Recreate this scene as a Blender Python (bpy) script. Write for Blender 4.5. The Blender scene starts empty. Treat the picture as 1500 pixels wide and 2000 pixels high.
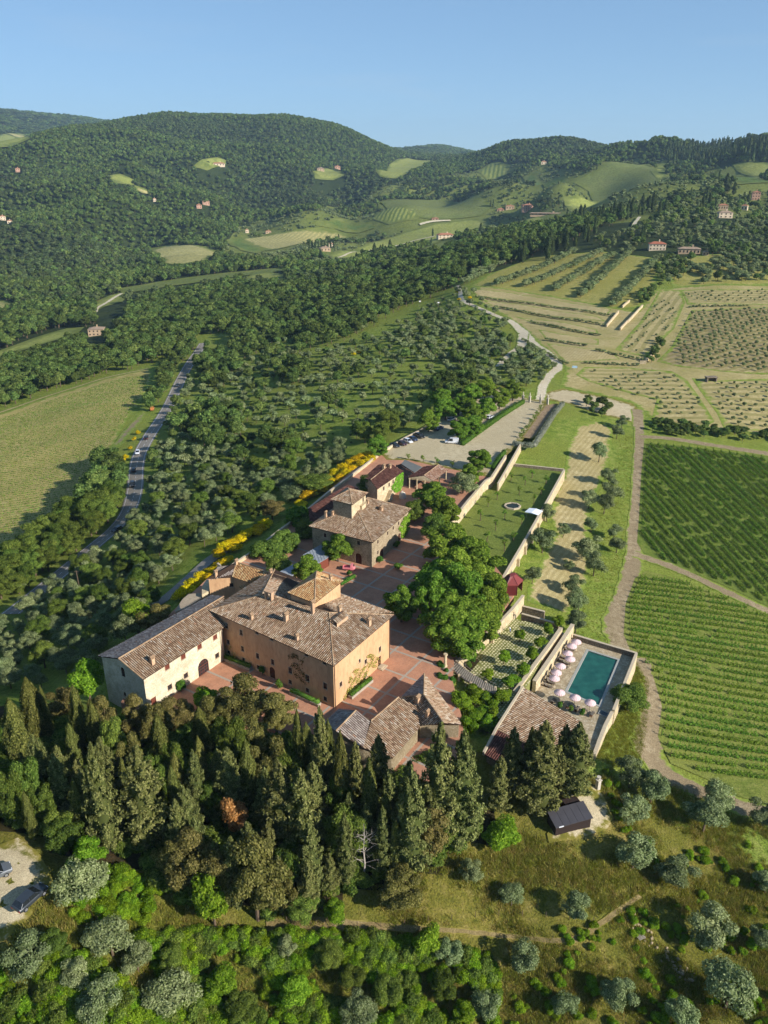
import bpy, math, random
import numpy as np
from mathutils import Vector, geometry as mgeo
R = math.radians
random.seed(7)
rng = np.random.default_rng(11)
scene = bpy.context.scene
COL = scene.collection
# ------------------------------------------------------------------ camera, sky, sun, exposure
CAM_H, FPX, PITCH = 100.0, 1600.0, R(23.8)
cam = bpy.data.cameras.new('camera')
cam.sensor_fit = 'VERTICAL'; cam.sensor_height = 24.0; cam.lens = 24.0 * FPX / 2000.0
cam.clip_start = 1.0; cam.clip_end = 30000.0
cam_o = bpy.data.objects.new('camera', cam); COL.objects.link(cam_o)
cam_o.location = (0, 0, CAM_H); cam_o.rotation_euler = (R(90) - PITCH, 0, 0)
scene.camera = cam_o
SUN_EL, SUN_AZ = R(26.0), R(-32.0)          # azimuth of the sun measured from +X towards +Y
sun_dir = Vector((math.cos(SUN_EL) * math.cos(SUN_AZ), math.cos(SUN_EL) * math.sin(SUN_AZ), math.sin(SUN_EL)))
sl = bpy.data.lights.new('sun', 'SUN'); sl.energy = 4.1; sl.angle = R(0.5); sl.color = (1.0, 0.945, 0.87)
so = bpy.data.objects.new('sun', sl); COL.objects.link(so)
so.rotation_euler = sun_dir.to_track_quat('Z', 'Y').to_euler(); so.location = (300, -80, 400)
world = bpy.data.worlds.new('World'); scene.world = world; world.use_nodes = True
wn = world.node_tree.nodes; wl = world.node_tree.links
sky = wn.new('ShaderNodeTexSky'); sky.sky_type = 'NISHITA'; sky.sun_disc = False
sky.sun_elevation = SUN_EL; sky.sun_rotation = math.pi / 2 - SUN_AZ
sky.altitude = 2000; sky.air_density = 0.8; sky.dust_density = 0.0; sky.ozone_density = 2.0
bg = wn['Background']; bg.inputs['Strength'].default_value = 0.067
gam = wn.new('ShaderNodeGamma'); gam.inputs[1].default_value = 0.45     # hazy summer air: gentler fall-off from horizon to zenith
tint = wn.new('ShaderNodeMix'); tint.data_type = 'RGBA'; tint.blend_type = 'MULTIPLY'; tint.inputs[0].default_value = 1.0; tint.inputs[7].default_value = (1.4, 1.98, 2.58, 1)
wl.new(sky.outputs[0], gam.inputs[0]); wl.new(gam.outputs[0], tint.inputs[6]); 
tcw = wn.new('ShaderNodeTexCoord'); mpw = wn.new('ShaderNodeMapping'); mpw.inputs['Scale'].default_value = (2.2, 5.0, 16.0); mpw.inputs['Rotation'].default_value = (0.0, 0.5, 0.3)
nzw = wn.new('ShaderNodeTexNoise'); nzw.inputs['Scale'].default_value = 1.6; nzw.inputs['Detail'].default_value = 7; nzw.inputs['Distortion'].default_value = .8
rpw = wn.new('ShaderNodeValToRGB'); rpw.color_ramp.elements[0].position = .6; rpw.color_ramp.elements[1].position = .85; rpw.color_ramp.elements[1].color = (.16, .16, .16, 1)
cir = wn.new('ShaderNodeMix'); cir.data_type = 'RGBA'; cir.inputs[7].default_value = (4.4, 5.0, 5.4, 1)      # faint high cirrus
wl.new(tcw.outputs['Generated'], mpw.inputs[0]); wl.new(mpw.outputs[0], nzw.inputs['Vector']); wl.new(nzw.outputs['Fac'], rpw.inputs[0]); wl.new(rpw.outputs[0], cir.inputs[0])
wl.new(tint.outputs[2], cir.inputs[6]); wl.new(cir.outputs[2], bg.inputs['Color'])
scene.view_settings.view_transform = 'Standard'; scene.view_settings.look = 'None'
scene.view_settings.gamma = 1.0; scene.view_settings.use_curve_mapping = False
scene.view_settings.exposure = 1.0
scene.render.engine = 'CYCLES'
cy = scene.cycles
cy.max_bounces = 5; cy.diffuse_bounces = 4; cy.glossy_bounces = 2; cy.transmission_bounces = 3
cy.transparent_max_bounces = 4; cy.volume_bounces = 0; cy.caustics_reflective = False; cy.caustics_refractive = False
cy.use_adaptive_sampling = True; cy.adaptive_threshold = 0.02
cy.use_denoising = True

# ------------------------------------------------------------------ camera geometry used to survey the photograph
_c, _s = math.cos(PITCH), math.sin(PITCH)
def ray(u, v):
    x, y = (u - 750) / FPX, (1000 - v) / FPX
    return np.array([x, _c + y * _s, -_s + y * _c])
def P(u, v, z=0.0):
    d = ray(u, v); t = (z - CAM_H) / d[2]
    return np.array([d[0] * t, d[1] * t, z])
def PD(u, v, dist):
    d = ray(u, v); t = dist / math.hypot(d[0], d[1])
    return np.array([d[0] * t, d[1] * t, CAM_H + d[2] * t])
def rayplane(u, v, a, b, c):
    n = np.cross(np.subtract(b, a), np.subtract(c, a)); d = ray(u, v); o = np.array([0, 0, CAM_H])
    t = np.dot(np.subtract(a, o), n) / np.dot(d, n)
    return o + d * t
def proj(p):
    p = np.asarray(p, float); x, y, z = p[..., 0], p[..., 1], p[..., 2] - CAM_H
    dep = y * _c - z * _s; up = y * _s + z * _c
    return np.stack([750 + FPX * x / dep, 1000 - FPX * up / dep], -1)
def Z(s, ox, oy, *pts):          # points read off an enlarged crop
    return [(ox + x / s, oy + y / s) for x, y in pts]

# ------------------------------------------------------------------ object helpers
def tag(o, label=None, cat=None, group=None, kind=None):
    if label: o['label'] = label
    if cat: o['category'] = cat
    if group: o['group'] = group
    if kind: o['kind'] = kind
    return o
def empty(name, loc=(0, 0, 0), rz=0.0, label=None, cat=None, group=None):
    o = bpy.data.objects.new(name, None); COL.objects.link(o)
    o.location = loc; o.rotation_euler = (0, 0, rz); o.empty_display_size = 0.2
    return tag(o, label, cat, group)
def addm(name, me, parent=None, loc=None, rz=None):
    o = bpy.data.objects.new(name, me); COL.objects.link(o)
    if parent is not None: o.parent = parent
    if loc is not None: o.location = loc
    if rz is not None: o.rotation_euler = (0, 0, rz)
    return o
class MB:
    """collects polygons for one mesh"""
    def __init__(s): s.v = []; s.f = []; s.m = []
    def face(s, pts, m=0):
        n = len(s.v); s.v.extend([tuple(map(float, p)) for p in pts]); s.f.append(tuple(range(n, n + len(pts)))); s.m.append(m)
        return s
    def mesh(s, vs, fs, m=0):
        n = len(s.v); s.v.extend([tuple(map(float, p)) for p in vs])
        for f in fs: s.f.append(tuple(i + n for i in f)); s.m.append(m)
        return s
    def box(s, c, d, rz=0.0, m=0):
        hx, hy, hz = d[0] / 2, d[1] / 2, d[2] / 2; ca, sa = math.cos(rz), math.sin(rz); vs = []
        for dz in (-hz, hz):
            for dx, dy in ((-hx, -hy), (hx, -hy), (hx, hy), (-hx, hy)):
                vs.append((c[0] + dx * ca - dy * sa, c[1] + dx * sa + dy * ca, c[2] + dz))
        return s.mesh(vs, [(0, 3, 2, 1), (4, 5, 6, 7), (0, 1, 5, 4), (1, 2, 6, 5), (2, 3, 7, 6), (3, 0, 4, 7)], m)
    def prism(s, poly, z0, z1, m=0, mtop=None, bottom=True):
        n = len(poly)
        a = sum(poly[i][0] * poly[(i + 1) % n][1] - poly[(i + 1) % n][0] * poly[i][1] for i in range(n))
        if a < 0: poly = list(poly)[::-1]
        zz0 = z0 if hasattr(z0, '__len__') else [z0] * n
        zz1 = z1 if hasattr(z1, '__len__') else [z1] * n
        if a < 0 and hasattr(z0, '__len__'): zz0 = list(zz0)[::-1]
        if a < 0 and hasattr(z1, '__len__'): zz1 = list(zz1)[::-1]
        k = len(s.v)
        s.v.extend([(float(p[0]), float(p[1]), float(zz0[i])) for i, p in enumerate(poly)])
        s.v.extend([(float(p[0]), float(p[1]), float(zz1[i])) for i, p in enumerate(poly)])
        for i in range(n):
            j = (i + 1) % n; s.f.append((k + i, k + j, k + n + j, k + n + i)); s.m.append(m)
        s.f.append(tuple(k + n + i for i in range(n))); s.m.append(m if mtop is None else mtop)
        if bottom: s.f.append(tuple(k + i for i in reversed(range(n)))); s.m.append(m)
        return s
    def tube(s, pts, rad, n=6, m=0, cap=True):
        pts = [Vector(p) for p in pts]; rr = rad if hasattr(rad, '__len__') else [rad] * len(pts); k = len(s.v)
        for i, p in enumerate(pts):
            t = (pts[min(i + 1, len(pts) - 1)] - pts[max(i - 1, 0)]).normalized()
            a = t.cross(Vector((0, 0, 1)) if abs(t.z) < .9 else Vector((1, 0, 0))).normalized(); b = t.cross(a)
            for q in range(n):
                an = 2 * math.pi * q / n; s.v.append(tuple(p + (a * math.cos(an) + b * math.sin(an)) * rr[i]))
        for i in range(len(pts) - 1):
            for q in range(n):
                r = (q + 1) % n
                s.f.append((k + i * n + q, k + i * n + r, k + (i + 1) * n + r, k + (i + 1) * n + q)[::-1]); s.m.append(m)
        if cap:
            s.f.append(tuple(k + q for q in range(n))); s.m.append(m)
            s.f.append(tuple(k + (len(pts) - 1) * n + q for q in reversed(range(n)))); s.m.append(m)
        return s
    def lathe(s, c, prof, n=12, m=0):
        k = len(s.v)
        for r, z in prof:
            for q in range(n):
                an = 2 * math.pi * q / n; s.v.append((c[0] + r * math.cos(an), c[1] + r * math.sin(an), c[2] + z))
        for i in range(len(prof) - 1):
            for q in range(n):
                r = (q + 1) % n
                s.f.append((k + i * n + q, k + i * n + r, k + (i + 1) * n + r, k + (i + 1) * n + q)); s.m.append(m)
        s.f.append(tuple(k + (len(prof) - 1) * n + q for q in range(n))); s.m.append(m)
        s.f.append(tuple(k + q for q in reversed(range(n)))); s.m.append(m)
        return s
    def data(s, name, mats, smooth=False):
        me = bpy.data.meshes.new(name); me.from_pydata(s.v, [], s.f)
        for x in (mats if isinstance(mats, (list, tuple)) else [mats]): me.materials.append(x)
        me.polygons.foreach_set('material_index', s.m)
        if smooth: me.polygons.foreach_set('use_smooth', [True] * len(s.f))
        me.update(); return me
    def build(s, name, mats, parent=None, smooth=False, loc=None, rz=None):
        return addm(name, s.data(name, mats, smooth), parent, loc, rz)
def np_mesh(name, V, Q, mats, midx=None, smooth=False):
    """mesh from numpy arrays: V (n,3), Q (m,4) quads or list of (m,3)/(m,4) arrays"""
    Qs = Q if isinstance(Q, list) else [Q]
    me = bpy.data.meshes.new(name)
    nl = sum(q.size for q in Qs); nf = sum(len(q) for q in Qs)
    me.vertices.add(len(V)); me.vertices.foreach_set('co', np.asarray(V, np.float32).ravel())
    me.loops.add(nl); me.polygons.add(nf)
    me.loops.foreach_set('vertex_index', np.concatenate([q.ravel() for q in Qs]).astype(np.int32))
    st = []; k = 0
    for q in Qs:
        w = q.shape[1]; st.append(k + np.arange(len(q)) * w); k += q.size
    me.polygons.foreach_set('loop_start', np.concatenate(st).astype(np.int32))
    for x in (mats if isinstance(mats, (list, tuple)) else [mats]): me.materials.append(x)
    if midx is not None: me.polygons.foreach_set('material_index', np.asarray(midx, np.int32))
    if smooth: me.polygons.foreach_set('use_smooth', np.ones(nf, bool))
    me.update(calc_edges=True); me.validate(); return me
def inpoly(x, y, poly):
    x = np.asarray(x, float); y = np.asarray(y, float); r = np.zeros(x.shape, bool); n = len(poly); j = n - 1
    for i in range(n):
        xi, yi = poly[i][0], poly[i][1]; xj, yj = poly[j][0], poly[j][1]
        if yi != yj:
            r ^= ((yi > y) != (yj > y)) & (x < (xj - xi) * (y - yi) / (yj - yi) + xi)
        j = i
    return r

# ------------------------------------------------------------------ materials
ALB = 0.74          # paint-chip colours read under this light, turned into reflectance
def srgb(r, g, b):
    f = lambda c: (c / 255 / 12.92) if c / 255 <= 0.04045 else ((c / 255 + 0.055) / 1.055) ** 2.4
    return (f(r) * ALB, f(g) * ALB, f(b) * ALB, 1.0)
class NT:
    def __init__(s, name):
        s.m = bpy.data.materials.new(name); s.m.use_nodes = True; s.n = s.m.node_tree.nodes; s.l = s.m.node_tree.links
        s.b = s.n['Principled BSDF']; s.out = s.n['Material Output']
    def new(s, t, **k):
        n = s.n.new(t)
        for a, b in k.items(): setattr(n, a, b)
        return n
    def coord(s, kind='Object', rz=0.0, sc=(1, 1, 1)):
        t = s.new('ShaderNodeTexCoord') if kind != 'World' else s.new('ShaderNodeNewGeometry')
        mp = s.new('ShaderNodeMapping'); mp.inputs['Rotation'].default_value = (0, 0, rz); mp.inputs['Scale'].default_value = sc
        s.l.new(t.outputs['Position' if kind == 'World' else kind], mp.inputs['Vector']); return mp.outputs[0]
    def noise(s, vec, scale, detail=4, rough=.55, dist=0.0):
        n = s.new('ShaderNodeTexNoise'); n.inputs['Scale'].default_value = scale; n.inputs['Detail'].default_value = detail
        n.inputs['Roughness'].default_value = rough; n.inputs['Distortion'].default_value = dist
        s.l.new(vec, n.inputs['Vector']); return n.outputs['Fac']
    def ramp(s, fac, stops, interp='LINEAR'):
        r = s.new('ShaderNodeValToRGB'); r.color_ramp.interpolation = interp; e = r.color_ramp.elements
        while len(e) < len(stops): e.new(0.5)
        for i, (p, c) in enumerate(stops):
            e[i].position = p; e[i].color = c if len(c) == 4 else (*c, 1)
        s.l.new(fac, r.inputs[0]); return r.outputs[0]
    def mix(s, fac, a, b, mode='MIX'):
        x = s.new('ShaderNodeMix', data_type='RGBA', blend_type=mode)
        if isinstance(fac, (int, float)): x.inputs[0].default_value = fac
        else: s.l.new(fac, x.inputs[0])
        for i, c in ((6, a), (7, b)):
            if isinstance(c, tuple): x.inputs[i].default_value = c
            else: s.l.new(c, x.inputs[i])
        return x.outputs[2]
    def math(s, op, a, b=None):
        x = s.new('ShaderNodeMath', operation=op)
        for i, c in ((0, a), (1, b)):
            if c is None: continue
            if isinstance(c, (int, float)): x.inputs[i].default_value = c
            else: s.l.new(c, x.inputs[i])
        return x.outputs[0]
    def bump(s, h, strength=.4, dist=.1):
        b = s.new('ShaderNodeBump'); b.inputs['Strength'].default_value = strength; b.inputs['Distance'].default_value = dist
        s.l.new(h, b.inputs['Height']); s.l.new(b.outputs[0], s.b.inputs['Normal'])
    def done(s, col, rough=.9, spec=.2, metal=0.0):
        if isinstance(col, tuple): s.b.inputs['Base Color'].default_value = col
        else: s.l.new(col, s.b.inputs['Base Color'])
        s.b.inputs['Roughness'].default_value = rough; s.b.inputs['Specular IOR Level'].default_value = spec
        s.b.inputs['Metallic'].default_value = metal
        return s.m
MATS = {}
def mat_plain(name, col, rough=.7, spec=.3, metal=0.0, var=.12, scale=3.0):
    t = NT(name); v = t.coord(); n = t.noise(v, scale, 3)
    d = tuple(c * (1 - var) for c in col[:3]) + (1,); u = tuple(min(1, c * (1 + var)) for c in col[:3]) + (1,)
    MATS[name] = t.done(t.ramp(n, [(.3, d), (.7, u)]), rough, spec, metal); return MATS[name]
EDGE_COL = None
def mat_ground(name, cols, s1=.05, s2=.6, s3=4.0, stripe=None, bump=.5, bdist=.15, edge=None):
    """patchy ground: cols = dark, mid, light, accent; stripe = (angle, spacing, colour, strength)"""
    t = NT(name); v = t.coord('World')
    a = t.noise(v, s1, 4, .6); b = t.noise(v, s2, 5, .65); c = t.noise(v, s3, 3, .7)
    col = t.ramp(b, [(.32, cols[0]), (.5, cols[1]), (.68, cols[2])])
    col = t.mix(t.ramp(a, [(.42, (0, 0, 0, 1)), (.62, (1, 1, 1, 1))]), col, cols[3])
    fine = t.ramp(c, [(.3, (.55, .55, .55, 1)), (.7, (1.3, 1.3, 1.3, 1))])
    col = t.mix(1.0, col, fine, 'MULTIPLY')
    if stripe:
        ang, sp, scol, st = stripe
        w = t.coord('World', rz=-ang)
        wv = t.new('ShaderNodeTexWave', wave_type='BANDS', bands_direction='Y'); wv.inputs['Scale'].default_value = math.pi / 10 / sp
        wv.inputs['Scale'].default_value = 0.3142 / sp
        wv.inputs['Distortion'].default_value = 1.2; wv.inputs['Detail'].default_value = 3; wv.inputs['Detail Scale'].default_value = 2.0
        t.l.new(w, wv.inputs['Vector'])
        f = t.math('MULTIPLY', t.ramp(wv.outputs['Fac'], [(.35, (0, 0, 0, 1)), (.65, (1, 1, 1, 1))]), st)
        col = t.mix(f, col, scol)
    if edge:      # ragged border where grass creeps in: 'ed' grows from 0 at the border of the sheet
        at = t.new('ShaderNodeAttribute'); at.attribute_name = 'ed'; at.attribute_type = 'GEOMETRY'
        k = t.noise(v, edge[1], 4, .7); f = t.math('ADD', t.math('MULTIPLY', at.outputs['Fac'], 1.3), t.math('MULTIPLY', t.math('SUBTRACT', k, .5), 2.2))
        gcol = t.ramp(b, [(.32, edge[0][0]), (.5, edge[0][1]), (.68, edge[0][2])])
        col = t.mix(t.ramp(f, [(.25, (0, 0, 0, 1)), (.6, (1, 1, 1, 1))]), gcol, col)
    if bump: t.bump(c, bump, bdist)
    MATS[name] = t.done(col, .95, .08); return MATS[name]
def mat_leaf(name, dark, mid, light, trans=.28, objvar=.35, patch=None):
    t = NT(name); g = t.new('ShaderNodeNewGeometry'); oi = t.new('ShaderNodeObjectInfo')
    col = t.ramp(g.outputs['Random Per Island'], [(0, dark), (.55, mid), (1, light)])
    k = t.math('ADD', t.math('MULTIPLY', oi.outputs['Random'], objvar * 2), 1 - objvar)
    hs = t.new('ShaderNodeHueSaturation'); t.l.new(col, hs.inputs['Color']); t.l.new(k, hs.inputs['Value'])
    hh = t.math('ADD', t.math('MULTIPLY', t.math('FRACT', t.math('MULTIPLY', oi.outputs['Random'], 7.31)), .035), .4825)
    t.l.new(hh, hs.inputs['Hue']); col = hs.outputs[0]
    if patch:
        w = t.noise(t.coord('World'), patch[0], 2); col = t.mix(t.ramp(w, [(.45, (0, 0, 0, 1)), (.65, (1, 1, 1, 1))]), col, patch[1])
    d = t.new('ShaderNodeBsdfDiffuse'); tr = t.new('ShaderNodeBsdfTranslucent'); mx = t.new('ShaderNodeMixShader')
    t.l.new(col, d.inputs[0]); t.l.new(t.mix(1.0, col, (1.0, 1.05, .6, 1), 'MULTIPLY'), tr.inputs[0]); mx.inputs[0].default_value = trans
    t.l.new(d.outputs[0], mx.inputs[1]); t.l.new(tr.outputs[0], mx.inputs[2]); t.l.new(mx.outputs[0], t.out.inputs[0])
    t.n.remove(t.b); MATS[name] = t.m; return t.m
def mat_tile(name, stops, obj=.0):
    t = NT(name); g = t.new('ShaderNodeNewGeometry'); v = t.coord('World')
    col = t.ramp(g.outputs['Random Per Island'], stops)
    n = t.noise(v, .35, 4, .6); col = t.mix(t.ramp(n, [(.35, (0, 0, 0, 1)), (.7, (.55, .55, .55, 1))]), col, stops[0][1])
    f = t.noise(v, 9, 3); col = t.mix(1.0, col, t.ramp(f, [(.3, (.7, .7, .7, 1)), (.75, (1.2, 1.2, 1.2, 1))]), 'MULTIPLY')
    MATS[name] = t.done(col, .9, .1); return MATS[name]
def mat_stone(name, cols, mortar, scale=1.6, bump=.5):
    t = NT(name); v = t.coord('World')
    vo = t.new('ShaderNodeTexVoronoi', feature='F1'); vo.inputs['Scale'].default_value = scale; t.l.new(v, vo.inputs['Vector'])
    ve = t.new('ShaderNodeTexVoronoi', feature='DISTANCE_TO_EDGE'); ve.inputs['Scale'].default_value = scale; t.l.new(v, ve.inputs['Vector'])
    sep = t.new('ShaderNodeSeparateColor'); t.l.new(vo.outputs['Color'], sep.inputs[0])
    col = t.ramp(sep.outputs[0], [(0, cols[0]), (.5, cols[1]), (1, cols[2])])
    e = t.ramp(ve.outputs['Distance'], [(.0, (0, 0, 0, 1)), (.09, (1, 1, 1, 1))])
    col = t.mix(e, mortar, col)
    n = t.noise(v, .5, 4); col = t.mix(1.0, col, t.ramp(n, [(.3, (.75, .74, .7, 1)), (.7, (1.1, 1.1, 1.1, 1))]), 'MULTIPLY')
    t.bump(e, bump, .05); MATS[name] = t.done(col, .92, .1); return MATS[name]
def mat_plaster(name, a, b, stain, sc=.25):
    t = NT(name); v = t.coord('World', sc=(1, 1, .45)); n = t.noise(v, sc, 5, .65); n2 = t.noise(v, sc * 6, 4, .6)
    col = t.ramp(n, [(.3, a), (.7, b)]); col = t.mix(t.ramp(n2, [(.48, (0, 0, 0, 1)), (.75, (.8, .8, .8, 1))]), col, stain); st_ = t.noise(t.coord('World', sc=(1.6, 1.6, .09)), .9, 4, .7); col = t.mix(1.0, col, t.ramp(st_, [(.3, (.9, .89, .88, 1)), (.6, (1.03, 1.03, 1.02, 1))]), 'MULTIPLY')
    t.bump(n2, .15, .03); MATS[name] = t.done(col, .92, .1); return MATS[name]
# ------------------------------------------------------------------ terrain: heights surveyed at control points, thin-plate surface between them
CZ = [  # (pixel u, v, height)
 (0,2000,-7),(400,2000,-11),(800,2000,-13),(1200,2000,-15),(1500,2000,-15),(-300,2000,-5),(1800,2000,-16),
 (0,1760,2),(100,1850,0),(300,1750,-3),(600,1800,-7),(1000,1800,-11),(1400,1800,-15),(-300,1700,3),(1800,1800,-17),
 (150,1620,0),(300,1600,-1),(500,1600,-2),(700,1600,-3),(880,1640,-5),(1100,1640,-7.2),(1300,1600,-11),(1500,1600,-14),(1180,1540,-7),
 (430,1330,-.6),(655,1390,-.6),(700,1150,-.6),(800,1060,-.6),(760,1350,-.6),(900,1500,-3),(560,1440,-1),(330,1420,-1.2),
 (1000,1000,-3.2),(1000,915,-2.8),(840,880,-.5),(1050,800,-.3),(930,860,-.4),(1060,776,-.2),(780,870,-.4),
 (1090,1000,-5),(1080,1060,-5.6),(1130,1200,-7),(1240,900,-5.5),(1240,1100,-8.5),(1200,1210,-8.5),(1270,1350,-10),(1280,1480,-11),(1180,1000,-6.2),(1130,850,-2.6),(1110,920,-4.2),
 (1490,1000,-11),(1490,1250,-14),(1490,1450,-15),(1490,880,-7),(1360,1000,-9),(1360,1300,-12),(1700,1000,-14),(1700,1400,-18),
 (1300,810,-3),(1490,810,-4),(1220,770,-1.5),(1100,720,0.5),(1400,700,3),(1250,690,2.5),(1250,600,9),(1490,600,10),(1490,560,14),(1300,560,13),(1700,700,2),(1700,560,12),
 (950,590,5),(1050,630,4),(1180,625,6.5),(1080,680,2),(920,570,7),(1050,540,11),(1200,520,17),(1285,487,24),(1350,494,23.5),(1450,520,20),(1240,440,31),(1130,470,22),(1415,425,35),(1475,388,44),(1340,400,38),(1650,480,26),(1650,400,40),
 (650,890,-5),(560,950,-9),(480,1010,-9),(380,1090,-7),(310,1170,-6.5),(250,1130,-15),(330,1000,-16),(400,900,-17),
 (110,1150,-21),(215,1050,-21),(265,950,-22.5),(285,860,-24),(340,770,-27),(395,685,-30),
 (200,800,-29),(100,900,-31),(0,1080,-28),(0,900,-33),(0,810,-37),(290,725,-31),(-250,1000,-34),(-250,800,-42),(60,1250,-18),(0,1400,-8),(-250,1300,-16),(180,1260,-9),
 (600,800,-10),(600,700,-15),(750,640,-10),(850,600,-3),(740,830,-3.5),(450,760,-22),(450,690,-27),(950,680,-1.5),(870,700,-3.5),(920,620,2),
 (550,600,-28),(700,550,-16),(830,530,-6),(900,500,4),(1000,480,12),(1100,450,22),(1020,520,11),
 (185,650,-47),(80,660,-52),(0,700,-52),(200,600,-55),(230,580,-56),(0,600,-62),(350,570,-52),(450,560,-44),(500,530,-44),
 (620,480,-52),(700,490,-46),(560,468,-54),(380,495,-58),(330,515,-58),(760,480,-42),(860,462,-34),(950,440,-22),(700,430,-42),(830,420,-28),(1040,408,-4),(960,415,-14),(1150,400,8),(1120,425,8),
 (200,540,-60),(100,560,-62),(-250,620,-60),
]
CD = [  # (pixel u, v, horizontal distance)
 (250,480,1650),(100,470,1650),(0,440,1800),(300,400,1950),(150,380,2000),(450,400,1980),(550,400,2000),(420,322,2450),(650,360,2350),(600,330,2450),(-200,420,1800),
 (0,296,2500),(100,272,2650),(220,246,2850),(330,229,3000),(400,233,3000),(480,231,3050),(545,236,3050),(610,245,3050),(660,256,3050),(700,268,3100),(745,284,3200),(785,302,3300),
 (300,300,2500),(500,300,2600),(150,320,2350),(-200,330,2400),(700,330,2750),
 (780,325,2900),(850,312,3100),(760,350,2500),(800,380,2150),(900,350,2400),(900,380,2100),
 (930,303,2900),(985,286,2750),(1040,277,2650),(1090,280,2600),(1130,291,2550),(1200,301,2500),(1260,305,2400),(1300,307,2350),(1350,300,2250),(1420,297,2100),(1500,294,2000),(1600,290,2000),(1750,290,2000),
 (1050,330,2150),(1150,345,1900),(1250,350,1750),(1350,350,1600),(1460,345,1450),(1000,365,1900),(1100,375,1650),(1250,385,1350),(1600,350,1400),
 (795,296,6000),(850,286,6000),(915,300,6000),(0,217,6000),(60,222,6200),(130,232,6400),(215,246,6600),(-200,210,6000),(25,272,4200),(30,300,3600),
 # land falling away behind the ridges
 (330,262,3900),(480,265,3900),(610,275,3900),(700,292,4000),(220,290,4600),(1040,310,3600),(1200,325,3400),(1350,330,3000),(1500,330,2800),(1650,330,2800),(980,315,3800),
 (850,330,8500),(0,300,9000),(-300,300,9000),(1200,340,7000),(1500,340,7000),(500,330,7500),(1800,340,7000),(300,330,8000),
]
_cp = np.array([P(*a) for a in CZ] + [PD(*a) for a in CD])
def _warp(x, y):
    r = np.hypot(x, y); th = np.arctan2(x, np.maximum(y, 1e-3)); th = np.clip(th, -1.0, 1.0)
    return np.stack([th * 2.2, np.log(np.clip(r, 50, 9500))], -1)
def _tps_fit(A, z, lam):
    n = len(A); d = np.linalg.norm(A[:, None] - A[None], axis=-1)
    K = np.where(d > 0, d * d * np.log(d + 1e-12), 0) + lam * np.eye(n)
    Pm = np.c_[np.ones(n), A]; M = np.block([[K, Pm], [Pm.T, np.zeros((3, 3))]])
    return np.linalg.solve(M, np.r_[z, np.zeros(3)])
_A = _warp(_cp[:, 0], _cp[:, 1]); _w = _tps_fit(_A, _cp[:, 2], 2e-4)
def _tps(x, y):
    x = np.atleast_1d(np.asarray(x, float)).ravel(); y = np.atleast_1d(np.asarray(y, float)).ravel(); out = np.empty(len(x))
    for i in range(0, len(x), 20000):
        B = _warp(x[i:i + 20000], y[i:i + 20000]); d = np.linalg.norm(B[:, None] - _A[None], axis=-1)
        out[i:i + 20000] = (np.where(d > 0, d * d * np.log(d + 1e-12), 0)) @ _w[:-3] + _w[-3] + B @ _w[-2:]
    return out
def _lines(a0, a1, step, g, end):
    L = list(np.arange(a0, a1, step)); s = step
    while L[-1] < end: s *= g; L.append(L[-1] + s)
    return L
XS = _lines(0, 175, 3.2, 1.042, 7500); XS = np.array([-x for x in XS[:0:-1]] + XS)
YS = np.array(list(np.arange(-60, 20, 10.0)) + _lines(20, 335, 3.2, 1.027, 9800))
GX, GY = np.meshgrid(XS, YS)
HZ = _tps(GX, GY).reshape(GX.shape)
# gentle natural unevenness
HZ += 0.35 * np.sin(GX * .11 + 1.3) * np.sin(GY * .09) * np.clip(np.hypot(GX, GY) / 400, 0.15, 1)
_rr = np.hypot(GX, GY)
for kx, ky, ph, am in ((.0071, .0043, .4, 1.2), (.013, .017, 2.1, .8), (.024, .011, 4.2, .45), (.003, .0052, 1.0, 1.2), (.016, .004, 3.0, .7)):
    HZ += am * np.sin(GX * kx + GY * ky + ph) * np.cos(GX * ky - GY * kx + 1.7 * ph) * np.clip((_rr - 1000) / 900, 0, 1) * np.clip((3000 - _rr) / 600, .2, 1) * 17
def W2(pts, z): return [tuple(P(u, v, z)[:2]) for u, v in pts]
# built platforms: the natural ground is cut away below them
ESTATE = [
 (W2([(236,1372),(280,1395),(440,1420),(640,1440),(760,1460),(860,1500),(905,1440),(880,1320),(960,1240),(985,1120),(880,1020),(960,930),(1015,868),(1060,795),(905,805),(835,830),(752,880),(600,985),(430,1110),(330,1200)], 0), -0.9),
 (W2([(1003,912),(1095,922),(985,1110),(905,1190),(880,1030),(965,945)], -2.5), -3.6),
 (W2([(1010,1175),(1090,1215),(1030,1330),(1000,1400),(930,1430),(890,1300)], -2.5), -4.4),
 (W2([(1050,1215),(1115,1238),(1236,1278),(1200,1380),(1155,1465),(1080,1450),(960,1440),(1000,1350)], -5.5), -7.2),
]
for poly, zc in ESTATE:
    ins = inpoly(GX, GY, poly); HZ[ins] = np.minimum(HZ[ins], zc)
def ground_z(x, y):
    x = np.asarray(x, float); y = np.asarray(y, float)
    i = np.clip(np.searchsorted(XS, x) - 1, 0, len(XS) - 2); j = np.clip(np.searchsorted(YS, y) - 1, 0, len(YS) - 2)
    fx = np.clip((x - XS[i]) / (XS[i + 1] - XS[i]), 0, 1); fy = np.clip((y - YS[j]) / (YS[j + 1] - YS[j]), 0, 1)
    return (HZ[j, i] * (1 - fx) * (1 - fy) + HZ[j, i + 1] * fx * (1 - fy) + HZ[j + 1, i] * (1 - fx) * fy + HZ[j + 1, i + 1] * fx * fy)
_T = np.geomspace(45, 9500, 1500)
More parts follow.
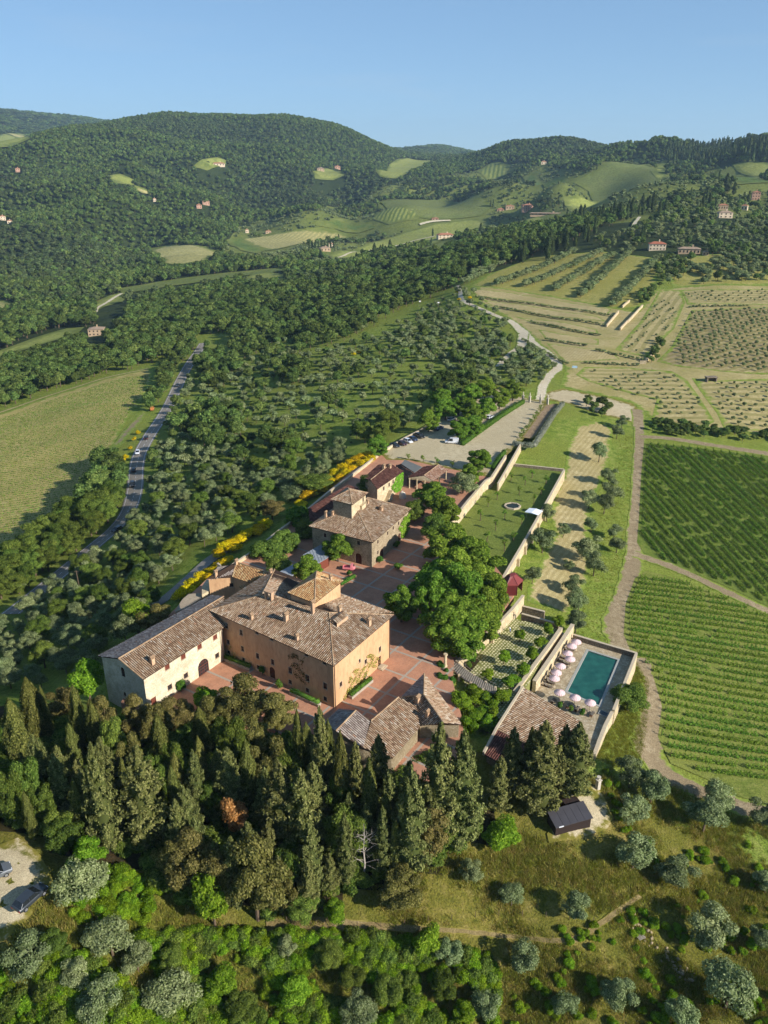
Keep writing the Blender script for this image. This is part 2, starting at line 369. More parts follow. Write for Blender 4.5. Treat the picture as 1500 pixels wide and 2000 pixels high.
def G(u, v, lift=0.0):
    """where the line of sight through a pixel meets the ground (or a level `lift` above it)"""
    d = ray(u, v); h = math.hypot(d[0], d[1]); t = _T / h
    z = CAM_H + d[2] * t; g = ground_z(d[0] * t, d[1] * t) + lift
    k = np.argmax(z < g)
    if z[k] >= g[k]: k = len(t) - 1
    if k > 0:
        a = z[k - 1] - g[k - 1]; b = z[k] - g[k]; tt = t[k - 1] + (t[k] - t[k - 1]) * a / (a - b + 1e-9)
    else: tt = t[k]
    x, y = d[0] * tt, d[1] * tt
    return np.array([x, y, float(ground_z(x, y))])

# ground palette
MEADOW = [srgb(104, 126, 46), srgb(132, 150, 60), srgb(160, 166, 84)]; FORE = [srgb(102, 104, 40), srgb(136, 128, 58), srgb(168, 150, 88)]
FARM = [srgb(96, 108, 50), srgb(112, 122, 58), srgb(130, 136, 70)]
gr_meadow = mat_ground('meadow_grass', MEADOW + [srgb(136, 146, 62)], .03, .35, 2.2, bump=.8, bdist=.4)
gr_fore = mat_ground('rough_grass', FORE + [srgb(118, 120, 48)], .045, .5, 3.2, bump=1.0, bdist=.4)
gr_wood = mat_ground('woodland_floor', [srgb(44, 40, 26), srgb(66, 56, 36), srgb(96, 78, 54), srgb(60, 58, 30)], .08, .8, 5, bump=.6, bdist=.2)
gr_forest = mat_ground('forest_floor', [srgb(40, 52, 26), srgb(52, 64, 30), srgb(66, 76, 36), srgb(56, 68, 34)], .006, .05, .5, bump=.4, bdist=.4)
gr_farm = mat_ground('far_meadow', FARM + [srgb(122, 130, 62)], .006, .04, .4, bump=0)
gr_hay = mat_ground('mown_hay', [srgb(172, 156, 108), srgb(200, 182, 130), srgb(216, 200, 152), srgb(188, 172, 118)], .04, .4, 3.0, stripe=(R(62), 1.6, srgb(158, 142, 92), .45), bump=.5, edge=(MEADOW, .35))
gr_track = mat_ground('dirt_track', [srgb(140, 122, 94), srgb(164, 146, 114), srgb(182, 166, 134), srgb(152, 134, 104)], .06, .7, 4.0, bump=.5, edge=(MEADOW, .45))
gr_gravel = mat_ground('pale_gravel', [srgb(190, 174, 140), srgb(206, 190, 154), srgb(218, 204, 168), srgb(198, 182, 146)], .05, .5, 6.0, bump=.3, edge=(FORE, .5))
gr_white = mat_ground('white_road', [srgb(212, 198, 168), srgb(226, 212, 182), srgb(236, 224, 198), srgb(218, 204, 174)], .05, .5, 4.0, bump=.3, edge=(MEADOW, .5))
gr_asph = mat_ground('asphalt', [srgb(148, 140, 128), srgb(160, 152, 140), srgb(172, 163, 150), srgb(154, 146, 134)], .05, .4, 6.0, bump=.2)
gr_lawn = mat_ground('lawn_grass', [srgb(108, 122, 54), srgb(120, 134, 60), srgb(132, 144, 70), srgb(126, 136, 62)], .05, .4, 3.0, bump=.5)
gr_soil = mat_ground('bare_soil', [srgb(150, 126, 98), srgb(166, 142, 112), srgb(178, 156, 126), srgb(158, 134, 104)], .06, .5, 4.0, bump=.4, edge=(FORE, .6))
gr_vine = mat_ground('vineyard_grass', [srgb(96, 112, 44), srgb(120, 132, 58), srgb(150, 150, 82), srgb(132, 138, 66)], .04, .5, 3.0, bump=.5)
gr_left = mat_ground('young_vineyard_ground', [srgb(150, 142, 76), srgb(176, 164, 96), srgb(200, 184, 122), srgb(186, 170, 104)], .025, .3, 1.6, bump=.5, edge=(MEADOW, .2))
gr_orch = mat_ground('orchard_grass', [srgb(136, 138, 68), srgb(166, 160, 86), srgb(188, 176, 106), srgb(156, 152, 76)], .03, .3, 1.5, bump=.4, edge=(MEADOW, .15))

# terrain mesh: one sheet to the horizon; woodland floor near the estate and under the far woods, meadow elsewhere
def build_terrain():
    ny, nx = GX.shape; V = np.stack([GX.ravel(), GY.ravel(), HZ.ravel()], -1)
    a = (np.arange(ny - 1)[:, None] * nx + np.arange(nx - 1)[None]).ravel()
    Q = np.stack([a, a + 1, a + nx + 1, a + nx], -1)
    cx = V[Q].mean(1); uv = proj(cx); mi = np.zeros(len(Q), int)
    r = np.hypot(cx[:, 0], cx[:, 1])
    mi[r > 700] = 3
    opn = [(560, 520), (430, 500), (470, 440), (600, 415), (700, 395), (760, 360), (900, 340), (1010, 320), (1180, 312), (1290, 316), (1420, 320), (1700, 330), (1700, 420), (1300, 430), (1130, 440), (900, 480), (700, 520)]
    mi[inpoly(uv[:, 0], uv[:, 1], opn) & (r > 600)] = 4
    mi[(r < 125)] = 1
    wood = [(-50,1380),(330,1400),(700,1440),(930,1500),(960,1640),(860,1690),(560,1790),(380,1740),(200,1680),(60,1640),(-50,1600)]
    mi[inpoly(uv[:, 0], uv[:, 1], wood)] = 2
    me = np_mesh('terrain', V, Q, [gr_meadow, gr_fore, gr_wood, gr_forest, gr_farm], mi, smooth=True)
    tag(addm('terrain', me), 'rolling green hills and slopes around the villa', 'terrain', kind='structure')
build_terrain()

def dens(poly, step):
    out = []
    n = len(poly)
    for i in range(n):
        a = np.array(poly[i]); b = np.array(poly[(i + 1) % n]); k = max(1, int(np.linalg.norm(b - a) / step))
        out += [tuple(a + (b - a) * t / k) for t in range(k)]
    return out
def edge_attr(me, d):
    a = me.attributes.new('ed', 'FLOAT', 'POINT'); a.data.foreach_set('value', np.asarray(d, np.float32))
def sheet(name, poly, m, off=.12, step=4.0, label=None, cat=None, world=False, kind='structure', zfun=None, edge=2.5):
    """thin ground sheet that follows the terrain inside a polygon (pixels, or world if world)"""
    w = list(poly) if world else [tuple(G(u, v)[:2]) for u, v in poly]
    w = dens(w, step); wa = np.array(w)
    x0, y0 = wa.min(0); x1, y1 = wa.max(0)
    gx, gy = np.meshgrid(np.arange(x0 + step * .5, x1, step), np.arange(y0 + step * .5, y1, step)); gx = gx.ravel(); gy = gy.ravel()
    k = inpoly(gx, gy, w); pts = [Vector((a, b)) for a, b in w] + [Vector((a, b)) for a, b in zip(gx[k], gy[k])]
    vs, es, fs, *_ = mgeo.delaunay_2d_cdt(pts, [], [list(range(len(w)))], 1, 1e-4)
    V = np.array([(p.x, p.y) for p in vs]); z = (zfun or ground_z)(V[:, 0], V[:, 1]) + off
    T = np.array([f for f in fs if len(f) == 3]);
    me = np_mesh(name, np.c_[V, z], T, m, smooth=True); A = np.array(w); B = np.roll(A, -1, 0); ab = B - A; dmin = np.full(len(V), 1e9)
    for i in range(0, len(A), 64):
        t_ = np.clip(((V[:, None] - A[None, i:i + 64]) * ab[None, i:i + 64]).sum(-1) / ((ab[i:i + 64] ** 2).sum(-1) + 1e-9), 0, 1)
        dmin = np.minimum(dmin, np.linalg.norm(V[:, None] - (A[None, i:i + 64] + ab[None, i:i + 64] * t_[..., None]), axis=-1).min(1))
    edge_attr(me, np.clip(dmin / max(edge, step), 0, 1))
    o = addm(name, me); tag(o, label, cat, kind=kind); return o, w
def smooth_line(pts, n=6):
    pts = [np.array(p, float) for p in pts]; out = []
    for i in range(len(pts) - 1):
        p0, p1, p2, p3 = pts[max(i - 1, 0)], pts[i], pts[i + 1], pts[min(i + 2, len(pts) - 1)]
        for k in range(n):
            t = k / n; out.append(.5 * ((2 * p1) + (-p0 + p2) * t + (2 * p0 - 5 * p1 + 4 * p2 - p3) * t * t + (-p0 + 3 * p1 - 3 * p2 + p3) * t ** 3))
    out.append(pts[-1]); return out
def ribbon(name, px, width, m, off=.2, label=None, cat=None, kind='structure', shift=0.0, world=False, n=8, cross=4, z=None, jag=0.0, level=False):
    """road: centre line in pixels, width in metres (number or list)"""
    c = [np.array(p[:2]) for p in px] if world else [G(u, v)[:2] for u, v in px]
    wd = list(width) if hasattr(width, '__len__') else [width] * len(c)
    L = smooth_line([np.r_[a, b] for a, b in zip(c, wd)], n); V = []; Q = []
    for i, q in enumerate(L):
        t = L[min(i + 1, len(L) - 1)][:2] - L[max(i - 1, 0)][:2]; t /= np.linalg.norm(t) + 1e-9; nn = np.array([-t[1], t[0]])
        for k in range(cross + 1):
            e = (k / cross - .5) * q[2] * (1 + jag * (math.sin(i * 1.7 + k) + math.sin(i * .53 + 2 * k)) * (k in (0, cross)))
            p = q[:2] + nn * (e + shift); V.append((*p, 0))
    V = np.array(V); V[:, 2] = (ground_z(V[:, 0], V[:, 1]) if z is None else z) + off
    if z is None and level:   # level across
        R_ = V[:, 2].reshape(-1, cross + 1); R_[:] = .35 * R_ + .65 * R_.max(1, keepdims=True); V[:, 2] = R_.ravel()
    for i in range(len(L) - 1):
        for k in range(cross):
            a = i * (cross + 1) + k; Q.append((a, a + 1, a + cross + 2, a + cross + 1))
    Q = np.array(Q)[:, ::-1]
    me = np_mesh(name, V, Q, m, smooth=True); edge_attr(me, np.tile([1 - abs(2 * k / cross - 1) for k in range(cross + 1)], len(L)) * 1.6)
    o = addm(name, me); tag(o, label, cat, kind=kind); return o, L
# ------------------------------------------------------------------ fields, roads and tracks
sheet('vineyard_ground', [(1262,1115),(1330,1132),(1420,1168),(1505,1203),(1560,1225),(1600,1600),(1505,1572),(1440,1556),(1385,1525),(1310,1492),(1285,1440),(1293,1380),(1275,1320),(1235,1280),(1218,1240),(1222,1180),(1240,1130)], gr_vine, .12, 5, 'grassy ground under the lower vineyard rows', 'field')
sheet('vineyard_ground', [(1258,865),(1505,893),(1600,905),(1600,1230),(1505,1188),(1420,1147),(1330,1110),(1262,1090),(1244,1060),(1248,1010),(1252,930)], mat_ground('vineyard_grass_painted_shade', [srgb(84, 104, 40), srgb(106, 124, 50), srgb(132, 138, 66), srgb(112, 126, 54)], .04, .5, 3.0, bump=.5), .12, 5, 'grassy ground under the upper vineyard rows', 'field')  # grass colour darkened to stand in for shade between the vine rows
TR = [(1245,800),(1249,855),(1246,940),(1240,1020),(1238,1080),(1228,1140),(1206,1210),(1216,1260),(1262,1300),(1280,1350),(1272,1420),(1266,1470),(1302,1512),(1370,1548),(1450,1576),(1520,1600)]
ribbon('dirt_track', TR, [5.5,4.6,4.4,4.4,5.4,5.6,7,7.5,6.6,5.6,6.4,6.6,5.6,5,5,5], gr_track, .1, 'bare dirt track between the pool wall and the vineyards', 'track', jag=.08)
ribbon('dirt_track', [(1249,853),(1300,856),(1380,868),(1450,879),(1560,894)], 4.6, gr_track, .12, 'dirt track along the top edge of the upper vineyard', 'track', jag=.08)
ribbon('dirt_track', [(1238,1082),(1275,1095),(1330,1115),(1400,1148),(1460,1176),(1560,1222)], [4.4,4.2,3.8,3.8,3.8,3.8], gr_track, .13, 'dirt track dividing the two vineyards', 'track', jag=.1)
# strip beside the lawn wall
sheet('hay_strip', [(1128,832),(1170,822),(1196,838),(1194,880),(1180,930),(1160,975),(1150,1010),(1150,1060),(1156,1100),(1140,1150),(1112,1200),(1030,1175),(1030,1150),(1055,1100),(1085,1040),(1075,1010),(1085,960),(1103,915),(1110,870)], gr_hay, .05, 3.5, 'dry mown hay between the lawn wall and the olive row', 'field')
# car park, drive, gravel
sheet('gravel_drive', W2([(744,877),(800,848),(840,826),(885,800),(930,776),(985,752),(1020,775),(1036,780),(1072,782),(1064,798),(1017,866),(985,893),(963,934),(905,921),(850,910),(800,899),(755,898),(742,884)], 0), gr_gravel, .03, 5, 'pale gravel car park and drive inside the gate', 'car park', world=True, zfun=lambda x, y: np.maximum(ground_z(x, y) + .08, 0))
sheet('soil_bed', [(1064,794),(1092,790),(1048,858),(1040,866),(1018,862)], gr_soil, .3, 1.5, 'bare soil bed beside the drive', 'bed', zfun=lambda x, y: np.maximum(ground_z(x, y), -.15), edge=.3)
zr = Z(2.419, 880, 520, (35,90),(45,125),(60,165),(150,205),(230,240),(290,265),(340,310),(390,365),(450,405),(500,450),(505,485),(475,510),(440,560),(425,620),(415,650))
ribbon('white_gravel_road', zr, [4,4,4,4,4.2,5,7,6,5.5,5.5,5.5,5.2,5,4.6,4.5], gr_white, .14, 'white gravel road winding from the gate up the hill', 'road')
ribbon('white_gravel_road', Z(2.419, 880, 520, (345,320),(335,375),(295,405),(255,440),(225,475)), [7,6,5,4,4], gr_white, .16, 'white gravel side road dropping into the olive trees', 'road')
sheet('gravel_area', Z(2.419, 880, 520, (440,598),(530,578),(700,612),(860,650),(912,700),(893,745),(850,735),(760,712),(640,680),(560,650),(450,632)), gr_gravel, .08, 5, 'pale gravel turning area outside the gate', 'gravel')
gr_dry = mat_ground('dry_slope_grass', [srgb(164, 150, 98), srgb(186, 170, 116), srgb(204, 188, 136), srgb(168, 158, 96)], .05, .4, 2.5, bump=.4, edge=(MEADOW, .2))
sheet('dry_slope', Z(2.419, 880, 520, (90,100),(330,118),(560,158),(780,200),(880,215),(980,110),(1100,100),(1700,95),(1700,800),(1500,800),(1250,770),(960,730),(920,690),(860,645),(700,605),(520,570),(545,480),(470,415),(400,355),(340,290),(240,225),(140,170)), gr_dry, .04, 5, 'dry tan grass of the terraced slope right of the white road', 'slope')
# terraces (tan mown strips) right of the white road
zz = lambda *p: Z(2.419, 880, 520, *p)
sheet('hay_terrace', zz((100,112),(300,128),(520,165),(760,205),(740,232),(560,200),(300,160),(120,140)), gr_hay, .09, 2.5, 'highest tan hay terrace above the white road', 'terrace', edge=1.0)
sheet('hay_terrace', zz((150,158),(330,180),(520,215),(700,240),(735,262),(520,240),(330,215),(190,185)), gr_hay, .09, 2.5, 'second tan hay terrace above the white road', 'terrace', edge=1.0)
sheet('hay_terrace', zz((300,238),(500,260),(690,300),(700,318),(560,300),(420,275)), gr_hay, .09, 2.5, 'third tan hay terrace above the white road', 'terrace', edge=1.0)
sheet('hay_terrace', zz((415,300),(520,320),(700,345),(700,372),(560,360),(450,345)), gr_hay, .09, 2.5, 'fourth tan hay terrace above the white road', 'terrace', edge=1.0)
sheet('hay_terrace', zz((455,365),(620,385),(770,410),(800,440),(640,450),(545,455)), gr_hay, .09, 2.5, 'lowest tan hay terrace beside the bend of the white road', 'terrace', edge=1.0)
gr_orow = mat_ground('orchard_hay', [srgb(164, 150, 98), srgb(188, 172, 118), srgb(208, 192, 138), srgb(186, 170, 118)], .04, .35, 2.5, stripe=(R(0), 6, srgb(134, 130, 72), .55), bump=.4, edge=(MEADOW, .3))
zq = lambda *p: Z(4.6875, 1180, 540, *p)
sheet('orchard_ground', zq((510,125),(700,125),(740,240),(640,480),(390,740),(100,670),(330,420)), mat_ground('orchard_hay_strips', [srgb(164, 150, 98), srgb(190, 174, 120), srgb(208, 192, 138), srgb(186, 170, 118)], .04, .35, 2.5, stripe=(R(64), 5, srgb(134, 130, 72), .55), bump=.4, edge=(MEADOW, .3)), .12, 5, 'tan hay strips of the terraced orchard', 'field')
sheet('orchard_ground', zq((700,125),(1100,120),(1700,110),(1700,270),(1100,250),(760,260)), gr_orow, .09, 5, 'tan hay of the topmost young olive orchard', 'field')
sheet('orchard_ground', zq((800,310),(1100,300),(1750,285),(1800,880),(1450,900),(1060,870),(700,830),(480,780),(620,640)), mat_ground('orchard_soil', [srgb(152, 138, 90), srgb(178, 162, 112), srgb(200, 184, 132), srgb(164, 146, 106)], .05, .4, 2.5, stripe=(R(35), 4.6, srgb(132, 126, 72), .6), bump=.4, edge=(MEADOW, .3)), .12, 5, 'hay and soil under the large young olive orchard', 'field')
sheet('orchard_ground', zq((-180,830),(200,835),(620,870),(760,950),(860,1090),(1010,1330),(900,1390),(430,1330),(480,1130),(200,1060),(-150,960),(-260,900)), gr_orow, .09, 5, 'hay strips of the orchard above the gravel turning area', 'field')
sheet('orchard_ground', zq((800,930),(1000,960),(1700,930),(1750,1400),(1500,1420),(1100,1400),(1030,1250)), gr_orow, .09, 5, 'hay strips of the orchard beside the small stone hut', 'field')
sheet('orchard_meadow', zz((90,98),(200,30),(380,-40),(700,-70),(1000,-30),(960,100),(890,200),(780,200),(560,160),(330,120)), gr_orch, .07, 6, 'sunny grass between the grown olive rows', 'field')
sheet('orchard_meadow', zz((1000,-30),(1300,-60),(1600,-40),(1600,90),(1050,100)), gr_orch, .07, 6, 'sunny grass below the farmhouses', 'field')
# road on the left slope
ROADPX = [(20,1200),(70,1160),(105,1132),(150,1095),(190,1062),(222,1035),(245,1008),(258,980),(264,950),(266,920),(272,890),(290,855),(310,825),(330,792),(345,760),(365,720),(385,690),(398,670)]
_, ROAD = ribbon('asphalt_road', ROADPX, 6.8, gr_asph, .14, 'grey asphalt road curving down the left slope', 'road')
wht = mat_plain('road_paint', (.75, .75, .72, 1), .8)
for sh, nm in ((-2.7, 'white edge line on the field side of the road'), (2.7, 'white edge line on the olive side of the road')):
    w = [(p[0], p[1]) for p in ROAD[::4]]
    ribbon('road_line', w, .14, wht, .19, nm, 'road marking', world=True, shift=sh, n=4, cross=1, level=False)
mb = MB()
for i in range(0, len(ROAD) - 2, 2):
    a = ROAD[i][:2]; b = ROAD[i + 1][:2]; t = (b - a) / (np.linalg.norm(b - a) + 1e-9); n = np.array([-t[1], t[0]]) * .07
    za = ground_z(a[0], a[1]); L_ = min(3.0, np.linalg.norm(b - a)); b2 = a + t * L_
    q = [a - n, b2 - n, b2 + n, a + n]; mb.face([(p[0], p[1], float(ground_z(p[0], p[1])) + .2) for p in q])
tag(mb.build('road_line', wht), 'dashed white centre line of the road', 'road marking', kind='structure')
sheet('young_vineyard', [(-120,860),(0,810),(90,778),(200,742),(300,718),(296,745),(285,770),(262,800),(240,835),(215,880),(215,905),(200,950),(160,990),(110,1040),(60,1090),(-120,1140)], gr_left, .12, 6, 'pale green field of fine vine rows left of the road', 'field')
sheet('field_track', [(285,805),(270,812),(235,850),(205,892),(212,897),(240,868),(262,840),(280,820)], gr_track, .2, 4, 'bare earth strip at the edge of the pale green field', 'track')
ribbon('field_track', [(-80,838),(0,806),(90,775),(190,743),(290,720)], 3.0, gr_hay, .2, 'tan headland track along the top of the pale green field', 'track')
ribbon('estate_lane', [(300,1185),(330,1165),(370,1130),(410,1095),(440,1075)], 4.2, gr_asph, .25, 'grey lane below the left wall of the villa', 'road')
# foreground patches
sheet('gravel_parking', [(-150,1690),(0,1650),(35,1637),(75,1665),(105,1720),(60,1790),(20,1830),(-150,1920)], gr_gravel, .15, 3, 'gravel parking area in the lower left corner', 'car park')
ribbon('foot_path', [(520,1812),(600,1806),(700,1808),(800,1815),(900,1820),(1000,1830),(1110,1838),(1180,1800),(1250,1750)], [2.4,2.0,1.6,1.0,.8,.8,.9,.9,.7], mat_ground('path_soil', [srgb(128, 110, 74), srgb(146, 128, 88), srgb(160, 142, 102), srgb(134, 118, 76)], .06, .5, 4.0, bump=.4, edge=(FORE, .6)), .15, 'narrow earth path crossing the slope below the cypresses', 'path', jag=.12)
sheet('gravel_pad', [(1165,1535),(1180,1560),(1198,1600),(1185,1622),(1130,1640),(1072,1648),(1068,1630),(1100,1590),(1140,1540)], gr_gravel, .2, 2.5, 'gravel apron around the black shed', 'gravel')
# far fields
def far(poly, cols, lab, stripe=None, off=1.2, step=25):
    m = mat_ground('far_field_ground', [srgb(*c) for c in cols], .004, .03, .3, stripe=stripe, bump=0, edge=(FARM, .02))
    sheet('field', poly, m, off, step * .7, lab, 'field', edge=22)
GRN = [(136,146,70),(148,156,78),(162,166,90),(154,158,82)]; TAN = [(176,168,108),(190,180,118),(202,190,130),(180,170,110)]; DGR = [(94,116,54),(104,124,60),(114,132,66),(98,118,56)]
far([(735,337),(760,322),(795,309),(862,312),(830,322),(798,338),(772,350),(742,346)], GRN, 'bright meadow in the saddle between the hills')
far([(290,486),(335,478),(440,499),(405,510),(350,520),(322,516)], TAN, 'tan and green field in the valley below the big wooded hill', (R(20), 9, srgb(118, 128, 66), .5))
far([(470,466),(560,453),(650,447),(700,458),(640,470),(560,484),(520,491)], TAN, 'wide tan striped field in the valley', (R(70), 8, srgb(136, 136, 82), .6))
far([(615,441),(660,428),(725,434),(733,446),(700,456),(655,448)], DGR, 'dark green field above the tan striped field')
far([(440,470),(470,463),(520,490),(500,496),(470,490)], DGR, 'small green field beside the tan striped field')
far([(640,500),(700,486),(745,470),(790,455),(850,437),(935,428),(1065,424),(1060,434),(1000,445),(930,452),(880,462),(850,478),(740,497),(680,508)], GRN, 'long bright meadow across the middle of the valley')
far([(815,497),(850,478),(895,470),(930,464),(925,478),(895,490),(860,500)], GRN, 'small vineyard below the white farmhouse', (R(60), 6, srgb(84, 104, 50), .7))
far([(735,412),(790,405),(830,412),(815,430),(760,440),(730,430)], GRN, 'striped vineyard on the valley side', (R(75), 9, srgb(80, 104, 50), .75))
far([(1100,390),(1180,386),(1190,398),(1150,412),(1110,412)], GRN, 'bright green meadow beside the large red villa')
far([(1020,345),(1045,338),(1110,352),(1105,362),(1060,362),(1025,355)], DGR, 'smooth green field on the right hill')
far([(930,335),(960,318),(1000,322),(985,345),(950,352)], GRN, 'striped vineyard on the right hill', (R(80), 12, srgb(76, 100, 50), .7))
far([(1430,322),(1505,320),(1600,322),(1600,345),(1480,345),(1440,336)], GRN, 'pale green meadow at the far right')
far([(1395,335),(1480,345),(1505,358),(1440,362),(1390,345)], DGR, 'green slope below the pale meadow at the far right')
far([(1290,318),(1300,312),(1300,350),(1285,352),(1270,335)], GRN, 'grassy clearing by the cypress wood')
far([(1170,330),(1260,320),(1290,350),(1240,370),(1150,375),(1120,358)], [(112,124,64),(122,132,70),(134,140,78),(118,126,66)], 'olive dotted meadow under the right hill crest')
far([(375,327),(395,312),(425,308),(445,315),(438,326),(405,334)], GRN, 'round green clearing around the hilltop villa')
far([(208,345),(235,340),(262,352),(262,362),(225,360)], GRN, 'small green clearing on the wooded hill', None)
far([(262,362),(280,368),(300,378),(285,380),(268,374)], TAN, 'small tan clearing on the wooded hill')
far([(0,265),(40,262),(62,272),(45,280),(20,290),(-40,300),(-60,275)], GRN, 'far green field on the distant ridge', None, 4, 60)
far([(10,262),(50,264),(60,272),(30,270)], TAN, 'pale quarry cut on the distant ridge', None, 6, 50)
far([(610,335),(650,332),(675,342),(650,353),(615,350)], GRN, 'small field by the far hillside houses')
far([(-60,692),(0,686),(60,664),(130,643),(165,640),(150,655),(90,672),(0,700),(-60,712)], GRN, 'light green field in the left valley', None, .8, 12)
far([(-60,590),(0,585),(30,592),(40,610),(15,625),(-60,630)], TAN, 'striped orchard field at the left edge', (R(70), 7, srgb(104, 120, 60), .7), .8, 15)
far([(172,596),(215,578),(255,568),(240,590),(205,600),(185,610)], GRN, 'grass bank beside the white track in the left valley', None, .8, 15)
far([(560,555),(500,548),(470,545),(520,530),(555,537)], GRN, 'grassy glade in the valley wood', None, .8, 18)
far([(230,565),(330,548),(430,535),(560,522),(570,528),(450,543),(330,560),(240,575)], [(104,118,62),(112,124,66),(124,132,72),(108,118,62)], 'light grass strip through the valley woods', None, .8, 18)
far([(740,395),(870,390),(960,405),(940,422),(850,430),(800,425)], [(112,124,66),(120,130,70),(132,138,78),(118,126,68)], 'olive dotted slope above the valley meadow')
ribbon('white_track', [(187,612),(190,604),(205,595),(222,584),(238,575)], 5, gr_white, 1.2, 'white track curving through the left valley', 'track')
ribbon('white_track', [(660,505),(720,492),(790,478),(850,463)], 5, gr_white, 1.9, 'pale farm track across the valley meadow', 'track')
ribbon('white_track', [(820,440),(845,434),(880,432)], 9, gr_white, 1.9, 'bare pale bank by the valley meadow', 'track')
ribbon('white_track', [(1237,446),(1240,438),(1246,430),(1249,426)], 4.5, gr_white, 1.5, 'dusty white road on the far hill crest', 'track')
# ------------------------------------------------------------------ building materials
T_STOPS = [(0, srgb(138, 110, 86)), (.25, srgb(172, 142, 112)), (.55, srgb(192, 164, 134)), (.8, srgb(204, 182, 154)), (.93, srgb(216, 202, 182)), (1, srgb(192, 138, 100))]
m_tile = mat_tile('old_roof_tile', T_STOPS)
m_tile_o = mat_tile('orange_roof_tile', [(0, srgb(170, 124, 84)), (.3, srgb(206, 158, 106)), (.65, srgb(220, 178, 124)), (.9, srgb(226, 196, 142)), (1, srgb(232, 212, 170))])
m_tile_p = mat_tile('pink_roof_tile', [(0, srgb(158, 118, 96)), (.3, srgb(194, 150, 124)), (.65, srgb(208, 170, 142)), (.9, srgb(218, 186, 162)), (1, srgb(224, 204, 184))])
m_tile_g = mat_tile('grey_roof_tile', [(0, srgb(140, 126, 116)), (.3, srgb(172, 156, 146)), (.65, srgb(194, 180, 168)), (.9, srgb(212, 202, 190)), (1, srgb(190, 146, 116))])
m_tile_r = mat_tile('brown_roof_tile', [(0, srgb(92, 60, 52)), (.4, srgb(122, 80, 70)), (.8, srgb(138, 96, 84)), (1, srgb(152, 112, 98))])
m_under = mat_plain('roof_underlay', srgb(74, 58, 48), .95, .1)
m_ridge = mat_tile('ridge_tile', [(0, srgb(158, 128, 100)), (.5, srgb(188, 158, 124)), (1, srgb(206, 178, 142))])
m_pal = mat_plaster('ochre_plaster', srgb(210, 166, 124), srgb(228, 188, 144), srgb(192, 146, 108))
m_white = mat_stone('pale_limewashed_stone', [srgb(214, 198, 166), srgb(230, 216, 186), srgb(240, 230, 206)], srgb(224, 210, 180), 4.5, .12)
m_rubble = mat_stone('grey_rubble_stone', [srgb(150, 132, 108), srgb(176, 158, 130), srgb(198, 182, 152)], srgb(164, 146, 118), 4.5, .3)
m_cream = mat_stone('cream_stone_wall', [srgb(198, 176, 140), srgb(218, 198, 162), srgb(232, 216, 184)], srgb(206, 186, 150), 3.8, .25)
m_dkst = mat_stone('dark_stone_wall', [srgb(122, 110, 96), srgb(150, 136, 118), srgb(176, 162, 140)], srgb(118, 106, 90), 4, .4)
m_cop = mat_plain('wall_coping', srgb(206, 190, 162), .9, .1)
m_frame = mat_plain('dark_brown_wood', srgb(92, 58, 44), .7, .2)
m_redw = mat_plain('red_brown_wood', srgb(122, 66, 50), .7, .2)
m_sill = mat_plain('stone_sill', srgb(204, 184, 154), .9, .1)
def mat_glass():
    t = NT('window_glass'); m = t.done((.02, .023, .026, 1), .08, .5); MATS['window_glass'] = m; return m
m_glass = mat_glass()
m_pipe = mat_plain('copper_gutter', srgb(112, 82, 66), .6, .4)
m_chim = mat_plaster('chimney_plaster', srgb(206, 166, 132), srgb(222, 188, 154), srgb(170, 130, 100), .8)
m_dark = mat_plain('dark_interior', (.012, .011, .010, 1), .95, .05)

def unit(v): v = np.asarray(v, float); return v / (np.linalg.norm(v) + 1e-12)
TILE_COUNT = 0
def tile_mesh(faces, mats, spacing=.42, tlen=.6, rad=.15):
    global TILE_COUNT
    VV = []; QQ = []; k = 0; arch = [(-1, .0), (-.6, .72), (0, 1.0), (.6, .72), (1, .0)]
    for f in faces:
        f = [np.asarray(p, float) for p in f]
        n = np.zeros(3)
        for i in range(1, len(f) - 1): n += np.cross(f[i] - f[0], f[i + 1] - f[0])
        n = unit(n);
        if n[2] < 0: n = -n
        d = unit(np.array([0, 0, -1.0]) + n * n[2]); e = np.cross(n, d); o = f[0]
        S = [np.dot(p - o, e) for p in f]; T = [np.dot(p - o, d) for p in f]; N = np.mean([np.dot(p - o, n) for p in f])
        s = min(S) + spacing * .5
        while s < max(S):
            ts = []
            for i in range(len(f)):
                j = (i + 1) % len(f)
                if (S[i] > s) != (S[j] > s): ts.append(T[i] + (T[j] - T[i]) * (s - S[i]) / (S[j] - S[i]))
            if len(ts) >= 2:
                t0, t1 = min(ts) + .05, max(ts) + .06
                m = max(1, int(round((t1 - t0) / tlen))); tl = (t1 - t0) / m
                if t1 - t0 > .15:
                    for q in range(m):
                        a = t1 - q * tl; b = a - tl - .06; js = rng.uniform(-.025, .025); w = rad * rng.uniform(.92, 1.08)
                        for tt, lift, ww in ((a, .055, w), (b, .015, w * .82)):
                            for (x, h) in arch: VV.append(o + e * (s + js + x * ww) + d * tt + n * (N + .02 + lift + h * ww * .8))
                        for i in range(4): QQ.append((k + i, k + i + 1, k + 6 + i, k + 5 + i))
                        QQ.append((k, k + 2, k + 4, k + 4)) if False else None
                        k += 10; TILE_COUNT += 1
            s += spacing
    QQ = [q for q in QQ if q]
    return np_mesh('roof_tiles', np.array(VV), np.array(QQ), mats)
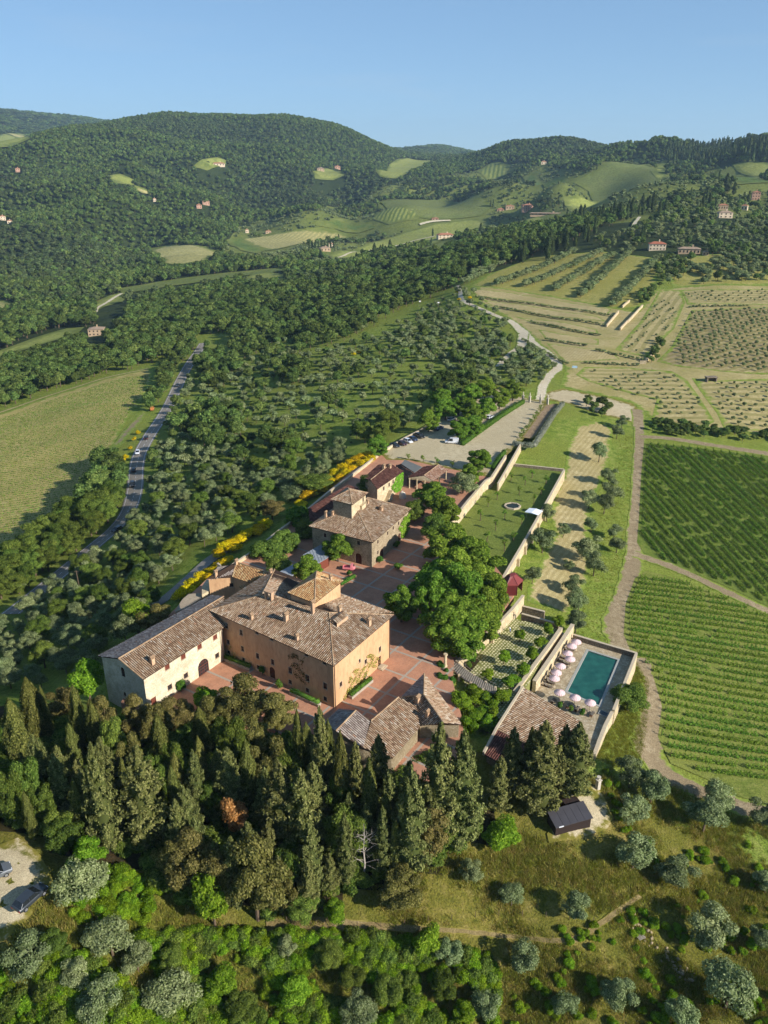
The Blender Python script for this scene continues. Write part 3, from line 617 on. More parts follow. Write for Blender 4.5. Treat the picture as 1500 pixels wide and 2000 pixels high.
def ridge_mesh(lines, rad=.17, seg=.5):
    mb = MB()
    for a, b in lines:
        a = np.asarray(a, float); b = np.asarray(b, float); L = np.linalg.norm(b - a); m = max(1, int(L / seg)); t = (b - a) / L
        e = unit(np.cross(t, (0, 0, 1))); up = np.cross(e, t)
        for i in range(m):
            p0 = a + t * L * i / m; p1 = a + t * (L * (i + 1) / m + .05); vs = []
            for p, r in ((p0, rad), (p1, rad * .85)):
                for an in (-10, 40, 90, 140, 190):
                    vs.append(p + e * r * math.cos(R(an)) + up * (r * math.sin(R(an)) + .06))
            mb.mesh(vs, [(j, j + 1, j + 6, j + 5) for j in range(4)])
    return mb
def roof(parent, faces, m=None, under=None, thick=.16, ridges=(), spacing=.42, ms=None):
    """roof part: slab, with tile ribs and ridge caps as its sub-parts"""
    mb = MB()
    for f in faces:
        f = [np.asarray(p, float) for p in f]; n = np.zeros(3)
        for i in range(1, len(f) - 1): n += np.cross(f[i] - f[0], f[i + 1] - f[0])
        if n[2] < 0: f = f[::-1]
        mb.face(f); lo = [p - np.array([0, 0, thick]) for p in f]; mb.face(lo[::-1])
        for i in range(len(f)):
            j = (i + 1) % len(f); mb.face([f[j], f[i], lo[i], lo[j]])
    r = mb.build('roof', under or m_under, parent)
    ms = ms or [m or m_tile] * len(faces)
    for mm in dict.fromkeys(ms):
        t = addm('roof_tiles', tile_mesh([f for f, q in zip(faces, ms) if q is mm], mm, spacing), r); t['kind'] = 'stuff'
    if ridges: t = ridge_mesh(ridges).build('ridge_cap', m_ridge, r); t['kind'] = 'stuff'
    return r
def onwall(a, b, u, v):
    """(distance along wall a->b, height) of a pixel on the vertical plane through a, b"""
    a = np.asarray(a[:2], float); b = np.asarray(b[:2], float); t = unit(b - a); n = np.array([t[1], -t[0]]); d = ray(u, v)
    k = np.dot(a, n) / np.dot(d[:2], n); p = d * k
    return float(np.dot(p[:2] - a, t)), CAM_H + p[2]
_win_cache = {}
def win_meshes(w, h, kind):
    key = (round(w, 2), round(h, 2), kind)
    if key in _win_cache: return _win_cache[key]
    fm = m_redw if 'red' in kind else m_frame; mb = MB(); f = .07; y = .11
    for x in (-w / 2 + f / 2, w / 2 - f / 2): mb.box((x, y, 0), (f, .06, h))
    for z in (-h / 2 + f / 2, h / 2 - f / 2): mb.box((0, y, z), (w - 2 * f, .06, f))
    mb.box((0, y, 0), (.05, .05, h - 2 * f))
    if h > 1.0: mb.box((0, y + .003, h * .08), (w - 2 * f, .04, .04))
    if 'grid' in kind:
        for x in np.linspace(-w / 2, w / 2, 6)[1:-1]: mb.box((x, y + .004, 0), (.05, .04, h - 2 * f))
        for z in np.linspace(-h / 2, h / 2, 6)[1:-1]: mb.box((0, y + .006, z), (w - 2 * f, .04, .05))
    fr = mb.data('window', fm)
    if 'door' in kind or 'red' in kind and 'grid' not in kind: pa = MB().box((0, .16, 0), (w, .03, h)).data('panel', m_redw if 'red' in kind else m_frame)
    else: pa = MB().box((0, .16, 0), (w, .02, h)).data('pane', m_glass)
    su = MB(); q = .13
    if 'sur' in kind or 'red' in kind:
        for x in (-w / 2 - q / 2, w / 2 + q / 2): su.box((x, -.012, 0), (q, .03, h))
        su.box((0, -.012, h / 2 + q / 2), (w + 2 * q, .03, q))
    su.box((0, -.06, -h / 2 - .05), (w + .3, .16, .10))
    _win_cache[key] = (fr, pa, su.data('sill', m_sill)); return _win_cache[key]
def wall(parent, a, b, z0, z1, m, ops=(), gable=None, name='wall'):
    """vertical wall a->b (outside on the right hand of the direction) with real openings.
    ops: (s, z, w, h, kind)  kind: win, door, arch, red ..."""
    a = np.asarray(a[:2], float); b = np.asarray(b[:2], float); L = np.linalg.norm(b - a); t = (b - a) / L; rz = math.atan2(t[1], t[0])
    ops = [o for o in ops if .2 < o[0] - o[2] / 2 and o[0] + o[2] / 2 < L - .05]
    ops = [(s, max(z, z0 + h / 2 + .02), w, h, k) for s, z, w, h, k in ops]
    ops = [(s, min(z, z1 - h / 2 - .05), w, h, k) for s, z, w, h, k in ops]
    xs = sorted({0.0, L} | {o[0] - o[2] / 2 for o in ops} | {o[0] + o[2] / 2 for o in ops})
    zs = sorted({z0, z1} | {o[1] - o[3] / 2 for o in ops} | {o[1] + o[3] / 2 for o in ops})
    mb = MB()      # local frame: x along wall, y inwards, z up
    for i in range(len(xs) - 1):
        for j in range(len(zs) - 1):
            cx, cz = (xs[i] + xs[i + 1]) / 2, (zs[j] + zs[j + 1]) / 2
            if any(abs(cx - o[0]) < o[2] / 2 and abs(cz - o[1]) < o[3] / 2 for o in ops): continue
            mb.face([(xs[i], 0, zs[j]), (xs[i + 1], 0, zs[j]), (xs[i + 1], 0, zs[j + 1]), (xs[i], 0, zs[j + 1])])
    for s, z, w, h, k in ops:
        x0, x1, y0, y1 = s - w / 2, s + w / 2, z - h / 2, z + h / 2; D = .24
        mb.face([(x0, 0, y0), (x0, 0, y1), (x0, D, y1), (x0, D, y0)]); mb.face([(x1, 0, y1), (x1, 0, y0), (x1, D, y0), (x1, D, y1)])
        mb.face([(x0, 0, y1), (x1, 0, y1), (x1, D, y1), (x0, D, y1)]); mb.face([(x1, 0, y0), (x0, 0, y0), (x0, D, y0), (x1, D, y0)])
        if 'arch' in k:
            r = w / 2; n = 8
            for sg in (-1, 1):
                pts = [(s + sg * r, .004, y1)] + [(s + sg * r * math.cos(an), .004, y1 - r + r * math.sin(an)) for an in np.linspace(0, math.pi / 2, n)]
                mb.face(pts if sg < 0 else pts[::-1]); 
                arc = [(s + sg * r * math.cos(an), y1 - r + r * math.sin(an)) for an in np.linspace(0, math.pi / 2, n)]
                for (xa, za), (xb, zb) in zip(arc[:-1], arc[1:]): mb.face([(xa, .004, za), (xb, .004, zb), (xb, D, zb), (xa, D, za)])
    if gable: mb.face([(0, 0, z1), (L, 0, z1), (gable[0], 0, gable[1])])
    mb.box((L / 2, .42, (z0 + z1) / 2), (L - .9, .1, z1 - z0 - .3))
    w_ = mb.build(name, m, parent); w_.location = (a[0], a[1], 0); w_.rotation_euler = (0, 0, rz)
    if parent is not None: w_.parent = parent
    for s, z, w, h, k in ops:
        p = a + t * s; fr, pa, su = win_meshes(w, h, k); isd = 'door' in k or 'arch' in k
        o = addm('door' if isd else 'window', fr, parent, (p[0], p[1], z), rz)
        q = addm('panel' if pa.name.startswith('panel') else 'pane', pa, o)
        if 'arch' not in k and 'door' not in k: addm('sill', su, o)
    return w_
def inset(poly, d):
    """move polygon (2-D, any winding) edges inwards by d"""
    p = [np.asarray(q[:2], float) for q in poly]; n = len(p)
    A = sum(p[i][0] * p[(i + 1) % n][1] - p[(i + 1) % n][0] * p[i][1] for i in range(n)); sg = 1 if A > 0 else -1; L = []
    for i in range(n):
        t = unit(p[(i + 1) % n] - p[i]); nn = np.array([-t[1], t[0]]) * sg; L.append((p[i] + nn * d, t))
    out = []
    for i in range(n):
        (a, s), (b, t) = L[i - 1], L[i]; den = s[0] * t[1] - s[1] * t[0]; w = b - a
        out.append(a + s * ((w[0] * t[1] - w[1] * t[0]) / den))
    return out
_ch_mesh = {}
def chimney(parent, p, rz, w=.7, h=1.5, tall=False, m=None):
    key = (w, h, tall)
    if key not in _ch_mesh:
        mb = MB(); mb.box((0, 0, h / 2 - .4), (w, w * .8, h + .8)); mb.box((0, 0, h + .05), (w * 1.25, w, .1), m=1)
        for sx in (-1, 1):
            mb.box((sx * w * .4, 0, h + .25), (w * .15, w * .7, .3))
        mb.mesh([(-w * .7, -w * .6, h + .4), (w * .7, -w * .6, h + .4), (w * .7, w * .6, h + .4), (-w * .7, w * .6, h + .4), (-w * .7, 0, h + .66), (w * .7, 0, h + .66)],
                [(3, 2, 1, 0), (0, 1, 5, 4), (2, 3, 4, 5), (1, 2, 5), (3, 0, 4)], 1)
        _ch_mesh[key] = mb.data('chimney', [m_chim, m_ridge])
    o = addm('chimney', _ch_mesh[key], parent, tuple(p), rz); return o
def pipe(parent, p, z0, z1):
    return MB().tube([(p[0], p[1], z0), (p[0], p[1], z1)], .07, 6).build('downpipe', m_pipe, parent)
A3 = np.asarray
def mid(a, b, t=.5): return A3(a) * (1 - t) + A3(b) * t
Z2 = lambda x, y: (400 + x / 5.357, 1070 + y / 5.357)
Z3 = lambda x, y: (540 + x / 5.77, 1150 + y / 5.77)
Z1 = lambda x, y: (190 + x / 5.77, 1160 + y / 5.77)
Z4 = lambda x, y: (590 + x / 6.25, 930 + y / 6.25)
Z5 = lambda x, y: (690 + x / 7.143, 860 + y / 7.143)
Z6 = lambda x, y: (630 + x / 5.0, 1300 + y / 5.0)
Z7 = lambda x, y: (850 + x / 5.769, 1180 + y / 5.769)
Z8 = lambda x, y: (1000 + x / 5.769, 1200 + y / 5.769)
ZL = lambda x, y: (860 + x / 3.75, 840 + y / 3.75)
def E(name, label, cat='building', group=None): return empty(name, (0, 0, 0), 0, label, cat, group)

# ---------------- palazzo
pal = E('palazzo', 'large ochre plastered palazzo with broad hipped tile roof and small rooftop belvedere')
ez = 10.4
e1, e2, e3 = P(651.8, 1301, ez), P(768.8, 1201, ez), P(409.3, 1192.5, ez); e4 = e2 + e3 - e1
r2 = P(643, 1197, 13.9); r1 = rayplane(511, 1163, e1, e3, r2)
roof(pal, [[e3, e1, r2, r1], [e1, e2, r2], [e2, e4, r1, r2], [e4, e3, r1]], ridges=[(e1, r2), (e2, r2), (e3, r1), (e4, r1), (r1, r2)])
wp = inset([e1, e2, e4, e3], .6)            # corners near, right, back, left
fo = []
for x, y, w, h in ((228,815,.8,1.2),(380,885,.8,1.25),(245,985,.8,1.1),(395,1055,.8,1.2),(250,1095,.8,.9),(405,1170,.8,1.0),(552,1130,.8,1.3),(710,1195,.8,1.3),(560,1250,.8,1.0)):
    fo.append((*onwall(wp[3], wp[0], *Z2(x, y)), w, h, 'win sur'))
for x, y in ((545,890),(700,957),(1060,1112),(1250,1198)): fo.append((onwall(wp[3], wp[0], *Z2(x, y))[0], 9.65, .8, .55, 'win'))
for x, y, w, h in ((155,920,.9,1.45),(350,1005,.9,1.45),(550,1095,.9,1.45),(155,1050,.85,1.0),(350,1145,.85,1.0),(550,1240,.85,1.0)):
    fo.append((*onwall(wp[3], wp[0], *Z3(x, y)), w, h, 'win sur'))
fo.append((onwall(wp[3], wp[0], *Z2(710, 1340))[0], 1.35, 1.5, 2.7, 'arch door'))
wall(pal, wp[3], wp[0], 0, ez, m_pal, fo)
ro = []
for x, y, w, h in ((1165,680,.8,1.2),(937,810,.6,.8),(1005,820,.8,1.1),(725,1075,.8,1.1),(1005,970,.8,1.1)): ro.append((*onwall(wp[0], wp[1], *Z3(x, y)), w, h, 'win sur'))
ro.append((onwall(wp[0], wp[1], *Z3(1160, 865))[0], 1.25, 1.1, 2.4, 'door'))
wall(pal, wp[0], wp[1], 0, ez, m_pal, ro); wall(pal, wp[1], wp[2], 0, ez, m_pal); wall(pal, wp[2], wp[3], 0, ez, m_pal)
dsp = unit(wp[1] - wp[0]); dsn = np.array([dsp[1], -dsp[0]])
q = wp[0] + dsp * ro[-1][0] + dsn * .55
st = MB().box((q[0], q[1], .15), (1.8, 1.0, .3), math.atan2(dsp[1], dsp[0])).box((q[0] + dsn[0] * .3, q[1] + dsn[1] * .3, .08), (2.2, 1.2, .16), math.atan2(dsp[1], dsp[0])); st.build('door_step', m_sill, pal)
for p in (wp[0] + dsn * .12 - dsp * -.25, wp[1] + dsn * .12 - dsp * .25): pipe(pal, p, 0, ez)
prz = math.atan2(dsp[1], dsp[0])
for (x, y), w, h in ((Z2(490, 750), .7, 1.0), (Z2(850, 765), .9, 1.5), (Z2(965, 965), .7, .9), (Z2(1130, 690), .7, 2.6)): chimney(pal, rayplane(x, y, e1, e3, r2), prz, w, h)
chimney(pal, rayplane(*Z3(1043, 412), e1, e2, r2), prz, .8, 1.3); chimney(pal, rayplane(*Z3(712, 275), e1, e2, r2), prz, .7, 1.3)
bt = rayplane(*Z2(675, 540), e1, e3, r2)     # bell arch on the ridge
mb = MB()
for sx in (-.75, .75): mb.box((sx, 0, .6), (.35, .8, 2.2))
mb.box((0, 0, 1.85), (2.1, .9, .3)); mb.build('bell_arch', m_chim, pal, loc=tuple(bt), rz=prz + R(90))
dp = rayplane(*Z3(720, 345), e1, e2, r2)     # low gabled dormer
mb = MB(); mb.mesh([(-.9, -1.5, -1), (.9, -1.5, -1), (.9, -1.5, .7), (0, -1.5, 1.15), (-.9, -1.5, .7), (-.9, 2.5, -1), (.9, 2.5, -1), (.9, 2.5, .7), (0, 2.5, 1.15), (-.9, 2.5, .7)], [(0, 1, 2, 3, 4), (1, 6, 7, 2), (5, 0, 4, 9)])
dm = mb.build('dormer', m_chim, pal, loc=tuple(dp), rz=prz + R(90))
dr = [[(-1.15, -1.7, .62), (0, -1.7, 1.2), (0, 2.6, 1.2), (-1.15, 2.6, .62)], [(0, -1.7, 1.2), (1.15, -1.7, .62), (1.15, 2.6, .62), (0, 2.6, 1.2)]]
addm('dormer_tiles', tile_mesh(dr, m_tile), dm)['kind'] = 'stuff'
# belvedere
bz = 14.9; b1, b2, b3 = P(*Z2(1150, 580), bz), P(*Z2(1445, 345), bz), P(*Z2(868, 470), bz); b4 = b2 + b3 - b1
ap = mid(b1, b4) + A3([0, 0, 1.9])
br = roof(pal, [[b3, b1, ap], [b1, b2, ap], [b2, b4, ap], [b4, b3, ap]], ridges=[(b1, ap), (b2, ap), (b3, ap), (b4, ap)], ms=[m_tile_o] * 4)
wb = inset([b1, b2, b4, b3], .45)
mbw = MB().prism(wb, 11.0, bz); mbw.build('belvedere_wall', m_pal, pal)
chimney(pal, mid(b2, ap, .45), prz, .6, .8)
# rear wing
rw = E('rear_wing', 'lower ochre wing with orange tiled roof behind the palazzo')
wz = 8.2; wd, wc = P(*Z2(290, 303), wz), P(*Z2(800, 475), wz); wa = P(*Z2(330, 150), 10.6); wbp = rayplane(*Z2(855, 318), wd, wc, wa)
wl_ = P(*Z2(22, 320), wz); wl2 = P(*Z2(150, 225), wz)
roof(rw, [[wd, wc, wbp, wa], [wl_, wd, wa, wl2]], ms=[m_tile_o, m_tile_g], ridges=[(wa, wbp), (wd, wa)])
fx = [(*onwall(wd, wc, *Z2(262, 395)), .9, 1.0, 'win')]
wi = unit((wc - wd)[:2]); wn_ = np.array([-wi[1], wi[0]]) * .45
wall(rw, wl_[:2] + unit((wa - wl_)[:2]) * .4, wd[:2] + wn_, 0, wz, m_pal, [(*onwall(wl_, wd, *Z2(262, 398)), .9, 1.0, 'win')])
wall(rw, wd[:2] + wn_, wc[:2] + wn_, 0, wz, m_pal)
back = [wbp[:2] + (wbp - wc)[:2] * .6, wl2[:2] + (wa - wd)[:2] * .6]
roof(rw, [[wbp, np.r_[back[0], wz], np.r_[back[1], wz], wl2, wa]], ms=[m_tile_o])
wall(rw, wc[:2], back[0], 0, wz, m_pal); wall(rw, back[0], back[1], 0, wz, m_pal); wall(rw, back[1], wl2[:2] , 0, wz, m_pal)
for x, y, pl in ((690,265,0),(630,330,0),(705,405,0),(855,415,0),(330,160,0),(115,275,1)):
    pp = rayplane(*Z2(x, y + 15), wd, wc, wa) if not pl else rayplane(*Z2(x, y + 15), wl_, wd, wa)
    chimney(rw, pp, prz, .7, .9)
# small porch roof between wing and palazzo
pz = P(*Z2(355, 405), 7.0); pz2 = P(*Z2(470, 475), 7.0); pz3 = P(*Z2(420, 385), 7.8); pz4 = P(*Z2(540, 450), 7.8)
roof(rw, [[pz, pz2, pz4, pz3]], ms=[m_tile_o])
# ---------------- white building
wh = E('white_barn', 'long pale stone barn with gabled tile roof left of the palazzo')
hz = 8.1; h1, h2 = P(280, 1327, hz), P(430.5, 1230, hz); g1 = P(231.6, 1286.5, 10.7); g2 = rayplane(437, 1165, h1, h2, g1)
l1 = P(191.7, 1281.5, 7.9); l2 = rayplane(413, 1163, g1, g2, l1)
h3 = h2 + (h2 - h1) * .12; 
roof(wh, [[h1, h2, h3 * .0 + h2 + (g2 - g1) * 0.0, g2, g1] if False else [h1, h2 + (h2 - h1) * .1, g2, g1], [l1, l2, g2, g1]], ms=[m_tile, m_tile_g], ridges=[(g1, g2), (h1, g1)])
hd = unit((h2 - h1)[:2]); hn = np.array([hd[1], -hd[0]])
f0 = h1[:2] + hd * .45 - hn * .5; f1 = h2[:2] + hd * 1.0 - hn * .5
wo = []
for x, y in ((1327,488),(1152,595),(968,708),(788,825)): wo.append((*onwall(f0, f1, *Z1(x, y)), 1.15, 1.15, 'red'))
for x, y in ((1350,695),(998,920),(818,1050)): wo.append((*onwall(f0, f1, *Z1(x, y)), 1.1, 1.15, 'win sur'))
sa, za = onwall(f0, f1, *Z1(1195, 815)); wo.append((sa, 1.75, 3.0, 3.5, 'arch red grid'))
wo.append((onwall(f0, f1, *Z1(627, 1150))[0], 1.1, 1.3, 2.6, 'red door'))
wall(wh, f0, f1, -.5, hz, m_white, wo)
k0 = l1[:2] + hd * .45 + hn * .5; gs = float(np.dot((g1[:2] + hd * .45) - k0, unit(f0 - k0)))
go = [(*onwall(k0, f0, *Z1(285, 850)), 1.1, 2.2, 'arch win'), (*onwall(k0, f0, *Z1(310, 1130)), .7, .9, 'win')]
wall(wh, k0, f0, -3.0, 7.8, m_white, go, gable=(gs, 10.45))
k1 = l2[:2] + hn * .5; wall(wh, f1, k1, -1, 7.8, m_white); wall(wh, k1, k0, -3, 7.8, m_white)
chimney(wh, rayplane(*Z1(625, 790), h1, h2, g1), math.atan2(hd[1], hd[0]), .8, 1.3)
pipe(wh, h2[:2] + hn * .0 + hd * .2, 0, hz)
# curved low annex wall behind the barn
m_apse = mat_plaster('grey_plaster', srgb(168, 152, 130), srgb(186, 170, 146), srgb(140, 124, 104))
tag(MB().prism(W2(Z(5.77, 190, 1160, (880, 200), (905, 140), (960, 60), (1030, 0), (1150, -10), (1230, 10), (1000, 160)), 3.5), -3, 3.5).build('annex', m_apse), 'low rounded grey plaster annex behind the pale barn', 'building')
tag(MB().prism(W2(Z(5.357, 400, 1070, (-30, 400), (20, 330), (60, 335), (66, 440), (-30, 490)), 4.5), -3, 4.5).build('annex', m_cream), 'sunlit cream wall block beside the rear wing', 'wall')
# ---------------- middle villa
mv = E('tower_villa', 'stone villa with hipped roof and square roof tower beyond the courtyard')
vz = 7.6; v1, v2, v3 = P(*Z4(862, 812), vz), P(*Z4(1330, 400), vz), P(*Z4(85, 612), vz); v4 = v2 + v3 - v1
s1 = P(*Z4(655, 375), 10.9); s2 = s1 + (v2 - v1) * .30
roof(mv, [[v3, v1, s1], [v1, v2, s2, s1], [v2, v4, s2], [v4, v3, s1, s2]], ridges=[(v1, s1), (v2, s2), (v3, s1), (v4, s2), (s1, s2)])
wv = inset([v1, v2, v4, v3], .6)
vo = [(*onwall(wv[3], wv[0], *Z4(690, 815)), .9, 1.2, 'win sur'), (*onwall(wv[3], wv[0], *Z4(280, 722)), .9, 1.2, 'win sur'), (onwall(wv[3], wv[0], *Z4(688, 990))[0], 1.5, 2.0, 3.0, 'arch door')]
wall(mv, wv[3], wv[0], 0, vz, m_rubble, vo)
vr = [(*onwall(wv[0], wv[1], *Z4(x, y)), .8, 1.1, 'win sur') for x, y in ((925,800),(1045,695),(1112,632),(1178,575),(925,930))] + [(onwall(wv[0], wv[1], *Z4(1185, 740))[0], 1.3, 1.3, 2.6, 'arch door'), (onwall(wv[0], wv[1], *Z4(970, 980))[0], 1.4, 2.2, 2.8, 'arch door')]
wall(mv, wv[0], wv[1], 0, vz, m_rubble, vr); wall(mv, wv[1], wv[2], 0, vz, m_rubble); wall(mv, wv[2], wv[3], 0, vz, m_rubble)
tz = 14.0; t1, t2, t3 = P(*Z4(612, 350), tz), P(*Z4(805, 205), tz), P(*Z4(350, 285), tz); t4 = t2 + t3 - t1
ta = mid(t1, t4) + A3([0, 0, 1.9])
roof(mv, [[t3, t1, ta], [t1, t2, ta], [t2, t4, ta], [t4, t3, ta]], ridges=[(t1, ta), (t2, ta), (t3, ta), (t4, ta)])
wt = inset([t1, t2, t4, t3], .5)
wall(mv, wt[3], wt[0], 8.0, tz, m_rubble); wall(mv, wt[0], wt[1], 8.0, tz, m_cream, [(*onwall(wt[0], wt[1], *Z4(745, 285)), .7, 1.2, 'win')]); wall(mv, wt[1], wt[2], 8, tz, m_rubble); wall(mv, wt[2], wt[3], 8, tz, m_rubble)
vd = unit((v2 - v1)[:2]); vrz = math.atan2(vd[1], vd[0])
bp = rayplane(*Z4(725, 385), v1, v2, s1)
mb = MB(); mb.box((0, 0, .4), (2.4, 1.6, 1.2)); mb.box((0, 0, 1.1), (2.7, 1.9, .12))
for i in range(6): mb.box((-1.1 + i * .44, -.9, 1.5), (.1, .1, .8))
mb.build('roof_terrace', m_cream, mv, loc=tuple(bp), rz=vrz)
for x, y, w, h in ((965,420,1.0,.8),(800,335,.7,.7)): chimney(mv, rayplane(*Z4(x, y), v1, v2, s1), vrz, w, h)
for x, y in ((290,465),(372,465)): chimney(mv, rayplane(*Z4(x, y + 15), v3, v1, s1), vrz, .7, .8)
# long lean-to along the outer wall
lt = E('lean_to', 'long dark lean-to roof along the outer wall behind the tower villa')
q1, q2 = P(*Z4(75, 400), 4.6), P(*Z4(560, 100), 4.6); q3, q4 = P(*Z4(690, 160), 3.3), P(*Z4(100, 590), 3.3)
roof(lt, [[q1, q4, q3, q2]], ms=[m_tile_r]); wall(lt, q1, q4, 0, 3.3, m_rubble); wall(lt, q4, q3, 0, 3.2, m_rubble); wall(lt, q3, q2, 0, 3.3, m_rubble)
wall(lt, q2, q1, -3, 4.5, m_cream)
# ---------------- grey sheds beside the villa
gs_ = E('grey_shed', 'low shed with grey lead roof between the round trees')
m_lead = mat_plain('lead_sheet', srgb(150, 156, 162), .45, .5, .0, .2, 1.2)
a1, a2, a3_, a4_ = P(*Z4(10, 960), 3.2), P(*Z4(265, 815), 3.2), P(*Z4(330, 985), 2.6), P(*Z4(200, 1070), 2.6)
a4_ = a3_ + (a1 - a2); a4_[2] = 2.6
mb = MB()
mb.prism([p[:2] for p in (a1, a2, a3_, a4_)], [3.05, 3.05, 2.45, 2.45], [3.2, 3.2, 2.6, 2.6]); mb.build('roof', m_lead, gs_)
for p, q in ((a4_, a3_), (a3_, a2), (a2, a1), (a1, a4_)): wall(gs_, mid(p, q, .03), mid(p, q, .97), 0, 2.5, m_redw)
for k in np.linspace(.08, .92, 8): MB().tube([mid(a1, a2, k) + A3([0, 0, .05]), mid(a4_, a3_, k) + A3([0, 0, .05])], .05, 5).build('roof_seam', m_lead, gs_)
gs2 = E('grey_shed', 'narrow grey roofed shed behind the rear wing')
c1, c2, c3, c4 = P(*Z2(780, 250), 3.2), P(*Z2(945, 160), 3.2), P(*Z2(975, 240), 2.8), P(*Z2(870, 330), 2.8)
MB().prism([p[:2] for p in (c1, c2, c3, c4)], [3.0, 3.0, 2.6, 2.6], [3.2, 3.2, 2.8, 2.8]).build('roof', m_lead, gs2)
MB().prism(inset([c1, c2, c3, c4], .3), 0, 2.6).build('wall', m_pal, gs2)
# ---------------- red-brown house with stairs and ivy
rb = E('ivy_house', 'house with red-brown roof, outside stone stairs and ivy covered end wall')
yz = 6.2; y1, y2 = P(*Z5(450, 602), yz), P(*Z5(697, 432), yz); y3 = P(*Z5(522, 330), 7.6); y4 = rayplane(*Z5(330, 482), y1, y2, y3)
y0 = y1 + (y1 - y2) * .45; y5 = y4 + (y4 - y3) * .45
y6 = y3 + (y3 - y2); y6[2] = yz; y7 = y5 + (y5 - y0); y7[2] = yz
roof(rb, [[y0, y2, y3, y5], [y6, y7, y5, y3]], ms=[m_tile_r, m_tile_r], ridges=[(y5, y3)], spacing=.5)
wy = inset([y0, y2, y6, y7], .4)
yo = [(*onwall(wy[0], wy[1], *Z5(x, y)), .8, 1.2, 'win sur') for x, y in ((425,670),(500,620),(555,575))]
wall(rb, wy[0], wy[1], 0, yz, m_cream, yo); wall(rb, wy[1], wy[2], 0, yz, m_rubble, gable=(np.linalg.norm(wy[2] - wy[1]) / 2, 7.4)); wall(rb, wy[2], wy[3], -3, yz, m_rubble); wall(rb, wy[3], wy[0], 0, yz, m_rubble, gable=(np.linalg.norm(wy[2] - wy[1]) / 2, 7.4))
for x, y in ((510,385),(425,385)): chimney(rb, rayplane(*Z5(x, y), y0, y2, y3), vrz, .9, .7)
p0 = P(*Z5(445, 870), 0); p1 = P(*Z5(520, 695), 2.9); sd = (p1 - p0)[:2]; n_ = 14; tt = unit(sd); srz = math.atan2(tt[1], tt[0])
so_ = E('stone_stair', 'outside stone stair climbing beside the ivy covered house', 'stairs')
for i in range(n_):
    c = p0[:2] + sd * (i + .5) / n_; hgt = 2.9 * (i + 1) / n_
    MB().box((0, 0, 0), (np.linalg.norm(sd) / n_ + .01, 1.5, hgt)).build('step', m_cream, so_, loc=(c[0], c[1], hgt / 2), rz=srz)
# ---------------- pavilion and glazed portico at the car park
pv = E('garden_pavilion', 'open pavilion with grey roof and columns between car park and terrace')
m_gr = mat_plain('grey_canvas_roof', srgb(112, 114, 110), .7, .2, 0, .08, 1); m_dkr = mat_plain('dark_slat_roof', srgb(84, 72, 64), .7, .2)
d1, d2, d3, d4 = P(*Z5(665, 330), 4.4), P(*Z5(720, 268), 4.4), P(*Z5(960, 372), 4.0), P(*Z5(850, 450), 4.0)
MB().prism([p[:2] for p in (d1, d2, d3, d4)], [4.2, 4.2, 3.8, 3.8], [4.4, 4.4, 4.0, 4.0]).build('roof', m_gr, pv)
d5, d6 = P(*Z5(765, 505), 3.4), P(*Z5(600, 350), 3.4)
lo = MB()
for k in np.linspace(0, 1, 7): lo.tube([mid(d1, d6, k), mid(d4, d5, k)], .12, 5)
lo.build('roof_rafters', m_dkr, pv)['kind'] = 'stuff'
MB().prism([p[:2] for p in (d6, d1, d4, d5)], [3.1, 3.7, 3.5, 3.1], [3.15, 3.75, 3.55, 3.15]).build('lower_roof', m_dkr, pv)
# gabled portico
f1_, f2_, fa = P(*Z5(770, 520), 3.6), P(*Z5(1118, 568), 3.6), P(*Z5(985, 492), 4.9)
bk = P(*Z5(1190, 340), 4.9) - fa; bk[2] = 0
roof(pv, [[f1_, fa, fa + bk, f1_ + bk], [fa, f2_, f2_ + bk, fa + bk]], ms=[m_tile_r, m_tile_p], spacing=.5, ridges=[(fa, fa + bk)])
MB().face([f1_ - A3([0, 0, .1]), f2_ - A3([0, 0, .1]), fa - A3([0, 0, .1])]).face([f1_ - A3([0, 0, .5]), f2_ - A3([0, 0, .5]), f2_ - A3([0, 0, .1]), f1_ - A3([0, 0, .1])]).build('gable', m_cream, pv)
for k in (.04, .34, .66, .96):
    for bb in (0, .5, 1):
        p = mid(f1_, f2_, k) + bk * bb * .95; MB().lathe((p[0], p[1], 0), [(.3, 0), (.3, .25), (.2, .3), (.18, 3.0), (.28, 3.1), (.28, 3.4)], 8).build('column', m_cream, pv)
for p in (d1, d2, d3, d4, d5, d6): MB().box((p[0], p[1], 1.8), (.3, .3, 3.6)).build('post', m_dkr, pv)
# ---------------- houses in front of the courtyard
fh = E('courtyard_house', 'low house with broad weathered tile roof in front of the palazzo')
k_e1, k_e2 = P(*Z6(948, 600), 3.3), P(*Z6(682, 905), 3.3)
k_r1 = P(*Z6(742, 310), 6.2); k_r2 = rayplane(*Z6(475, 540), k_e1, k_e2, k_r1); k_r3 = rayplane(*Z6(325, 440), k_e1, k_e2, k_r1); k_r4 = rayplane(*Z6(130, 640), k_e1, k_e2, k_r1)
k_e0 = rayplane(*Z6(910, 395), k_e1, k_e2, k_r1); k_e3 = rayplane(*Z6(395, 800), k_e1, k_e2, k_r1)
roof(fh, [[k_r1, k_e0, k_e1, k_e2, k_e3, k_r2]], ms=[m_tile], ridges=[(k_r1, k_r2)])
k_r2b = rayplane(*Z6(460, 535), k_e1, k_e2, k_r1)
roof(fh, [[k_r3, k_r2b, k_e3, k_r4]], ms=[m_tile_g], ridges=[(k_r3, k_r4)])
kl1, kl2 = P(*Z6(165, 425), 4.2), P(*Z6(20, 560), 4.2)
roof(fh, [[k_r3, k_r4, kl2, kl1]], ms=[m_tile_g])
kw = [k_r1, k_e0, k_e1, k_e2, k_e3, k_r4, kl2, kl1, k_r3, k_r2]
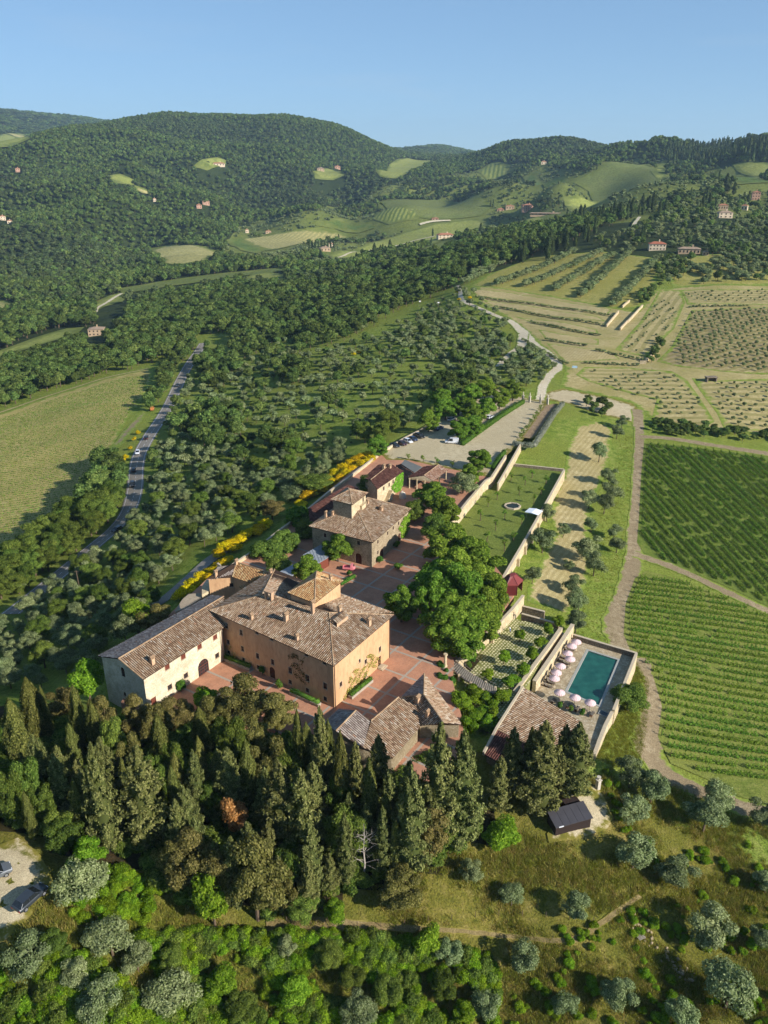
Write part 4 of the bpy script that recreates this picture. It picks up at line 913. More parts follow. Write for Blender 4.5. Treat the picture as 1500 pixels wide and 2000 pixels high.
def skirt(parent, pts, z0, m, drop=.25, ins=.35):
    c = np.mean([p[:2] for p in pts], 0); mb = MB(); Q = [np.r_[p[:2] + unit(c - p[:2]) * ins, p[2] - drop] for p in pts]; n = len(Q)
    for i in range(n):
        a, b = Q[i], Q[(i + 1) % n]; mb.face([(a[0], a[1], z0), (b[0], b[1], z0), b, a]); mb.face([b, (b[0], b[1], z0), (a[0], a[1], z0), a])
    return mb.build('wall', m, parent)
skirt(fh, kw, -3, m_cream)
sa_, za_ = 0, 0
kd = unit((k_e1 - k_e2)[:2]); kn = np.array([kd[1], -kd[0]]); 
for k in (.35, .65):
    p = mid(k_e2, k_e1, k)[:2] - kn * .25 + unit(np.mean([q[:2] for q in kw], 0) - mid(k_e2, k_e1, k)[:2]) * .0
    fr, pa, su = win_meshes(1.1, 1.8, 'win'); o = addm('window', fr, fh, (p[0], p[1], 1.6), math.atan2(kd[1], kd[0])); addm('pane', pa, o)
sh = E('garden_house', 'house with pinkish hipped tile roof beside the garden trees')
u0, x0, w0 = P(*Z6(992, 82), 3.3), P(*Z6(770, 312), 3.3), P(*Z6(1345, 562), 3.3); u1 = P(*Z6(987, 284), 5.6); u2 = P(*Z6(1180, 560), 5.6)
x3 = x0 + (u2 - u1); x3[2] = 3.3; w1 = u0 + (w0 - u0) * 1.02
roof(sh, [[u0, w1, u2, u1], [x0, u0, u1], [x0, u1, u2, x3]], ms=[m_tile, m_tile_g, m_tile], ridges=[(u0, u1), (u1, u2), (x0, u1)])
skirt(sh, [u0, x0, x3, w1], -3, m_cream, .3, .5)
u2b = u2
chimney(sh, rayplane(*Z6(925, 360), u1, u2b, x3), prz, .9, 1.1); chimney(sh, rayplane(*Z6(1022, 495), u1, u2b, x3), prz, .7, .9)
# ---------------- pool house
ph = E('pool_house', 'long low pool house with brown tiled gable roof beside the cypresses')
ZP = lambda x, y: (620 + x / 2.344, 1280 + y / 2.344)
o1, o2 = P(*ZP(945, 150), -1.9), P(*ZP(1205, 305), -1.9); o3 = P(*ZP(825, 340), -.4); o4 = rayplane(*ZP(1115, 490), o1, o2, o3)
o5 = P(*ZP(765, 455), -1.7); o6 = o5 + (o4 - o3)
roof(ph, [[o1, o2, o4, o3], [o3, o4, o6, o5]], ms=[m_tile, m_tile_r], ridges=[(o3, o4)])  # lower slope gets much darker tiles, its shade put into the colour
skirt(ph, [o1, o2, o4, o6, o5, o3], -9, m_cream, .3, .5)
pr_ = MB(); pd = unit((o3 - o1)[:2]); 
for a_, b_ in ((o1, o3), (o3, o5)):
    pr_.mesh([np.r_[a_[:2], a_[2] - .3], np.r_[b_[:2], b_[2] - .3], np.r_[b_[:2], b_[2] + .45], np.r_[a_[:2], a_[2] + .45]] + [np.r_[q[:2] - unit((o2 - o1)[:2]) * .5, q[2] + w] for q, w in ((a_, -.3), (b_, -.3), (b_, .45), (a_, .45))], [(0, 1, 2, 3), (7, 6, 5, 4), (3, 2, 6, 7), (0, 3, 7, 4), (1, 5, 6, 2)])
pr_.build('parapet', m_cop, ph)
# ------------------------------------------------------------------ terraces, paving, walls
def mat_brick():
    t = NT('terracotta_paving'); v = t.coord('World', rz=R(-57))
    b = t.new('ShaderNodeTexBrick'); b.inputs['Scale'].default_value = 1.0; b.inputs['Brick Width'].default_value = .32; b.inputs['Row Height'].default_value = .16; b.inputs['Mortar Size'].default_value = .012
    b.inputs['Color1'].default_value = srgb(208, 150, 116); b.inputs['Color2'].default_value = srgb(194, 136, 106); b.inputs['Mortar'].default_value = srgb(190, 152, 126); t.l.new(v, b.inputs['Vector'])
    n = t.noise(v, .3, 5, .7); c = t.mix(1.0, b.outputs['Color'], t.ramp(n, [(.3, (.72, .74, .76, 1)), (.5, (.95, .95, .95, 1)), (.72, (1.14, 1.14, 1.12, 1))]), 'MULTIPLY')
    return t.done(c, .85, .15)
m_cotto = mat_brick()
m_band = mat_plain('grey_paving_band', srgb(178, 166, 150), .9, .1)
def platform(name, poly, z, m, label, cat, depth=1.2):
    mb = MB().prism(poly, z - depth, z); o = mb.build(name, m); tag(o, label, cat, kind='structure'); return o
COURT = W2([(236,1372),(300,1400),(440,1428),(560,1450),(700,1480),(850,1530),(912,1450),(905,1412),(884,1330),(887,1289),(917,1265),(954,1235),(1004,1163),(980,1122),(940,1070),(882,1024),(950,938),(962,931),(905,917),(850,906),(800,895),(757,894),(742,884),(690,918),(605,988),(545,1038),(500,1075),(440,1118),(405,1130),(330,1200)], 0)
court = platform('courtyard_pavement', COURT, 0, m_cotto, 'terracotta brick courtyard with grey stone bands', 'pavement', 1.5)
LD = np.array([math.cos(R(57)), math.sin(R(57))]); XD = np.array([LD[1], -LD[0]])
o0 = P(735, 1300, 0)[:2]
def bands(d, c, rng_, zo):
    for k in rng_:
        s0 = o0 + c * k * 7.0; run = None
        for t in np.arange(-70, 80, .5):
            p = s0 + d * t; ok = bool(inpoly(p[0], p[1], COURT))
            if ok and run is None: run = t
            if run is not None and (not ok):
                if t - run > 3:
                    m_ = s0 + d * (run + t - .5) / 2; MB().box((0, 0, zo), (t - .8 - run, .5, .02)).build('paving_band', m_band, court, loc=(m_[0], m_[1], 0), rz=math.atan2(d[1], d[0]))
                run = None
bands(LD, XD, range(-6, 6), .0); bands(XD, LD, range(-7, 9), .005)
LAWN = W2([(1003,906),(1102,917),(982,1128),(930,1190),(872,1110),(882,1026),(950,939),(975,942)], -2.5)
platform('lawn', LAWN, -2.5, gr_lawn, 'walled lawn with young trees and round basin', 'lawn', 1.5)
m_moss = mat_ground('garden_moss', [srgb(124, 130, 72), srgb(144, 146, 86), srgb(166, 160, 104), srgb(132, 134, 78)], .1, .8, 4, bump=.3)
GARD = W2([Z7(*p) for p in ((790,150),(1400,265),(1010,965),(880,1150),(740,1300),(520,1200),(250,900),(150,690),(300,660),(420,540),(700,258))], -2.5)
gard = platform('garden_terrace', GARD, -2.5, m_moss, 'walled garden terrace of stones set in grass', 'terrace', 3.0)
m_flag = mat_stone('deck_flagstone', [srgb(182, 164, 132), srgb(202, 184, 152), srgb(214, 200, 172)], srgb(162, 146, 118), 1.9, .2)
_dl = unit(P(*Z8(270, 885), -5.5) - P(*Z8(690, 240), -5.5))[:2]; _dx = np.array([_dl[1], -_dl[0]])
dk = W2([Z8(*p) for p in ((690,240),(1405,445),(1150,1080),(1070,1270),(930,1560))], -5.5)
DECK = dk + [tuple(np.array(dk[-1]) + np.array([-8, -1])), tuple(P(*Z8(60, 1130), -5.5)[:2]), tuple(P(*Z8(180, 900), -5.5)[:2]), tuple(np.array(P(*Z8(690, 240), -5.5)[:2]) - XD * 4.2)]
m_cop2 = mat_plain('pool_coping', srgb(176, 176, 166), .8, .2)
PO = W2([Z8(*p) for p in ((840,388),(1222,508),(1000,1052),(590,872))], -5.5); PI = inset(PO, .55)
def ring_sheet(outer, inner, z, m, name, parent=None):
    pts = [Vector(p) for p in outer] + [Vector((float(a), float(b))) for a, b in inner]; n = len(outer)
    vs, es, fs, *_ = mgeo.delaunay_2d_cdt(pts, [], [list(range(n)), list(range(n, n + len(inner)))], 1, 1e-4)
    IN = [tuple(map(float, p)) for p in inner]; mb = MB()
    for f in fs:
        c = np.mean([[vs[i].x, vs[i].y] for i in f], 0)
        if not bool(inpoly(c[0], c[1], IN)): mb.face([(vs[i].x, vs[i].y, z) for i in f])
    return mb, vs, fs
mb, *_ = ring_sheet(DECK, PO, -5.5, m_flag, 'pool_deck')
for i in range(len(DECK)):
    a, b = DECK[i], DECK[(i + 1) % len(DECK)]; mb.face([(a[0], a[1], -8), (b[0], b[1], -8), (b[0], b[1], -5.5), (a[0], a[1], -5.5)])
tag(mb.build('pool_deck', m_flag), 'flagstone deck around the swimming pool', 'deck', kind='structure')
pool = E('swimming_pool', 'long dark green swimming pool with pale coping', 'pool')
mb, *_ = ring_sheet(PO, PI, -5.46, m_cop2, 'coping')
for poly, fl in ((PO, 1), (PI, 0)):
    for i in range(4):
        a, b = poly[i], poly[(i + 1) % 4]; q = [(a[0], a[1], -5.7), (b[0], b[1], -5.7), (b[0], b[1], -5.46), (a[0], a[1], -5.46)]; mb.face(q if fl else q[::-1])
mb.build('coping', m_cop2, pool)
mb = MB()
for i in range(4):
    a, b = PI[i], PI[(i + 1) % 4]; mb.face([(a[0], a[1], -5.7), (b[0], b[1], -5.7), (b[0], b[1], -7.2), (a[0], a[1], -7.2)])
mb.face([(p[0], p[1], -7.15) for p in PI]); mb.build('basin', mat_plain('green_mosaic', srgb(60, 110, 104), .5), pool)
def mat_water():
    t = NT('pool_water'); v = t.coord('World'); n = t.noise(v, .5, 4); f = t.noise(v, 3.0, 3)
    t.bump(f, .06, .05); return t.done(t.ramp(n, [(.3, srgb(26, 82, 72)), (.7, srgb(42, 106, 90))]), .06, .5)
MB().face([(p[0], p[1], -5.68) for p in PI]).build('water', mat_water(), pool)
# stones of the garden
mb = MB(); gA = np.array(GARD); 
for i in range(-48, 70):
    for j in range(-48, 70):
        p = P(*Z7(850, 500), -2.5)[:2] + LD * i * .8 + XD * j * .66 + LD * (.4 if j % 2 else 0) + rng.uniform(-.06, .06, 2)
        if inpoly(p[0], p[1], GARD) and rng.random() < .96:
            q = proj(np.r_[p, -2.5])
            if q[1] < 1180 + 560 / 5.769 + 0.0 and q[0] < 850 + 520 / 5.769 and q[1] > 1180 + 560 / 5.769: continue
            mb.box((p[0], p[1], -2.49), (.5 * rng.uniform(.8, 1.1), .34 * rng.uniform(.8, 1.1), .05), R(57) + rng.uniform(-.1, .1))
sto = mb.build('paving_stone', mat_plain('pale_garden_stone', srgb(216, 208, 164), .9, .1, 0, .25, 1.5), gard); sto['kind'] = 'stuff'

def wallrun(name, label, pts, z0, z1, th, m, cop=True, side=0.0, cm=None):
    """masonry wall along a line; z1 number or list; side shifts it to the left (+) of its direction"""
    root = E(name, label, 'wall'); pts = [np.asarray(p[:2], float) for p in pts]; n = len(pts)
    zt = z1 if hasattr(z1, '__len__') else [z1] * n; zb = z0 if hasattr(z0, '__len__') else [z0] * n
    nn = []
    for i in range(n):
        t = unit(pts[min(i + 1, n - 1)] - pts[max(i - 1, 0)]); nn.append(np.array([-t[1], t[0]]))
    def strip(w0, w1, za, zc, mat, nm):
        mb = MB(); V = []
        for i in range(n):
            a = pts[i] + nn[i] * (w0 + side); b = pts[i] + nn[i] * (w1 + side)
            V += [(a[0], a[1], za[i]), (b[0], b[1], za[i]), (b[0], b[1], zc[i]), (a[0], a[1], zc[i])]
        F = []
        for i in range(n - 1):
            k = 4 * i
            for j in range(4): F.append((k + j, k + 4 + j, k + 4 + (j + 1) % 4, k + (j + 1) % 4))
        F += [(0, 1, 2, 3), (4 * n - 1, 4 * n - 2, 4 * n - 3, 4 * n - 4)]
        return mb.mesh(V, F).build(nm, mat, root)
    strip(-th / 2, th / 2, zb, zt, m, 'masonry')
    if cop: strip(-th / 2 - .06, th / 2 + .06, zt, [z + .12 for z in zt], cm or m_cop, 'coping')
    return root
w = lambda pts, z: [P(u, v, z) for u, v in pts]
wallrun('garden_wall', 'cream retaining wall on the courtyard side of the lawn', w([ZL(480,185),ZL(375,345),ZL(330,370),ZL(200,520),ZL(65,690)], 1.0), -3, 1.0, .6, m_cream)
wallrun('garden_wall', 'cream wall beside the ramp at the head of the lawn', w([ZL(592,105),ZL(510,245),ZL(423,388)], .4), -3, [1.0,.6,0.2], .5, m_cream)
wallrun('garden_wall', 'dark stone wall across the far end of the lawn', w([ZL(543,248),ZL(907,287)], -1.6), -4, -1.6, .5, m_dkst)
lw = w([ZL(908,290),ZL(770,540),ZL(640,770),ZL(540,940),ZL(450,1095)], -.6)
wallrun('garden_wall', 'long cream wall on the outer side of the lawn', lw, [-5.5,-6.5,-7,-8,-8], -.7, .6, m_cream)
for i, k in enumerate((.42, .52, .62, .72, .82)):
    p = lw[0] * (1 - k) + lw[-1] * k; t = unit((lw[-1] - lw[0])[:2]); n = np.array([-t[1], t[0]])
    mbx = MB(); c = p[:2] + n * .65
    mbx.box((0, 0, 0), (.7, 1.0, 6.2)); mbx.build('buttress', m_cream, [o for o in bpy.data.objects if o.get('label') == 'long cream wall on the outer side of the lawn'][0], loc=(c[0], c[1], -4.9), rz=math.atan2(t[1], t[0]))
wallrun('garden_wall', 'cream retaining wall above the garden terrace near the red kiosk', w([(1022,1163),(1000,1190),(978,1213),(962,1236)], .3), -3.5, .3, .6, m_cream)
wallrun('garden_wall', 'cream pierced retaining wall between courtyard and garden terrace', w([Z7(700,225),Z7(560,345),Z7(400,500),Z7(245,645)], .2), -3.5, .1, .7, m_cream)
wallrun('garden_wall', 'dark stone wall across the far end of the garden terrace', w([Z7(975,108),Z7(1180,165),Z7(1395,225)], -1.4), -5, -1.4, .5, m_dkst)
wallrun('garden_wall', 'short dark stone wall with end pillar at the hay strip', w([Z7(955,15),Z7(1235,85)], -2.2), -6, -2.2, .5, m_dkst)
wallrun('garden_wall', 'low parapet along the outer edge of the garden terrace', w([Z8(555,150),Z8(430,330),Z8(250,570),Z8(130,740),Z8(30,870)], -1.9), -6, -1.9, .7, m_cream)
pw = w([Z8(690,235),Z8(480,560),Z8(262,888)], -5.5)
wallrun('garden_wall', 'tall cream wall behind the row of pool umbrellas', pw, -6.5, -2.6, .8, m_cream, side=-.4)
wallrun('garden_wall', 'dark stone wall at the far end of the pool deck', w([Z8(690,228),Z8(1050,335),Z8(1408,438)], -4.3), -8.5, -4.3, .5, m_dkst)
wallrun('garden_wall', 'cream wall on the vineyard side of the pool', w([Z8(1402,440),Z8(1275,760),Z8(1145,1080)], -4.2), [-9.5,-10,-10], -4.2, .5, m_cream)
wallrun('garden_wall', 'lower cream wall below the pool towards the cypresses', w([Z8(1140,1085),Z8(1050,1250),Z8(990,1400),Z8(930,1560)], -4.8), -10, [-4.6,-4.9,-5.0,-5.2], .6, m_cream)
wallrun('garden_wall', 'old boundary wall of the villa above the yellow broom', w([(838,831),(790,855),(745,882),(715,906),(690,925),(640,962),(604,992)], .9), [-3,-3,-3,-4,-5,-6,-7], .9, .5, m_cream)
wallrun('garden_wall', 'old boundary wall behind the round trees', w([(604,992),(545,1036),(500,1072),(440,1112),(425,1100)], .9), -8, .9, .5, m_cream)
# ------------------------------------------------------------------ pergola walk between courtyard and garden
pg = E('pergola_walk', 'weathered timber pergola deck curving from courtyard to garden', 'pergola')
m_tim = mat_plain('grey_timber', srgb(166, 156, 140), .9, .1, 0, .2, 2)
c1 = [P(*Z7(*p), -.3) for p in ((150,690),(270,800),(400,890),(540,960),(690,1010))]; c2 = [P(*Z7(*p), -.3) for p in ((230,620),(330,720),(440,800),(570,880),(680,940))]
for i in range(4):
    mb = MB(); a, b, c, d = c1[i], c1[i + 1], c2[i + 1], c2[i]
    mb.prism([q[:2] for q in (a, b, c, d)], -.55, -.38); mb.build('deck_panel', m_tim, pg)
N = 26
for i in range(N):
    k = i / (N - 1) * 4; s_ = min(int(k), 3); f = k - s_
    a = mid(c1[s_], c1[s_ + 1], f); b = mid(c2[s_], c2[s_ + 1], f)
    MB().tube([(a[0], a[1], -.2), (b[0], b[1], -.2)], .09, 4).build('plank', m_tim, pg)
for L_ in (c1, c2):
    for p in L_: MB().box((p[0], p[1], -1.3), (.45, .45, 2.4)).build('post', m_cream, pg)
    for a, b in zip(L_[:-1], L_[1:]):
        MB().tube([(a[0], a[1], .5), (b[0], b[1], .5)], .05, 5).build('rail', m_tim, pg)
# column at the corner of the courtyard
cpx = P(*Z7(112, 700), 0)
tag(MB().lathe((cpx[0], cpx[1], -.3), [(.5, 0), (.5, .5), (.34, .6), (.3, 3.0), (.45, 3.1), (.45, 3.4)], 10).build('stone_column', m_cream), 'free standing stone column at the courtyard corner', 'column')
# sunken bed in the garden
bedp = W2([Z7(*p) for p in ((400,590),(500,640),(400,760),(300,690))], -2.5)
tag(MB().prism(bedp, -2.6, -2.35).build('planting_bed', gr_wood), 'dark planted bed beside the garden retaining wall', 'bed')
# ------------------------------------------------------------------ red kiosk
m_red = mat_plain('dark_red_paint', srgb(104, 40, 38), .45, .4, 0, .1, 1)
kc = P(1000, 1136, 2.6); kc[2] = 0
kio = empty('garden_kiosk', tuple(kc), R(57),  'dark red metal kiosk with faceted roof at the lawn corner', 'kiosk')
kio.scale = (1.3, 1.3, 1.2); mb = MB(); ro_ = []; ri_ = []
for i in range(6):
    an = R(60 * i); ro_.append((2.5 * math.cos(an), 2.0 * math.sin(an), 2.5)); ri_.append((1.0 * math.cos(an), .5 * math.sin(an), 3.8))
for i in range(6): j = (i + 1) % 6; mb.face([ro_[i], ro_[j], ri_[j], ri_[i]]); mb.face([(ro_[j][0], ro_[j][1], 2.3), ro_[j], ro_[i], (ro_[i][0], ro_[i][1], 2.3)][::-1])
mb.face(ri_); mb.build('roof', mat_plain('red_metal_roof', srgb(134, 60, 56), .55, .3, 0, .08, 1), kio)
for i in range(6):
    p = ro_[i]; MB().tube([(p[0] * .93, p[1] * .93, 0), (p[0] * .93, p[1] * .93, 2.4)], .09, 6).build('post', m_red, kio)
    q = ro_[(i + 1) % 6]; mm = [(p[0] + q[0]) / 2 * .92, (p[1] + q[1]) / 2 * .92]; d = math.hypot(p[0] - q[0], p[1] - q[1])
    if i != 4: MB().box((0, 0, 1.2), (d * .9, .06, 2.3)).build('lattice_panel', m_red, kio, loc=(mm[0], mm[1], 0), rz=math.atan2(q[1] - p[1], q[0] - p[0]))
    MB().tube([p, ri_[i]], .06, 5).build('roof_rib', m_red, kio)
# ------------------------------------------------------------------ black shed
m_blk = mat_plain('black_stained_boards', srgb(58, 46, 42), .8, .2, 0, .15, 3); m_blkr = mat_plain('black_metal_roof', srgb(74, 71, 74), .4, .5, .0, .1, .8)
ga, gb = G(1084, 1634), G(1152, 1617); zb = max(ga[2], gb[2]) - .1; sdv = unit((gb - ga)[:2]); L = np.linalg.norm((gb - ga)[:2])
shd = empty('black_shed', (ga[0], ga[1], zb), math.atan2(sdv[1], sdv[0]), 'black timber shed with dark panelled metal roof', 'shed')
mb = MB(); hh = 2.2; Dp = 2.8
nb = int(L / .28)
for side_y in (0, Dp):
    for i in range(nb): MB().box((0, 0, 0), (L / nb - .02, .05, (hh if side_y == 0 else 2.9) + .4)).build('wall_board', m_blk, shd, loc=((i + .5) * L / nb, side_y, (hh if side_y == 0 else 2.9) / 2 - .2))
mb.box((L / 2, Dp / 2, 1.0), (L - .1, Dp - .1, 2.4)); mb.build('wall', m_blk, shd)
for i in range(5):
    x0_, x1_ = L * i / 5 - (.2 if i == 0 else 0), L * (i + 1) / 5 + (.2 if i == 4 else 0); m_ = MB()
    m_.mesh([(x0_ + .02, -.3, hh), (x1_ - .02, -.3, hh), (x1_ - .02, Dp + .2, 3.1), (x0_ + .02, Dp + .2, 3.1), (x0_ + .02, -.3, hh + .1), (x1_ - .02, -.3, hh + .1), (x1_ - .02, Dp + .2, 3.2), (x0_ + .02, Dp + .2, 3.2)], [(3, 2, 1, 0), (4, 5, 6, 7), (0, 1, 5, 4), (1, 2, 6, 5), (2, 3, 7, 6), (3, 0, 4, 7)])
    m_.build('roof_panel', m_blkr, shd)
MB().box((.85, -.32, hh + .13), (.9, .2, .06)).build('roof_plate', mat_plain('white_plate', (.8, .8, .8, 1), .4), shd)
MB().box((L * .78, Dp + 1.2, 1.0), (L * .42, 1.9, 3.4)).build('annex', m_blk, shd)
# ------------------------------------------------------------------ pillars
m_pst = mat_plain('pale_pillar_stone', srgb(206, 196, 176), .9, .1, 0, .15, 2)
for i, ((u, v), lab) in enumerate(zip(((1021,785),(1034,787),(1055,789),(1069,791)), ('outer gate pillar with statue at the end of the long hedge', 'gate pillar with statue on the hedge side of the gateway', 'gate pillar with statue on the bed side of the gateway', 'outer gate pillar with statue at the soil bed'))):
    g = G(u, v); r_ = empty('gate_pillar', tuple(g), R(57), lab, 'pillar', 'gate pillars')
    MB().box((0, 0, 1.4), (.8, .8, 2.8)).box((0, 0, .2), (1.0, 1.0, .4)).build('shaft', m_pst, r_); MB().box((0, 0, 2.9), (1.1, 1.1, .22)).build('cap', m_pst, r_)
    MB().lathe((0, 0, 3.0), [(.3, 0), (.3, .25), (.16, .35), (.28, .7), (.3, 1.0), (.14, 1.25), (.17, 1.45), (.05, 1.6)], 8).build('statue', m_pst, r_, smooth=True)
g = G(1167, 1541); r_ = empty('urn_pillar', tuple(g), R(30), 'stone pillar topped by a planted urn near the black shed', 'pillar')
MB().box((0, 0, 1.0), (.7, .7, 2.2)).build('shaft', m_pst, r_); MB().box((0, 0, 2.15), (.95, .95, .18)).build('cap', m_pst, r_)
MB().lathe((0, 0, 2.24), [(.2, 0), (.15, .15), (.36, .5), (.4, .6), (.3, .6)], 10).build('urn', m_pst, r_)
# ------------------------------------------------------------------ lawn furniture
bc = P(*ZL(528, 562), -2.5); bas = empty('lawn_basin', tuple(bc), 0, 'octagonal stone basin in the middle of the lawn', 'basin')
for i in range(8):
    an = R(45 * i + 22.5); MB().box((0, 0, .22), (1.95, .5, .5)).build('kerb_stone', m_cop, bas, loc=(2.25 * math.cos(an), 2.25 * math.sin(an), 0), rz=an + R(90))
MB().lathe((0, 0, 0), [(2.1, 0), (2.1, .3)], 8).build('water', mat_plain('dark_pond', srgb(36, 44, 30), .35, .3), bas)
tc = P(*ZL(685, 590), -.2); aw = empty('garden_awning', (tc[0], tc[1], -2.5), R(57), 'white canvas awning against the outer lawn wall', 'awning')
MB().mesh([(-1.9, -2.2, 2.0), (1.9, -2.2, 2.0), (1.9, 2.2, 2.0), (-1.9, 2.2, 2.0), (-1.9, 0, 2.3), (1.9, 0, 2.3)], [(0, 1, 5, 4), (2, 3, 4, 5), (1, 2, 5), (3, 0, 4)]).build('canopy', mat_plain('white_canvas', (.72, .76, .8, 1), .8, .2, 0, .03), aw)
for x in (-1.4, 1.4):
    for y in (-1.7, 1.7): MB().tube([(x, y, 0), (x, y, 2.05)], .05, 6).build('post', m_tim, aw)
# ------------------------------------------------------------------ umbrellas and loungers
m_pk = mat_plain('pink_canvas', srgb(226, 176, 178), .9, .1, 0, .04); m_wc = mat_plain('white_stripe_canvas', srgb(244, 228, 222), .9, .1, 0, .04); m_wood = mat_plain('teak', srgb(112, 84, 62), .8, .2); m_cush = mat_plain('grey_cushion', srgb(120, 112, 100), .9, .1)
def umb_mesh():
    n = 16; mb = MB(); Rr = 1.16; k = 48
    for i in range(n):
        for s_ in range(2):
            a0 = 2 * math.pi * (i + s_ * .5) / n; a1 = 2 * math.pi * (i + s_ * .5 + .5) / n; am = (a0 + a1) / 2
            p = lambda a, r, z: (r * math.cos(a), r * math.sin(a), z)
            mt = s_
            mb.face([(0, 0, 2.8), p(a0, .6, 2.56), p(a1, .6, 2.56)], mt); mb.face([p(a0, .6, 2.56), p(a0, Rr, 2.25), p(a1, Rr, 2.25), p(a1, .6, 2.56)], mt)
            mb.face([p(a0, Rr, 2.25), p(a0, Rr * 1.01, 2.12), p(am, Rr * 1.01, 2.07), p(a1, Rr * 1.01, 2.12), p(a1, Rr, 2.25)], mt)
    return mb.data('canopy', [m_pk, m_wc])
um = umb_mesh(); up = MB().tube([(0, 0, 0), (0, 0, 2.95)], .04, 6).data('pole', m_wood); ub = MB().lathe((0, 0, 0), [(.4, 0), (.4, .1), (.1, .14)], 10).data('base', m_cop)
ULAB = ['pink striped parasol in the far corner of the pool deck', 'second parasol from the far pool corner', 'third parasol from the far pool corner', 'parasol standing out towards the pool, fourth from the far corner', 'fifth parasol from the far pool corner', 'sixth parasol from the far pool corner', 'seventh parasol, last of the row by the tall wall', 'pink striped parasol at the near pool corner by the wall', 'middle parasol at the near end of the pool', 'parasol at the near end of the pool nearest the vineyard']
UPX = [(725,305),(675,352),(628,435),(655,497),(548,578),(500,650),(478,715),(537,875),(712,932),(882,990)]
def lounge_mesh():
    f = MB(); f.box((0, 0, .28), (1.9, .62, .06))
    for x in (-.85, .85):
        for y in (-.27, .27): f.box((x, y, .13), (.06, .06, .26))
    c = MB(); c.box((-.3, 0, .36), (1.25, .58, .1)); c.mesh([(.33, -.29, .32), (.33, .29, .32), (.95, .29, .72), (.95, -.29, .72), (.31, -.29, .42), (.31, .29, .42), (.9, .29, .82), (.9, -.29, .82)], [(0, 1, 2, 3), (7, 6, 5, 4), (0, 4, 5, 1), (2, 6, 7, 3), (0, 3, 7, 4), (1, 5, 6, 2)])
    return f.data('frame', m_wood), c.data('cushion', m_cush)
lf, lc = lounge_mesh(); _wd = R(57) + math.pi / 2
for i, (x, y) in enumerate(UPX):
    c = P(*Z8(x, y), -5.5 + 2.3); u_ = empty('pool_umbrella', (c[0], c[1], -5.5), rng.uniform(0, 1), ULAB[i], 'umbrella', 'pink pool umbrellas')
    addm('canopy', um, u_); addm('pole', up, u_); addm('base', ub, u_)
    if i < 7:
        for k in (-.75, .75):
            q = c[:2] - XD * 1.0 + LD * k; lo_ = empty('sun_lounger', (q[0], q[1], -5.5), R(57) + math.pi / 2 + math.pi * 0, 'teak sun lounger with grey cushion under a parasol along the tall pool wall', 'sun lounger', 'loungers along the tall wall'); addm('frame', lf, lo_); addm('cushion', lc, lo_)
    else:
        for k in (-.9, .9):
            q = c[:2] + XD * k - LD * .9; lo_ = empty('sun_lounger', (q[0], q[1], -5.5), R(57) + math.pi, 'teak sun lounger with grey cushion at the near end of the pool', 'sun lounger', 'loungers at the near end of the pool'); addm('frame', lf, lo_); addm('cushion', lc, lo_)
tp = P(*Z8(1030, 1120), -5.5); tub = empty('plunge_tub', tuple(tp), R(57), 'small square dark plunge tub with white rim by the near pool corner', 'tub')
MB().box((0, 0, .06), (1.5, 1.9, .2)).build('rim', m_cop2, tub); MB().box((0, 0, .1), (1.2, 1.6, .15)).build('water', mat_plain('tub_water', srgb(24, 40, 48), .1, .5), tub)
# stone oven / well on the villa terrace
wc_ = P(*Z4(1225, 262), 0); wel = empty('stone_oven', tuple(wc_), 0, 'round whitewashed stone oven on the upper terrace', 'oven')
m_ww = mat_plain('white_stone', srgb(232, 220, 200), .9, .1); MB().lathe((0, 0, 0), [(1.15, 0), (1.1, .9), (.95, 1.5), (.6, 1.8)], 12).build('body', m_ww, wel); MB().box((0, 0, 1.95), (.6, .6, .5)).build('flue', m_ww, wel)
